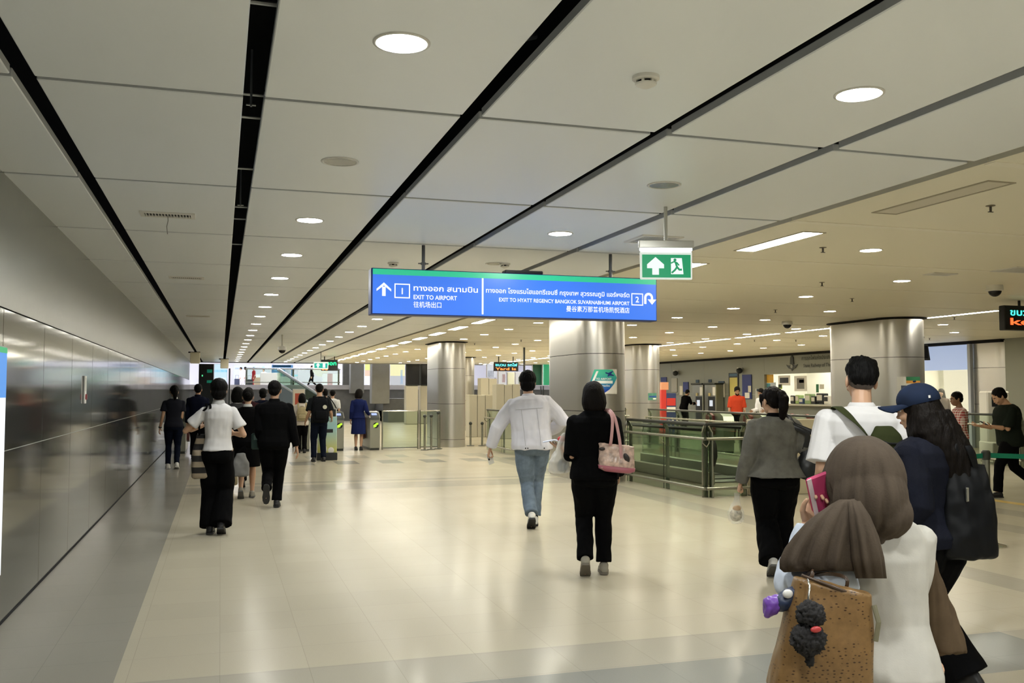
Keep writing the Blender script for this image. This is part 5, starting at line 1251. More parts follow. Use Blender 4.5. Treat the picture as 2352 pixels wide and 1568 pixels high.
    def shoes(self, m, sole=None, high=.0, w=.047, ln=1., sock=None):
        k = self.k
        for sd, (hp, kn, an, pi_, ya) in self.legs.items():
            R_ = M.Translation(an) @ (M.Rotation(ya, 4, 'Z') @ M.Rotation(-pi_, 4, 'X')) @ M.Scale(k, 4)
            bm = B(); X, Y = V((1, 0, 0)), V((0, 0, 1))
            prof = [(-.075, .020, -.045, .016), (-.06, .034, -.035, .036), (-.02, .040, -.026, .045), (.03, .042, -.032, .038), (.09, .048, -.044, .028), (.14, .045, -.053, .020), (.175, .028, -.060, .012), (.185, .012, -.064, .007)]
            loft(bm, [((0, y*ln, z), X*a*(w/.047), Y*h, 2.4) for y, a, z, h in prof], 16); ell(bm, (0, -.02, -.005+high), (.043, .05, .035), 14, 10)
            for v in bm.verts: v.co = R_ @ v.co
            so = obj('shoe', remesh(bm, .007*k if self.near else .010*k, 2, 'shoe'), m, self.root, True)
            bm = B()
            pl = [(-.03, -.075), (.03, -.075), (.041, -.03), (.04, .03), (.05, .09), (.046, .14), (.028, .182), (0, .192), (-.028, .182), (-.046, .14), (-.05, .09), (-.04, .03), (-.041, -.03)]
            prism(bm, [(a*(w/.047), b_*ln) for a, b_ in pl], -.080, -.060, 'XY')
            for v in bm.verts: v.co = R_ @ v.co
            obj('sole', bm, sole or mat('sole_black', (.02, .02, .02), .6), so)
            if sock:
                bm = B(); tube(bm, [an+V((0, 0, -.02*k)), an.lerp(kn, .22)], .040*k, 12); obj('sock', bm, sock, self.root, True)
def gpt(px, dep):
    p = _O+ray(px, 900)*dep; return V((p.x, p.y, 0))
def foot(px, py): p = atz(px, py); return V((p.x, p.y, 0))
def cloth(name, col=(.5, .5, .5), var=.0, rough=.9, bump=.04, bscale=140, sheen=.0): return mat(name, col, rough, bump=bump, bscale=bscale, var=var, vscale=14, sheen=sheen, spec=.09)
BLK = cloth('fabric_black', (.0020, .0020, .0023)); NAVY = cloth('fabric_navy', (.005, .007, .018)); WHT = cloth('cotton_white', (.63, .62, .62)); DENIM = cloth('denim_blue', (.15, .195, .25), .22); DKDEN = cloth('denim_dark', (.005, .008, .018), .15)
def dep(p): return (V((p[0], p[1], H))-_O).dot(_FW)
def strap(name, pts, m, parent, w=.018, t=.003, ref=None):
    bm = B(); P = [V(p) for p in pts]; Q = []
    for i in range(len(P)-1):                       # smooth the line
        for j in range(4):
            f = j/4; a = P[max(i-1, 0)]; b_, c = P[i], P[i+1]; d = P[min(i+2, len(P)-1)]
            Q.append(.5*((2*b_)+(c-a)*f+(2*a-5*b_+4*c-d)*f*f+(3*b_-a-3*c+d)*f**3))
    Q.append(P[-1]); tube(bm, Q, (w, t), 8, ref=ref, p=4); return obj(name, bm, m, parent, .8)
def wl(root, p): return root.matrix_basis.inverted() @ V(p)
def soft_bag(bm, w, d, h, top=.7, n=24, slump=.15):
    loft(bm, [((0, 0, .0), (w*.38, 0, 0), (0, d*.35, 0), 3), ((0, 0, .015), (w*.48, 0, 0), (0, d*.48, 0), 3.2), ((0, 0, h*.25), (w*.5, 0, 0), (0, d*.5, 0), 3), ((0, 0, h*.6), (w*.48*(1-slump*.3), 0, 0), (0, d*.42, 0), 2.8), ((0, 0, h*.9), (w*.48*top, 0, 0), (0, d*.25, 0), 2.6), ((0, 0, h), (w*.46*top, 0, 0), (0, d*.14, 0), 2.4)], n)
W_SOLE = mat('sole_white', (.7, .69, .66), .6); SHOE_W = mat('shoe_white', (.66, .65, .62), .6); SHOE_B = mat('shoe_black', (.012, .012, .013), .5); SHOE_G = mat('shoe_taupe', (.27, .25, .20), .6)
# 1 woman by the wall, dark polo with white collar
f = Fig('person in a dark polo with white collar and jeans walking closest to the left wall', foot(397, 1076), 2, 1.655, 'f', 1.05, head=(8, 4, 0), turn=0)
f.leg('L', (-.10, .04, .085), 0); f.leg('R', (.075, -.14, .11), 14); f.arm('L', (.10, .02, -.51)); f.arm('R', (-.02, .22, -.34), pose='grip')
f.build('pony'); f.top(cloth('polo_dark', (.014, .015, .022)), 'polo_shirt', .86, .022, .30, (.068, .06, .05), .012, collar=mat('collar_white', (.6, .6, .58), .7)); f.trousers(DKDEN, .008, .066, .055); f.shoes(SHOE_W, W_SOLE)
bm = B(); sh, el, wq = f.arms['L'][:3]; tube(bm, [el.lerp(wq, .88), el.lerp(wq, .97)], .034, 14); obj('watch', bm, SHOE_B, f.root, True)
# 2 dark figure behind, nearer the gates
f = Fig('person in plain dark clothes partly hidden beyond the white-polo walker', gpt(455, 21.5), -3, 1.70, 'm', 1.15, vox=.014)
f.leg('L', (-.1, .15, .085)); f.leg('R', (.1, -.15, .12), 20); f.build('short'); f.top(NAVY, 'jacket', .84, .03, .95, (.07, .06, .05), collar=NAVY); f.trousers(BLK); f.shoes(SHOE_B)
# 3 white polo, wide black trousers
P3 = Fig('person in a white polo and wide black trousers with a striped tote', foot(497, 1226), -4, 1.665, 'f', .86, turn=4, near=True, vox=.010)
P3.leg('L', (-.07, .02, .085)); P3.leg('R', (.055, -.10, .125), 22); P3.arm('L', (.03, .20, -.16), pole=(1, -.35, -.8), pose='grip', palm=(0, 0, 1)); P3.arm('R', (.0, .22, -.25), pole=(.7, -.5, -.9), pose='relax')
P3.build('neat', HAIR); P3.top(WHT, 'polo_shirt', .925, .028, .33, (.062, .060, .058), .012, collar=mat('collar_grey', (.42, .42, .41), .8), wr=.008); P3.trousers(BLK, .006, .100, .115, 1.02, 1.04, thigh=.098); P3.shoes(SHOE_B)
bp = atd(461, 1098, dep(P3.root.location)-.05)
t = thing('tote_bag', 'long black and beige striped tote hanging from the white-polo walker', 'bag', bp, 0); h = .48
bm = B(); soft_bag(bm, .20, .17, h, .62); me = remesh(bm, .012, 3); wrinkle(me, .008, (12, 12, 8), 3); obj('body', me, stripes_z('tote_stripes', (.33, .27, .19), (.016, .015, .014), .125, .0, .48), t, True)
shp = P3.root.matrix_basis @ (P3.sp(1.40, -.115, -.02)+V((0, 0, .03)))
for dx in (-.02, .05):
    a = wl(t, shp+V((dx*.6, -.07, -.035))); top_ = wl(t, shp+V((dx*.5-.005, 0, .012))); strap('strap', [(dx, -.02, h*.9), (dx, -.05, h+.2), a, top_, wl(t, shp+V((dx*.5, .08, -.06)))], BLK, t, .011, .003)
sc_ = B(); ell(sc_, (-.08, -.03, h+.09), (.03, .025, .035), 10, 8); obj('charm', sc_, mat('charm_orange', (.45, .2, .06), .6), t, True)
# 4, 5, 6b people hidden further in front of the walkers
f = Fig('person with glasses and a white collar seen just right of the white-polo walker', gpt(546, 15.2), 0, 1.60, 'f', vox=.014); f.leg('L', (-.1, .12, .085)); f.leg('R', (.1, -.12, .12), 18); f.build('bob'); f.top(cloth('fabric_grey', (.05, .05, .055)), 'jacket', .82, .03, .95, (.07, .06, .05), collar=mat('collar_white')); f.trousers(BLK); f.shoes(SHOE_B)
bp = atd(531, 1114, 14.6); t = thing('tan_bag', 'tan cloth bag hanging low between the two front walkers', 'bag', bp); bm = B(); soft_bag(bm, .2, .1, .34, .8); obj('body', bm, cloth('bag_tan', (.33, .28, .18)), t, True); strap('hanging_handle', [(-.05, 0, .32), (-.05, 0, .5), (0, 0, .58), (.05, 0, .5), (.05, 0, .32)], cloth('bag_tan'), t, .01)
f = Fig('person with a round head of hair and dark red top beyond the walking group', gpt(571, 19.0), 0, 1.60, 'm', vox=.015); f.leg('L', (-.1, -.1, .12), 18); f.leg('R', (.1, .12, .085)); f.build('neat'); f.top(cloth('fabric_maroon', (.035, .012, .015)), 'shirt', .84, .03, .95, (.07, .06, .05)); f.trousers(BLK); f.shoes(SHOE_B)
f = Fig('person with dark hair and sloping dark shoulders farthest ahead of the black suit', gpt(604, 21.5), 0, 1.60, 'f', vox=.015); f.build('neat'); f.top(NAVY, 'coat', .6, .04, .95, (.08, .065, .05)); f.trousers(BLK); f.shoes(SHOE_B)
# 6 woman in black with white collar line, bare calves
f = Fig('person in a black jacket with white collar line, skirt and bare calves', foot(566, 1144), -2, 1.565, 'f', 1.1, vox=.012)
f.leg('L', (-.085, -.10, .14), 42); f.leg('R', (.085, .10, .085)); f.arm('L', (.0, .06, -.50), pose='grip'); f.arm('R', (.05, .05, -.5))
f.build('bun', face=True); f.top(BLK, 'jacket', .80, .03, .95, (.072, .06, .048), collar=mat('collar_white')); f.skirt(BLK, 1.04, .50, .21, .17); f.shoes(SHOE_G, mat('sole_grey', (.1, .1, .095), .6))
bp = atd(552, 1094, dep(f.root.location)-.35); t = thing('cloth_bag', 'grey cloth bag held in front of the bare-calved walker', 'bag', bp); bm = B(); soft_bag(bm, .25, .14, .33, .55); me = remesh(bm, .012, 3); wrinkle(me, .012, (10, 10, 8), 8); obj('body', me, cloth('bag_grey', (.20, .20, .195)), t, True)
strap('hanging_handle', [(-.06, 0, .30), (-.01, 0, .37), (.05, .0, .42), (.08, 0, .36), (.06, 0, .30)], BLK, t, .012)
# 7 man in a black suit, trainers
P7 = Fig('person in a black suit jacket with the left trainer lifted, sole showing', foot(627, 1166), -6, 1.665, 'm', 1.10, turn=-4, near=True, vox=.010)
P7.leg('L', (-.075, -.24, .285), 78, pole=(0, 1, 0)); P7.leg('R', (.045, .06, .085)); P7.arm('L', (.0, .12, -.46), pose='grip'); P7.arm('R', (.115, -.01, -.535))
P7.build('short', HAIR); P7.top(BLK, 'jacket', .80, .034, .97, (.082, .066, .052), collar=BLK, wr=.007); P7.trousers(BLK, .014, .08, .068, .98); P7.shoes(SHOE_B, mat('sole_dark', (.02, .021, .022), .6))
bp = atd(589, 1032, dep(P7.root.location)-.05); t = thing('folder_bag', 'dark green grey pouch tucked at the left side of the black suit', 'bag', bp, .3); bm = B(); box(bm, -.07, .06, -.03, .03, 0, .22, .02); obj('body', bm, cloth('pouch_green', (.03, .05, .045)), t); bm = B(); box(bm, -.05, .05, -.034, -.029, .13, .2); obj('flap', bm, cloth('pouch_flap', (.09, .13, .12)), t)
# 8 woman with beige backpack at the gate
f = Fig('person in a white top with a small beige backpack at the gate', foot(686, 1035), -4, 1.48, 'f', vox=.013); f.root.location.y -= .9
f.arm('R', (.12, .2, -.33), pose='relax'); f.leg('L', (-.08, .05, .085)); f.leg('R', (.08, -.06, .1), 10); f.build('bob'); f.top(cloth('cotton_cream', (.62, .56, .5)), 'shirt', .80, .03, .5, (.072, .06, .05)); f.trousers(BLK); f.shoes(SHOE_B)
def backpack(fig, label, m, w, h, d, z=1.14, pocket=None, straps=True, name='backpack', mark=None, side=0.):
    p = fig.root.matrix_basis @ fig.sp(z, side, -.125*fig.wt); t = thing(name, label, 'bag', p, fig.root.rotation_euler.z)
    bm = B(); loft(bm, [((0, -d*.5, -h*.5), (w*.42, 0, 0), (0, d*.42, 0), 4), ((0, -d*.52, -h*.46), (w*.5, 0, 0), (0, d*.5, 0), 4), ((0, -d*.5, 0), (w*.5, 0, 0), (0, d*.52, 0), 3.6), ((0, -d*.42, h*.36), (w*.44, 0, 0), (0, d*.42, 0), 3.2), ((0, -d*.36, h*.5), (w*.3, 0, 0), (0, d*.25, 0), 2.6)], 24)
    me = remesh(bm, .012, 2); wrinkle(me, .005, (11, 11, 11), 2); obj('body', me, m, t, True)
    bm = B(); box(bm, -w*.36, w*.36, -d*1.22, -d*.9, -h*.38, h*.0, .03, seg=2); obj('pocket', bm, pocket or m, t, .8)
    strap('top_handle', [(-.04, -d*.2, h*.46), (-.03, -d*.2, h*.55), (.03, -d*.2, h*.55), (.04, -d*.2, h*.46)], m, t, .009)
    if straps:
        for s in (-1, 1):
            q = [fig.root.matrix_basis @ (fig.sp(zz, s*xx+side*.0, yy)) for zz, xx, yy in ((1.24, .10, -.14), (1.40, .115, -.105), (1.455, .112, -.01), (1.40, .12, .10), (1.25, .135, .15))]
            strap('strap', [wl(t, a) for a in q], m, t, .022, .005, ref=V((0, 0, 1)))
    if mark:
        bm = B(); tube(bm, [(w*.22, -d*1.02, h*.14), (w*.22, -d*1.08, h*.14)], .045, 20); obj('badge', bm, mark, t, .6)
    return t
backpack(f, 'small beige backpack on the woman in white at the gate', cloth('pack_beige', (.40, .34, .20)), .26, .34, .12, 1.14)
# 9 man with black backpack, dark jeans
f = Fig('person in a black T-shirt and dark jeans standing before the lit gate', foot(732, 1060), 2, 1.70, 'm', .97, head=(-6, 12, 0), vox=.012); f.leg('L', (-.11, 0, .085)); f.leg('R', (.11, .02, .085)); f.arm('R', (.12, .16, -.40), pose='phone'); f.arm('L', (.1, .1, -.45))
f.build('short'); f.top(cloth('tee_black', (.010, .012, .014)), 'tee_shirt', .86, .028, .42, (.08, .072, .06), .01); f.trousers(DKDEN, .010, .075, .062); f.shoes(SHOE_B)
backpack(f, 'large black backpack with a round white badge', cloth('pack_black', (.007, .008, .010)), .36, .52, .18, 1.14, mark=mat('badge_white', (.6, .6, .5), .5))
# 10, 11 beyond the gate
f = Fig('person in a white shirt with a shoulder strap beyond the lit gate', gpt(764, 28.5), -8, 1.58, 'm', vox=.014); f.build('short'); f.top(cloth('shirt_palegrey', (.55, .56, .55)), 'shirt', .84, .03, .42, (.075, .068, .06)); f.trousers(BLK); f.shoes(SHOE_B)
q = f.root.matrix_basis; t = thing('waist_bag', 'black sling bag worn by the white shirt beyond the lit gate', 'bag', q @ V((.0, -.16, .93))); bm = B(); box(bm, -.15, .17, -.05, .04, -.06, .08, .02); obj('body', bm, BLK, t); strap('strap', [(.15, 0, .05), (.05, -.02, .25), (-.1, .0, .46), (-.12, .12, .48)], BLK, t, .014)
f = Fig('person with dark hair just visible behind the man with the black backpack', gpt(747, 29.5), 5, 1.62, 'f', vox=.016); f.build('neat'); f.top(BLK, 'shirt', .84, .03, .9, (.07, .06, .05)); f.trousers(BLK); f.shoes(SHOE_B)
# 12 woman in a navy dress
f = Fig('person in a navy knee-length dress touching the reader of a gate', foot(823, 1034), -12, 1.60, 'f', 1.0, head=(-30, 6, 0), vox=.012); f.leg('L', (-.07, 0, .085)); f.leg('R', (.07, .02, .085)); f.arm('R', (.13, .12, -.36), pose='relax'); f.arm('L', (.06, .03, -.5))
NVD = cloth('dress_navy', (.010, .016, .075)); f.build('bob', HAIRB); f.top(NVD, 'dress_top', .90, .022, .92, (.068, .056, .045), wr=.005); f.skirt(NVD, 1.02, .46, .205, .16, name='dress_skirt'); f.shoes(SHOE_B)
p = f.hand_point('R')
# 13 man in a pale denim jacket
P13 = Fig('person in a pale denim jacket and blue jeans striding past the columns', foot(1222, 1210), -14, 1.765, 'm', 1.12, lean=3, turn=-8, sway=-4, head=(2, 4, 0), near=True, vox=.009)
P13.leg('L', (-.02, -.20, .15), 34); P13.leg('R', (.035, .10, .085), 0); P13.arm('L', (.235, .05, -.475), pole=(.7, -.7, 0), pose='hold'); P13.arm('R', (.06, .22, -.32), pole=(1, -.6, -.2), pose='relax')
P13.build('neat', HAIR, hairwr=.007); P13.top(mat('jacket_pale_denim', (.64, .64, .70), .85, bump=.04, bscale=160, var=.10, vscale=3), 'denim_jacket', .855, .045, .96, (.092, .082, .062), collar=mat('jacket_pale_denim'), collar_h=.012, wr=.011, shoulder=.12)
P13.trousers(DENIM, .012, .078, .072, .93, wr=.009); P13.shoes(SHOE_W, SHOE_B, sock=SHOE_B)
for zs, xs in (([1.295]*7, (-.15, -.10, -.05, 0, .05, .10, .15)), ([1.29, 1.2, 1.1, 1.0, .90], (-.085,)*5), ([1.29, 1.2, 1.1, 1.0, .90], (.085,)*5)):
    P_ = []
    for z, x in zip(zs, xs):
        c_, u_, v_, _p = P13.sec(z, .049); f_ = max(-1, min(1, x*P13.k/u_.length)); P_.append(c_+u_*f_-v_*(1-abs(f_)**2.3)**(1/2.3))
    bm = B(); tube(bm, P_, .0028, 6); obj('seam', bm, mat('seam_grey', (.45, .45, .48), .8), P13.root)
for i, x in enumerate((-.085, -.06, .12)):
    bm = B(); q = P13.sp(.875, x, -.175); ell(bm, q, (.008, .006, .008), 10, 6); obj('button', bm, SHOE_B, P13.root, True)
p = P13.hand_point('L', .10, .02); t = thing('white_card', 'white phone or card held low in the left hand of the denim-jacket man', 'phone', p, .2); bm = B(); box(bm, -.035, .035, -.006, .006, -.09, .05, .005, mtx=M.Rotation(-.35, 4, 'Y')); obj('body', bm, mat('card_white', (.75, .73, .66), .4), t)
bm = B(); tube(bm, [(-.01, -.008, -.03), (-.01, -.011, -.03)], .012, 12); obj('dot', bm, SHOE_B, t)
# 14 woman in black
P14 = Fig('person in black clothes with bobbed hair and a pink strapped bag', foot(1366, 1322), -20, 1.605, 'f', 1.10, head=(6, 8, 0), near=True, vox=.009)
P14.leg('L', (-.085, -.09, .150), 36); P14.leg('R', (.085, .10, .085), 0); P14.arm('L', (.13, .19, -.23), pole=(-.35, -1, -.9), pose='flat', palm=(0, 0, 1)); P14.arm('R', (.05, .12, -.46), pose='relax')
P14.build('bob', HAIRB, hairwr=.003); P14.top(BLK, 'black_top', .86, .040, {'L': .60, 'R': .96}, (.084, .072, .06), neck=1.475, wr=.007); P14.trousers(BLK, .008, .080, .072, .955, 1.04, wr=.008, thigh=.098); P14.shoes(SHOE_G, mat('sole_taupe', (.16, .14, .11), .6))
bm = B(); rr = [P14.sec(1.105, .030), P14.sec(1.10, .030)]; loft(bm, [(rr[0][0], rr[0][1]*1., rr[0][2]), (rr[1][0]+V((0, 0, -.004)), rr[1][1], rr[1][2])], 24, cap=False); obj('cord', bm, mat('cord_grey', (.25, .3, .3), .4), P14.root, True)
p = P14.hand_point('L', .09, .025); t = thing('magazine', 'white and blue leaflet with a red spot held by the woman in black', 'leaflet', p, -.35); bm = B()
prism(bm, [(-.12, .0), (-.02, .02), (.10, -.01), (.10, -.004), (-.02, .026), (-.12, .006)], -.08, .08, 'XZ'); obj('sheet', bm, mat('leaflet_print', (.5, .55, .8), .4, var=.5, vscale=30), t)
bm = B(); ell(bm, (.04, 0, .03), (.035, .035, .025), 12, 8); obj('red_spot', bm, mat('leaflet_red', (.5, .03, .03), .4), t, True)
p = atd(1284, 1086, dep(P14.root.location)+.05); t = thing('plastic_bag', 'white translucent plastic bag hanging from the left arm of the woman in black', 'bag', p, 0.)
bm = B(); loft(bm, [((0, 0, 0), (.06, 0, 0), (0, .05, 0)), ((0, 0, .02), (.095, 0, 0), (0, .07, 0), 2.6), ((.0, 0, .1), (.09, 0, 0), (0, .065, 0), 2.4), ((.02, 0, .2), (.055, 0, 0), (0, .04, 0)), ((.04, 0, .29), (.025, 0, 0), (0, .02, 0)), ((.055, 0, .34), (.012, 0, 0), (0, .012, 0))], 20)
me = remesh(bm, .008, 2); wrinkle(me, .012, (22, 22, 9), 4); obj('film', me, mat('plastic_film', (.78, .77, .72), .3, alpha=.48), t, True)
bm = B(); ell(bm, (.03, .0, .06), (.05, .04, .055), 14, 10); obj('contents', bm, mat('bag_contents', (.05, .075, .08), .5), t, True)
# her pink and clear shoulder bag
sh = P14.root.matrix_basis @ (P14.sp(1.40, .115, -.02)+V((0, 0, .055)))
p = atd(1413, 1083, dep(P14.root.location)-.20); t = thing('shoulder_bag', 'clear and pink patterned shoulder bag with pink straps on the woman in black', 'bag', p, -.35)
PINK = mat('strap_pink', (.55, .30, .29), .5)
def sbag(m, zz, grow=0.): return [((.012+.0*z, 0, z), ((w+grow), 0, -.10*w), (0, d+grow*.7, 0), 3) for z, w, d in zz]
bm = B(); loft(bm, sbag(0, [(.0, .10, .055), (.018, .145, .075), (.08, .15, .078), (.15, .145, .06), (.205, .148, .035), (.225, .15, .02)]), 28)
me = remesh(bm, .008, 2); wrinkle(me, .009, (16, 16, 13), 6); obj('body', me, mat('bag_clear_print', (.55, .40, .33), .25, var=.45, vscale=22), t, True)
bm = B(); loft(bm, sbag(0, [(-.003, .10, .055), (.016, .145, .075), (.045, .149, .078)], .005), 28); obj('pink_base', bm, mat('bag_rose', (.42, .13, .17), .4), t, True)
bm = B(); ell(bm, (.09, -.068, .12), (.022, .006, .04), 16, 12, M.Rotation(-.45, 3, 'Y')); obj('dark_patch', bm, mat('patch_dark', (.03, .022, .02), .4), t, True)
bm = B(); ell(bm, (-.11, -.042, .19), (.026, .007, .014), 12, 8); obj('dark_tip', bm, mat('patch_dark'), t, True)
for dx in (-.05, .05):
    strap('strap', [(dx, -.06 if dx > 0 else .02, .09 if dx > 0 else .17), (dx*.7, -.05, .26), wl(t, sh+V((dx*.25+.01, -.12, -.06))), wl(t, sh+V((dx*.2, -.05, .005))), wl(t, sh+V((dx*.2, .03, .005))), wl(t, sh+V((dx*.2, .10, -.07)))], PINK, t, .0125, .0025)
# 15 woman in a grey fleece
P15 = Fig('person in a grey sweater and black trousers with low ponytail carrying a small bag', foot(1783, 1318), -24, 1.56, 'f', 1.22, lean=2, turn=6, head=(24, 5, 0), near=True, vox=.009)
P15.leg('L', (-.06, -.20, .15), 34); P15.leg('R', (.10, .18, .085)); P15.arm('L', (.135, -.02, -.515), pose='grip'); P15.arm('R', (.05, .16, -.40), pole=(.6, -.8, 0), pose='relax')
GRY = cloth('sweater_grey', (.135, .130, .112), .18, bump=.3, bscale=220)
P15.build('pony', HAIRB, hairwr=.006); P15.top(GRY, 'sweater', .90, .035, .985, (.092, .078, .056), hemflare=.05, wr=.008, collar=BLK); P15.trousers(BLK, .01, .10, .115, 1.0, 1.04, thigh=.105, wr=.009); P15.shoes(SHOE_W, mat('sole_grey'))
sh = P15.root.matrix_basis @ (P15.sp(1.40, .12, -.02)+V((0, 0, .035)))
p = atd(1862, 1100, dep(P15.root.location)-.12); t = thing('shoulder_bag', 'black shoulder bag on the right side of the grey sweater', 'bag', p, -.4)
bm = B(); soft_bag(bm, .20, .12, .27, .8); me = remesh(bm, .009, 2); wrinkle(me, .008, (12, 12, 10), 1); obj('body', me, mat('leather_black', (.012, .013, .014), .35), t, True)
for dx in (-.05, .045): strap('strap', [(dx, -.02, .25), (dx*.6, -.05, .38), wl(t, sh+V((dx*.3, -.085, -.06))), wl(t, sh+V((0, 0, .012))), wl(t, sh+V((0, .08, -.06)))], mat('leather_black'), t, .022, .004)
p = P15.hand_point('L', .10, .0); t = thing('food_bag', 'small clear bag of food hanging from the left hand of the grey sweater', 'bag', p+V((-.02, 0, -.26)), .2)
bm = B(); loft(bm, [((0, 0, 0), (.04, 0, 0), (0, .035, 0)), ((0, 0, .03), (.072, 0, 0), (0, .055, 0)), ((0, 0, .10), (.075, 0, 0), (0, .058, 0)), ((0, 0, .155), (.045, 0, 0), (0, .035, 0)), ((.01, 0, .20), (.03, 0, 0), (0, .012, 0)), ((.015, 0, .26), (.034, 0, 0), (0, .006, 0))], 18)
me = remesh(bm, .006, 2); wrinkle(me, .007, (30, 30, 18), 4); obj('film', me, mat('clear_film', (.9, .9, .87), .15, alpha=.25), t, True)
bm = B(); ell(bm, (0, 0, .075), (.058, .045, .058), 18, 12); obj('contents', bm, mat('food_pale', (.55, .50, .38), .4, var=.6, vscale=30), t, True)
bm = B(); ell(bm, (.0, -.012, .13), (.04, .03, .025), 12, 8); obj('garnish', bm, mat('food_amber', (.55, .3, .06), .4), t, True)
# 16 man in a white T-shirt with fade haircut
P16 = Fig('person in a white T-shirt with shaved sides and tall dark hair', gpt(1978, 5.5), -38, 1.715, 'm', 1.06, head=(10, 10, 4), turn=4, near=True, vox=.008)
P16.arm('L', (.07, .05, -.51)); P16.arm('R', (.07, .08, -.5)); P16.leg('L', (-.1, .12, .085)); P16.leg('R', (.1, -.14, .13), 24)
P16.build('undercut', HAIR, hairwr=.006); P16.top(WHT, 'tee_shirt', .86, .032, .42, (.088, .084, .08), .012, wr=.007, collar=WHT, collar_h=.012); P16.trousers(cloth('trousers_dark', (.03, .03, .032)), .016, .085, .08); P16.shoes(SHOE_W, W_SOLE)
OLV = cloth('pack_olive', (.035, .042, .016)); fm = P16.root.matrix_basis
p = fm @ P16.sp(1.17, .13, -.155); t = thing('sling_pack', 'olive green sling pack on the back of the white T-shirt', 'bag', p, P16.root.rotation_euler.z)
bm = B(); loft(bm, [((0, -.04, -.17), (.08, 0, 0), (0, .05, 0), 3.4), ((0, -.045, -.15), (.105, 0, 0), (0, .07, 0), 3.6), ((0, -.045, 0), (.11, 0, 0), (0, .07, 0), 3.4), ((-.01, -.04, .12), (.08, 0, 0), (0, .05, 0), 3), ((-.02, -.035, .17), (.045, 0, 0), (0, .03, 0))], 22)
me = remesh(bm, .009, 2); wrinkle(me, .004, (12, 12, 12), 2); obj('body', me, OLV, t, True)
bm = B(); tube(bm, [(-.08, -.05, .11), (0, -.115, .075), (.1, -.08, .07)], .006, 6); obj('zip', bm, SHOE_B, t)
strap('strap', [wl(t, fm @ P16.sp(z, x, y)) for z, x, y in ((1.22, .06, -.19), (1.31, .0, -.185), (1.385, -.07, -.155), (1.435, -.125, -.07), (1.43, -.14, .04), (1.35, -.13, .13))], OLV, t, .030, .004, ref=V((0, 0, 1)))
# 17 woman in a navy cap with long dark hair
P17 = Fig('person in a navy cap and navy jacket with long dark hair', gpt(2122, 4.85), 22, 1.545, 'f', 1.2, head=(22, 8, 0), turn=-4, near=True, vox=.0075)
P17.arm('L', (.05, .10, -.48)); P17.arm('R', (.05, -.02, -.5)); P17.leg('L', (-.1, .14, .085)); P17.leg('R', (.1, -.16, .12), 18)
P17.build(None, face=True); NJ = mat('jacket_navy_denim', (.0016, .0026, .0085), .85, bump=.15, bscale=160, var=.2, vscale=6, spec=.25)
P17.top(NJ, 'denim_jacket', .84, .04, .96, (.092, .08, .062), wr=.009, shoulder=.1, collar=NJ); P17.trousers(BLK, .03, .10, .12, 1.0, 1.04, thigh=.115); P17.shoes(SHOE_B)
Hm, hs = P17.Hm, P17.hs
bm = B(); ell(bm, (0, -.02, .03), (.088, .102, .085), 20, 14)
loft(bm, [((0, -.035, .03), (.095, 0, 0), (0, .085, 0)), ((0, -.05, -.06), (.125, 0, 0), (0, .095, 0)), ((.02, -.075, -.17), (.16, 0, 0), (0, .095, 0)), ((.05, -.11, -.30), (.17, 0, 0), (0, .085, 0)), ((.08, -.13, -.43), (.165, 0, 0), (0, .075, 0)), ((.11, -.15, -.55), (.15, 0, 0), (0, .06, 0)), ((.13, -.15, -.64), (.09, 0, 0), (0, .035, 0))], 28)
for i in range(22):
    a = PI*(.55+1.9*i/22); x0, y0 = .1*math.cos(a), -.05+.09*math.sin(a); L_ = .35+.3*random.random()
    tube(bm, [(x0*.9, y0, -.02), (x0*1.25+.01, y0*1.2, -.12), (x0*1.45+.04, y0*1.3-.03, -.25), (x0*1.35+.08, y0*1.2-.06, -.12-L_*.8), (x0*1.2+.1, y0*1.1-.07, -.1-L_)], [.022, .026, .026, .02, .006], 8)
for v in bm.verts: v.co = Hm @ (v.co*hs)
me = remesh(bm, .0075, 1); wrinkle(me, .009, (42, 42, 9), 7); obj('hair', me, HAIRB, P17.root, True)
CAP = mat('cap_navy', (.0055, .0125, .034), .85, bump=.05, bscale=200, var=.25, vscale=12, spec=.25)
bm = B(); ell(bm, (0, -.015, .052), (.097, .112, .093), 28, 18); bmesh.ops.bisect_plane(bm, geom=bm.verts[:]+bm.edges[:]+bm.faces[:], plane_co=(0, 0, .028), plane_no=(0, -.12, -1), clear_outer=True)
loft(bm, [((0, .06, .034), (.078, 0, 0), (0, .03, -.004), 2.4), ((0, .13, .030), (.076, 0, -.0), (0, .035, -.01), 2.4), ((0, .165, .018), (.055, 0, 0), (0, .018, -.008))][:1]+[((0, .06, .026), (.078, 0, 0), (0, .03, -.004), 2.4)], 18)
for v in bm.verts: v.co = Hm @ (v.co*hs)
cap = obj('cap', bm, CAP, P17.root, .9)
bm = B(); n = 14
for zz in (.036, .029):
    pass
rows = []
for j in range(5):
    f_ = j/4; row = []
    for i in range(n+1):
        a = PI*i/n; r0 = V((.088*math.cos(a), -.01+.108*math.sin(a), .036)); out = V((.080*math.cos(a), .07+.125*math.sin(a)**.8 if math.sin(a) > 1e-6 else .07, .018+.022*math.sin(a)-.012*(math.cos(a)**2)*2))
        row.append(r0.lerp(out, f_) if math.sin(a) > .05 else r0)
    rows.append(row)
up = [[bm.verts.new(p+V((0, 0, .004))) for p in r_] for r_ in rows]; dn = [[bm.verts.new(p-V((0, 0, .003))) for p in r_] for r_ in rows]
for j in range(4):
    for i in range(n):
        bm.faces.new((up[j][i], up[j][i+1], up[j+1][i+1], up[j+1][i])); bm.faces.new((dn[j][i], dn[j+1][i], dn[j+1][i+1], dn[j][i+1]))
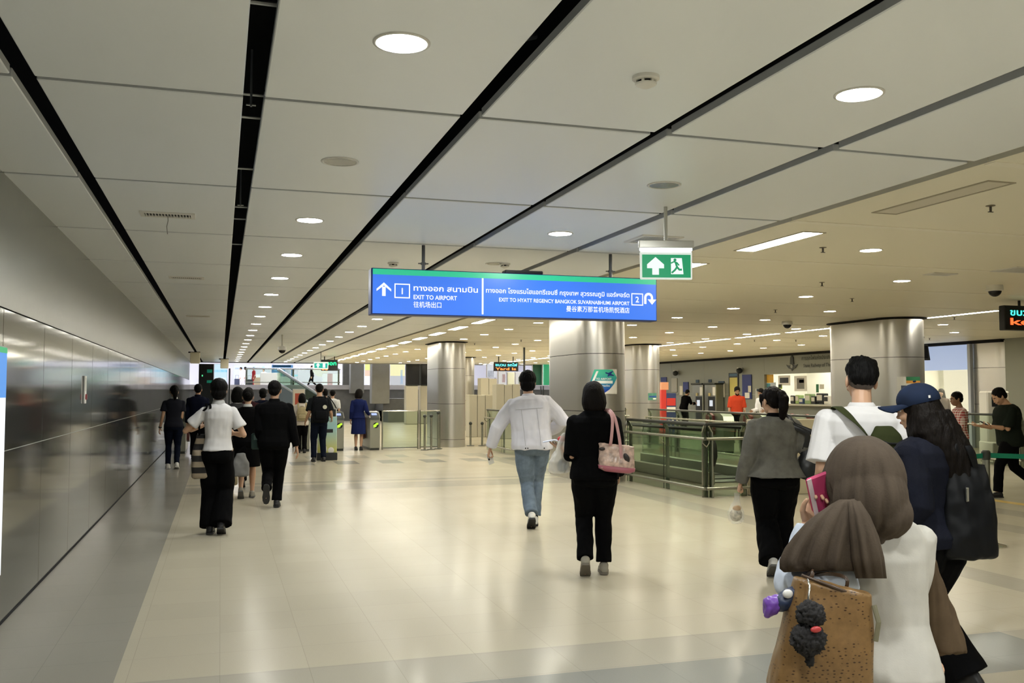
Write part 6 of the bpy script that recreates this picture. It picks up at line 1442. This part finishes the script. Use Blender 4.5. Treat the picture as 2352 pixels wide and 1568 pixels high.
for i in range(n): bm.faces.new((up[4][i], up[4][i+1], dn[4][i+1], dn[4][i]))
bmesh.ops.remove_doubles(bm, verts=bm.verts[:], dist=.0005); bmesh.ops.recalc_face_normals(bm, faces=bm.faces[:])
for v in bm.verts: v.co = Hm @ (v.co*hs)
obj('brim', bm, CAP, cap, True)
bm = B(); ell(bm, (-.02, -.015, .153), (.009, .009, .006), 10, 6)
for v in bm.verts: v.co = Hm @ (v.co*hs)
obj('top_button', bm, CAP, cap, True)
bm = B(); box(bm, -.084, -.076, -.090, -.080, .055, .069)
for v in bm.verts: v.co = Hm @ (v.co*hs)
obj('eyelet', bm, SHOE_W, cap)
bm = B(); ell(bm, (-.086, -.0, -.035), (.006, .006, .009), 10, 6)
for v in bm.verts: v.co = Hm @ (v.co*hs)
obj('earring', bm, mat('pearl', (.8, .78, .74), .2), P17.root, True)
sh = P17.root.matrix_basis @ (P17.sp(1.40, .14, 0)+V((0, 0, .04)))
p = atd(2222, 1281, dep(P17.root.location)-.16); t = thing('shoulder_bag', 'large black glossy bag at the right side of the navy jacket', 'bag', p, -.25)
bm = B(); soft_bag(bm, .29, .18, .47, .78); me = remesh(bm, .009, 2); wrinkle(me, .012, (10, 10, 7), 2); obj('body', me, mat('nylon_black', (.003, .0035, .0045), .45, spec=.2), t, True)
for dx in (-.06, .05): strap('strap', [(dx, -.02, .43), (dx*.5-.03, -.04, .56), wl(t, sh+V((.05, -.09, -.12))), wl(t, sh+V((0, 0, .012))), wl(t, sh+V((-.02, .09, -.08)))], mat('nylon_black'), t, .016, .004)
bm = B(); box(bm, -.045, -.03, -.09, -.075, .29, .36, .003); obj('buckle', bm, mat('chrome'), t)
# 19 .. 25 further people on the right
RED = cloth('shirt_orange_red', (.45, .05, .02))
def figure(label, loc, hd, ht, sex, hair, topm, botm, arms=None, legs=None, sleeve=.45, hem=.86, wt=1.05, head=(0, 5, 0), lean=0, skin=SKIN, beard=False, vox=.014, collar=None, hairm=None, wide=0.):
    f = Fig(label, loc, hd, ht, sex, wt, lean=lean, head=head, skin=skin, vox=vox)
    for s, a in (arms or {}).items(): f.arm(s, *a[0], **a[1])
    for s, a in (legs or {}).items(): f.leg(s, *a)
    f.build(hair, hairm or HAIR, beard=beard); f.top(topm, 'shirt', hem, .028, sleeve, (.078, .07, .058), .008, collar=collar); f.trousers(botm, .014+wide, .078+wide, .068+wide); f.shoes(SHOE_B); return f
figure('person in an orange red shirt with dark beard at the railings before the notice board', gpt(1692, 28.6), 150, 1.70, 'm', 'short', RED, BLK, {'L': [((.05, .24, -.40),), {}], 'R': [((.05, .24, -.40),), {}]}, head=(10, 28, 0), skin=SKIN3, beard=True, sleeve=.5, wt=1.0)
figure('person in a white shirt with dark beard leaning beside the green banner', gpt(1758, 27.6), 112, 1.66, 'm', 'short', cloth('shirt_white2', (.66, .66, .68)), BLK, {'L': [((.05, .30, -.32),), {}], 'R': [((.02, .30, -.34),), {}]}, head=(0, 22, 0), lean=16, skin=SKIN3, beard=True, sleeve=.95)
figure('person in black stooping at the left ticket machine', V((18.9, aty(1575, 935, 36).y*0+36.0, 0)), -70, 1.66, 'm', 'short', BLK, BLK, {'L': [((.05, .36, -.22),), {}], 'R': [((.02, .38, -.25),), {}]}, head=(0, 15, 0), lean=20, sleeve=.95)
figure('person seated behind the ticket office counter, only dark hair showing', V((20.9, atx(1788, 905, 20.9).y, 0)), 110, 1.56, 'm', 'short', cloth('shirt_pale', (.5, .5, .48)), BLK, sleeve=.5, vox=.016)
figure('person with long hair and a dark brown top behind the information desk', V((20.5, atx(2163, 930, 20.5).y, 0)), 135, 1.62, 'f', 'long', cloth('top_brown', (.08, .055, .04)), BLK, {'R': [((.02, .24, .02),), dict(pole=(.3, -.2, -1), pose='phone')]}, head=(-10, 5, 0), sleeve=.95)
pk = gpt(2201, 15.6); figure('person in a red and white checked shirt facing the information desk', pk, 62, 1.515, 'm', 'short', checks('shirt_checked', (.36, .05, .05), (.72, .66, .62), 150.), NAVY, {'L': [((.05, .28, -.25),), dict(pose='phone')], 'R': [((.03, .28, -.26),), dict(pose='phone')]}, head=(8, 10, 0), skin=SKIN3, sleeve=.95, wt=.95)
P25 = figure('person in a dark green shirt looking down at a phone, mid-stride', foot(2322, 1143), 66, 1.60, 'm', 'short', cloth('shirt_dark_green', (.010, .014, .010)), BLK, {'L': [((.02, .33, -.24),), dict(pose='phone', palm=(0, .3, 1))], 'R': [((-.04, .34, -.25),), dict(pose='phone', palm=(0, .3, 1))]}, {'L': ((-.08, .22, .09), 0), 'R': ((.08, -.42, .20), 52)}, head=(4, 32, 0), lean=5, sleeve=.46, wt=1.32, vox=.011, hem=.80)
p = P25.hand_point('L', .10, .03); t = thing('mobile_phone', 'dark phone held by the man in the dark green shirt', 'phone', p, math.radians(66)); bm = B(); box(bm, -.035, .035, -.07, .07, -.005, .005, .004, mtx=M.Rotation(.5, 4, 'X')); obj('body', bm, SHOE_B, t); bm = B(); box(bm, -.031, .031, -.065, .065, .005, .006, mtx=M.Rotation(.5, 4, 'X')); obj('screen', bm, glow('phone_screen', (.5, .6, .7), .6), t)
# people on the bright upper level
def up(px, d, y=None): p = gpt(px, d); p.z = UZ; return p
WH2 = cloth('fabric_white2', (.7, .68, .68))
figure('person in white walking left on the upper level with a dark suitcase', up(553, 80), 80, 1.72, 'm', 'short', WH2, WH2, legs={'L': ((-.08, .25, .09), 0), 'R': ((.08, -.3, .16), 35)}, sleeve=.95, vox=.02)
figure('person in white with long dark hair walking right of the suitcase', up(563, 78), 80, 1.70, 'f', 'long', WH2, WH2, legs={'L': ((-.08, .3, .09), 0), 'R': ((.08, -.32, .17), 35)}, sleeve=.95, vox=.02)
figure('person in a dark red dress top on the upper level by the white counter', up(582, 77.6), 100, 1.66, 'f', 'bun', cloth('fabric_red_dark', (.30, .02, .025)), cloth('fabric_red_dark'), sleeve=.5, vox=.02)
figure('person in a white shirt behind the white counter on the upper level', up(605, 82), 150, 1.62, 'm', 'short', WH2, BLK, sleeve=.5, vox=.02)
figure('person in black striding left across the upper level below the round sign', up(716, 76), 85, 1.75, 'm', 'short', BLK, BLK, legs={'L': ((-.08, .32, .09), 0), 'R': ((.08, -.34, .17), 35)}, sleeve=.95, vox=.02)
def suitcase(px, d, w, h, m, lab):
    p = up(px, d); t = thing('suitcase', lab, 'suitcase', p, 0, 'luggage on the upper level'); bm = B(); box(bm, -w/2, w/2, -.14, .14, .06, h, .04, seg=2); obj('shell', bm, m, t)
    bm = B(); tube(bm, [(-w*.3, 0, h), (-w*.3, 0, h+.3), (w*.3, 0, h+.3), (w*.3, 0, h)], .012, 6); obj('handle', bm, M_raild, t)
    for sx in (-1, 1):
        bm = B(); ell(bm, (sx*w*.38, 0, .035), (.03, .05, .035), 8, 6); obj('wheel', bm, SHOE_B, t)
suitcase(544, 78, .42, .72, cloth('case_slate', (.06, .07, .11)), 'slate suitcase pulled by the white-clad walkers'); suitcase(573, 77, .5, .66, SHOE_B, 'black box case standing left of the white counter')
def counter_up():
    p = up(597, 79.5); t = thing('shop_counter', 'white topped wooden counter on the upper level', 'counter', p); bm = B(); box(bm, -.6, .75, -.3, .3, .85, 1.1, .02); obj('top', bm, W1, t); bm = B(); box(bm, -.55, .7, -.28, .28, 0, .85); obj('body', bm, mat('counter_wood', (.45, .33, .22), .5), t)
    p = up(621, 70); t = thing('planter_screen', 'taupe upright screen at the top of the escalator', 'screen', p); bm = B(); box(bm, -.75, .7, -.1, .1, 0, 1.05, .02); obj('panel', bm, mat('screen_taupe', (.36, .31, .30), .6), t)
counter_up()
# ------------------------------------------------------------------ woman in a brown headscarf, nearest to the viewer
D0 = 2.75
P18 = Fig('person in a brown headscarf and long pale grey coat looking at a pink phone', gpt(2032, D0), -18, 1.385, 'f', .76, lean=8, turn=6, sway=-2, head=(14, 16, -4), near=True, vox=.0075)
r18 = P18.root
_h = r18.matrix_basis @ P18.head_mtx()[0].translation; _v = _h-_O; _d = _v.dot(_FW)
r18.location += _R*((1985-(1176+F*_v.dot(_R)/_d))*_d/F)
def Q(px, py, dd=0.): return wl(r18, atd(px, py, D0+dd))
P18.leg('L', (-.09, .12, .085)); P18.leg('R', (.09, -.12, .12), 20)
sh, el, wq = Q(1905, 1262, -.02), Q(1828, 1338, -.03), Q(1856, 1205, .06)
d = (Q(1876, 1150, .07)-wq).normalized(); n = (Q(1905, 1160, .0)-wq); n = (n-d*n.dot(d)).normalized()
P18.arms['L'] = (sh, el, wq, d, n, n.cross(d), 'phone')
P18.arm('R', (-.10, .25, -.22), pole=(.1, -.8, -.6), pose='hold')
P18.build(None)
COAT = cloth('coat_pale_grey', (.43, .415, .375), .06, bump=.05, bscale=220)
P18.top(COAT, 'coat', .86, .030, {'L': .28, 'R': .96}, (.062, .054, .046), wr=.007)
P18.skirt(COAT, 1.06, .16, .155, .15, name='coat_skirt', wr=.010); P18.trousers(BLK); P18.shoes(SHOE_B)
SLV = cloth('sleeve_pale_blue', (.50, .55, .64), .05)
bm = B(); tube(bm, [sh.lerp(el, -.05), sh.lerp(el, .4), el.lerp(sh, .15), el, el.lerp(wq, .3), el.lerp(wq, .7), el.lerp(wq, .93)], [.075, .072, .066, .062, .056, .046, .040], 18); ell(bm, el, (.062,)*3, 14, 10)
tube(bm, [Q(1815, 1350, -.06), Q(1870, 1345, -.09), Q(1955, 1335, -.05)], [.045, .062, .04], 14)
me = remesh(bm, .007, 3); wrinkle(me, .009, (16, 16, 12), 2); obj('sleeve', me, SLV, r18, True)
SCF = cloth('scarf_brown', (.072, .056, .042), .12, bump=.15, bscale=200)
def rings(L, n=30):
    bm = B(); R_ = []
    for px, py, dd, hw, th in L:
        c = Q(px, py, dd); u = (Q(px+1, py, dd)-c).normalized(); v = (Q(px, py, dd+1)-c).normalized(); R_.append((c, u*hw*.00128, v*th, 2.2))
    loft(bm, R_, n); return bm
bm = B()
Hm, hs = P18.Hm, P18.hs
def E2(px, py, dd, rx, ry, rz): ell(bm, Q(px, py, dd), (rx, ry, rz), 24, 16)
E2(1985, 1098, .02, .112, .128, .128); E2(1998, 1140, -.03, .105, .10, .11); E2(2036, 1178, -.05, .070, .07, .072); E2(1965, 1165, .02, .06, .075, .05); E2(1925, 1110, .06, .045, .06, .075)
loft(bm, [(Q(1975, 1150, .02), (.085, 0, 0), (0, .09, 0)), (Q(1985, 1200, .02), (.10, 0, 0), (0, .09, 0)), (Q(2000, 1240, .02), (.13, 0, 0), (0, .09, 0)), (Q(2010, 1262, .03), (.14, 0, 0), (0, .08, 0))], 24)
me = remesh(bm, .0065, 5)

_c = Q(1985, 1120, .0); _z0, _z1 = Q(1985, 1240).z, Q(1985, 1010).z
for v in me.vertices:
    a_ = math.atan2(v.co.y-_c.y, v.co.x-_c.x); f_ = (v.co.z-_z0)/(_z1-_z0); g_ = max(0, min(1, (1.05-f_)*1.6))*max(0, min(1, f_*4+.3))
    v.co += v.normal*(.0042*g_*(math.sin(15*a_+1.2*math.sin(3*a_)+2.2*f_)+.6*math.sin(26*a_-1.5*f_)))
me.update(); wrinkle(me, .003, (24, 24, 6), 3, 1)
_i = Hm.inverted(); hb_ = B(); hb_.from_mesh(me)
cut = []
for v in hb_.verts:
    q = (_i @ v.co)/hs
    if q.y > .03 and (q.x/.056)**2+((q.z+.018)/.084)**2 < 1: cut.append(v)
bmesh.ops.delete(hb_, geom=cut, context='VERTS')
hood = obj('scarf_hood', hb_, SCF, r18, True); sm_ = hood.modifiers.new('thickness', 'SOLIDIFY'); sm_.thickness = .004; sm_.offset = -1
def pleats(L, k, amp, ph=0., n=96):
    """cloth hanging from a gathered top: the folds deepen towards the hem"""
    bm = B(); R_ = []; m = len(L)
    for j, (px, py, dd, hw, th) in enumerate(L):
        c = Q(px, py, dd); u = (Q(px+1, py, dd)-c).normalized()*hw*.00122; v = (Q(px, py, dd+1)-c).normalized()*th; row = []
        for i in range(n):
            a = 2*PI*i/n; f = 1+amp*min(1, (j+.6)/m*1.4)*(math.sin(k*a+ph+.35*j*.3)+.45*math.sin((k*1.7//1)*a+1.3+ph))
            row.append(bm.verts.new(c+u*math.cos(a)*(1+(f-1)*.35)+v*math.sin(a)*f))
        R_.append(row)
    for A, Bq in zip(R_, R_[1:]):
        for i in range(n): bm.faces.new((A[i], A[(i+1) % n], Bq[(i+1) % n], Bq[i]))
    bm.faces.new(R_[0][::-1]); bm.faces.new(R_[-1]); bmesh.ops.recalc_face_normals(bm, faces=bm.faces[:]); return bm
bm = pleats([(1944, 1146, -.10, 18, .03), (1942, 1156, -.105, 34, .038), (1934, 1175, -.112, 58, .05), (1926, 1200, -.115, 76, .062), (1917, 1230, -.115, 92, .070), (1909, 1260, -.112, 104, .076), (1903, 1285, -.11, 110, .080), (1901, 1305, -.108, 108, .078), (1902, 1312, -.107, 100, .07)], 13, .12)
wr_ = bpy.data.meshes.new('scarf_cape'); bm.normal_update(); bm.to_mesh(wr_); bm.free(); wrinkle(wr_, .006, (14, 14, 5), 5); obj('scarf_cape', wr_, SCF, r18, True)
bm = pleats([(1962, 1150, -.15, 14, .02), (1974, 1185, -.165, 24, .03), (1984, 1230, -.17, 32, .036), (1992, 1280, -.168, 36, .036), (2000, 1328, -.16, 34, .03)], 7, .16, 1.); obj('scarf_end', bm, SCF, r18, True)
bm = rings([(2070, 1195, .02, 20, .05), (2100, 1235, .03, 22, .05), (2122, 1290, .04, 28, .05), (2138, 1350, .03, 36, .045), (2155, 1410, .02, 42, .04), (2172, 1465, .01, 44, .035), (2185, 1500, .0, 36, .03)], 24)
me = remesh(bm, .0065, 2); wrinkle(me, .010, (30, 30, 3), 8); obj('scarf_tail', me, cloth('scarf_tail_brown', (.075, .052, .031), .15), r18, True)
# phone in a pink case
p = r18.matrix_basis @ Q(1884, 1136, .045); t = thing('mobile_phone', 'phone in a pink case held up by the woman in the brown headscarf', 'phone', p, -.2)
mx = M.Rotation(-.35, 4, 'Y') @ M.Rotation(.35, 4, 'X')
bm = B(); box(bm, -.036, .036, -.006, .006, -.07, .07, .006, mtx=mx); obj('case', bm, mat('case_pink', (.55, .06, .16), .4), t, .6)
bm = B(); box(bm, -.033, .033, .006, .0075, -.066, .066, mtx=mx); obj('screen', bm, mat('screen_off'), t)
bm = B(); box(bm, -.034, -.020, -.0075, -.005, -.068, .068, mtx=mx); obj('side_stripe', bm, mat('case_blush', (.75, .6, .6), .4), t)
# brown patterned tote
def brown_print():
    m = mat('bag_brown_print', (.165, .095, .036), .34, spec=.4); nt = m.node_tree; b = nt.nodes['Principled BSDF']; L = nt.links.new
    tc = nt.nodes.new('ShaderNodeTexCoord'); mp = nt.nodes.new('ShaderNodeMapping'); mp.inputs['Scale'].default_value = (.8, .8, 1.5); L(tc.outputs['Object'], mp.inputs['Vector'])
    vo = nt.nodes.new('ShaderNodeTexVoronoi'); vo.inputs['Scale'].default_value = 72; vo.inputs['Randomness'].default_value = .55; L(mp.outputs['Vector'], vo.inputs['Vector'])
    r = nt.nodes.new('ShaderNodeValToRGB'); r.color_ramp.elements[0].color = (.045, .022, .01, 1); r.color_ramp.elements[0].position = .14; r.color_ramp.elements[1].color = (.165, .095, .036, 1); r.color_ramp.elements[1].position = .26
    L(vo.outputs['Distance'], r.inputs['Fac'])
    n = nt.nodes.new('ShaderNodeTexNoise'); n.inputs['Scale'].default_value = 60; L(tc.outputs['Object'], n.inputs['Vector'])
    mr = nt.nodes.new('ShaderNodeMapRange'); mr.inputs['To Min'].default_value = .75; mr.inputs['To Max'].default_value = 1.25; L(n.outputs['Fac'], mr.inputs['Value'])
    s = nt.nodes.new('ShaderNodeVectorMath'); s.operation = 'SCALE'; L(r.outputs['Color'], s.inputs[0]); L(mr.outputs['Result'], s.inputs['Scale']); L(s.outputs['Vector'], b.inputs['Base Color'])
    return m
DB = 2.47
p = atd(1878, 1590, DB); t = thing('tote_bag', 'brown patterned leather tote with a black plush charm on the near woman', 'bag', p, -.28)
sy = math.radians(9)
h = .285; bm = B(); T = M.Rotation(sy, 3, 'Y')
loft(bm, [(T @ V((0, 0, 0)), (.118, 0, 0), (0, .055, 0), 5), (T @ V((0, 0, .012)), (.132, 0, 0), (0, .068, 0), 5), (T @ V((0, 0, h*.4)), (.124, 0, .0), (0, .066, 0), 4.5), (T @ V((0, 0, h*.8)), (.108, 0, -.012), (0, .052, 0), 4), (T @ V((0, 0, h)), (.100, 0, -.022), (0, .044, 0), 4)], 30)
me = remesh(bm, .0065, 2); wrinkle(me, .0045, (14, 14, 9), 6); obj('body', me, brown_print(), t, True)
bm = B(); tube(bm, [T @ V((-.096, -.03, h+.016)), T @ V((0, -.044, h-.002)), T @ V((.092, -.03, h-.022))], .0045, 8); obj('top_trim', bm, mat('trim_darkbrown', (.05, .028, .015), .4), t, True)
e_ = wl(t, r18.matrix_basis @ el)
for dy in (.035,):
    for sx in (-.05, .05): strap('handle', [T @ V((sx, dy, h*.93)), T @ V((sx*.9, dy*.9, h+.02)), (T @ V((sx*.5, dy*.6, h+.05))).lerp(e_, .5), e_+V((sx*.15, 0, -.02))], mat('trim_darkbrown'), t, .005, .003)
bm = B(); tube(bm, [T @ V((.100, -.04, h-.03)), T @ V((.114, -.05, h-.07)), T @ V((.113, -.05, h-.12))], (.007, .003), 8); obj('zip_pull', bm, mat('pull_olive', (.14, .13, .08), .4), t)
p = atd(1862, 1430, DB-.10); t = thing('plush_charm', 'black fluffy pompom charm hanging on the brown tote', 'charm', p, 0.)
bm = B(); ell(bm, (0, 0, .02), (.036, .034, .034), 20, 14); me = remesh(bm, .004, 0); wrinkle(me, .009, (160, 160, 160), 2); obj('upper_ball', me, mat('plush_black', (.010, .009, .009), .9), t, True)
bm = B(); ell(bm, (-.008, 0, -.040), (.046, .036, .040), 20, 14); ell(bm, (-.004, 0, -.09), (.012, .01, .022), 10, 8); me = remesh(bm, .004, 0); wrinkle(me, .009, (160, 160, 160), 3); obj('lower_ball', me, mat('plush_black'), t, True)
bm = B(); ell(bm, (-.008, -.033, -.008), (.016, .006, .008), 16, 10); obj('red_tag', bm, mat('tag_red', (.36, .03, .03), .4), t, True)
bm = B(); tube(bm, [(0, .01, .05), (.02, .03, .085), (.025, .045, .10)], .003, 6); obj('loop', bm, mat('chrome'), t, True)
p = atd(1795, 1382, DB+.02); t = thing('pouch_charm', 'small navy pouch with a purple wrapped end hanging at the left of the brown tote', 'charm', p, -.3)
mx = M.Rotation(-.35, 3, 'Y')
bm = B(); loft(bm, [(mx @ V((x, 0, 0)), (0, b_, 0), (0, 0, c)) for x, b_, c in ((-.015, .02, .02), (.0, .028, .026), (.03, .03, .03), (.06, .024, .026), (.075, .01, .01))], 18); me = remesh(bm, .005, 2); wrinkle(me, .005, (40, 40, 40), 1); obj('pouch', me, mat('pouch_navy', (.015, .025, .06), .5), t, True)
bm = B(); loft(bm, [(mx @ V((x, 0, 0)), (0, b_, 0), (0, 0, c)) for x, b_, c in ((-.05, .018, .022), (-.04, .024, .028), (-.012, .022, .024), (-.005, .015, .016))], 18); me = remesh(bm, .004, 1); wrinkle(me, .004, (60, 60, 60), 4); obj('wrapped_end', me, mat('wrap_purple', (.13, .05, .30), .35), t, True)
bm = B(); ell(bm, mx @ V((.018, -.026, .022)), (.014, .008, .012), 12, 8); obj('white_patch', bm, SHOE_W, t, True)
EXPO = 0.1
# ------------------------------------------------------------------ world, camera, view
w = bpy.data.worlds.new('world'); sc.world = w; w.use_nodes = True
w.node_tree.nodes['Background'].inputs[0].default_value = (.8, .85, .9, 1); w.node_tree.nodes['Background'].inputs[1].default_value = .05
cam = bpy.data.cameras.new('camera'); cam.sensor_width = 36; cam.lens = F/2352*36; cam.clip_start = .05; cam.clip_end = 300
co = bpy.data.objects.new('camera', cam); COL.objects.link(co); sc.camera = co
co.matrix_world = M.Translation(_O) @ M((( _R.x, _U.x, -_FW.x), (_R.y, _U.y, -_FW.y), (_R.z, _U.z, -_FW.z))).to_4x4()
sc.view_settings.view_transform = 'Standard'; sc.view_settings.look = 'None'; sc.view_settings.gamma = 1; sc.view_settings.use_curve_mapping = False
sc.view_settings.exposure = EXPO
cy = sc.cycles
cy.max_bounces = 10; cy.diffuse_bounces = 6; cy.glossy_bounces = 4; cy.transmission_bounces = 8; cy.transparent_max_bounces = 8
cy.sample_clamp_indirect = 30; cy.caustics_reflective = False; cy.caustics_refractive = False
try: cy.use_denoising = True; cy.denoiser = 'OPENIMAGEDENOISE'
except Exception: pass
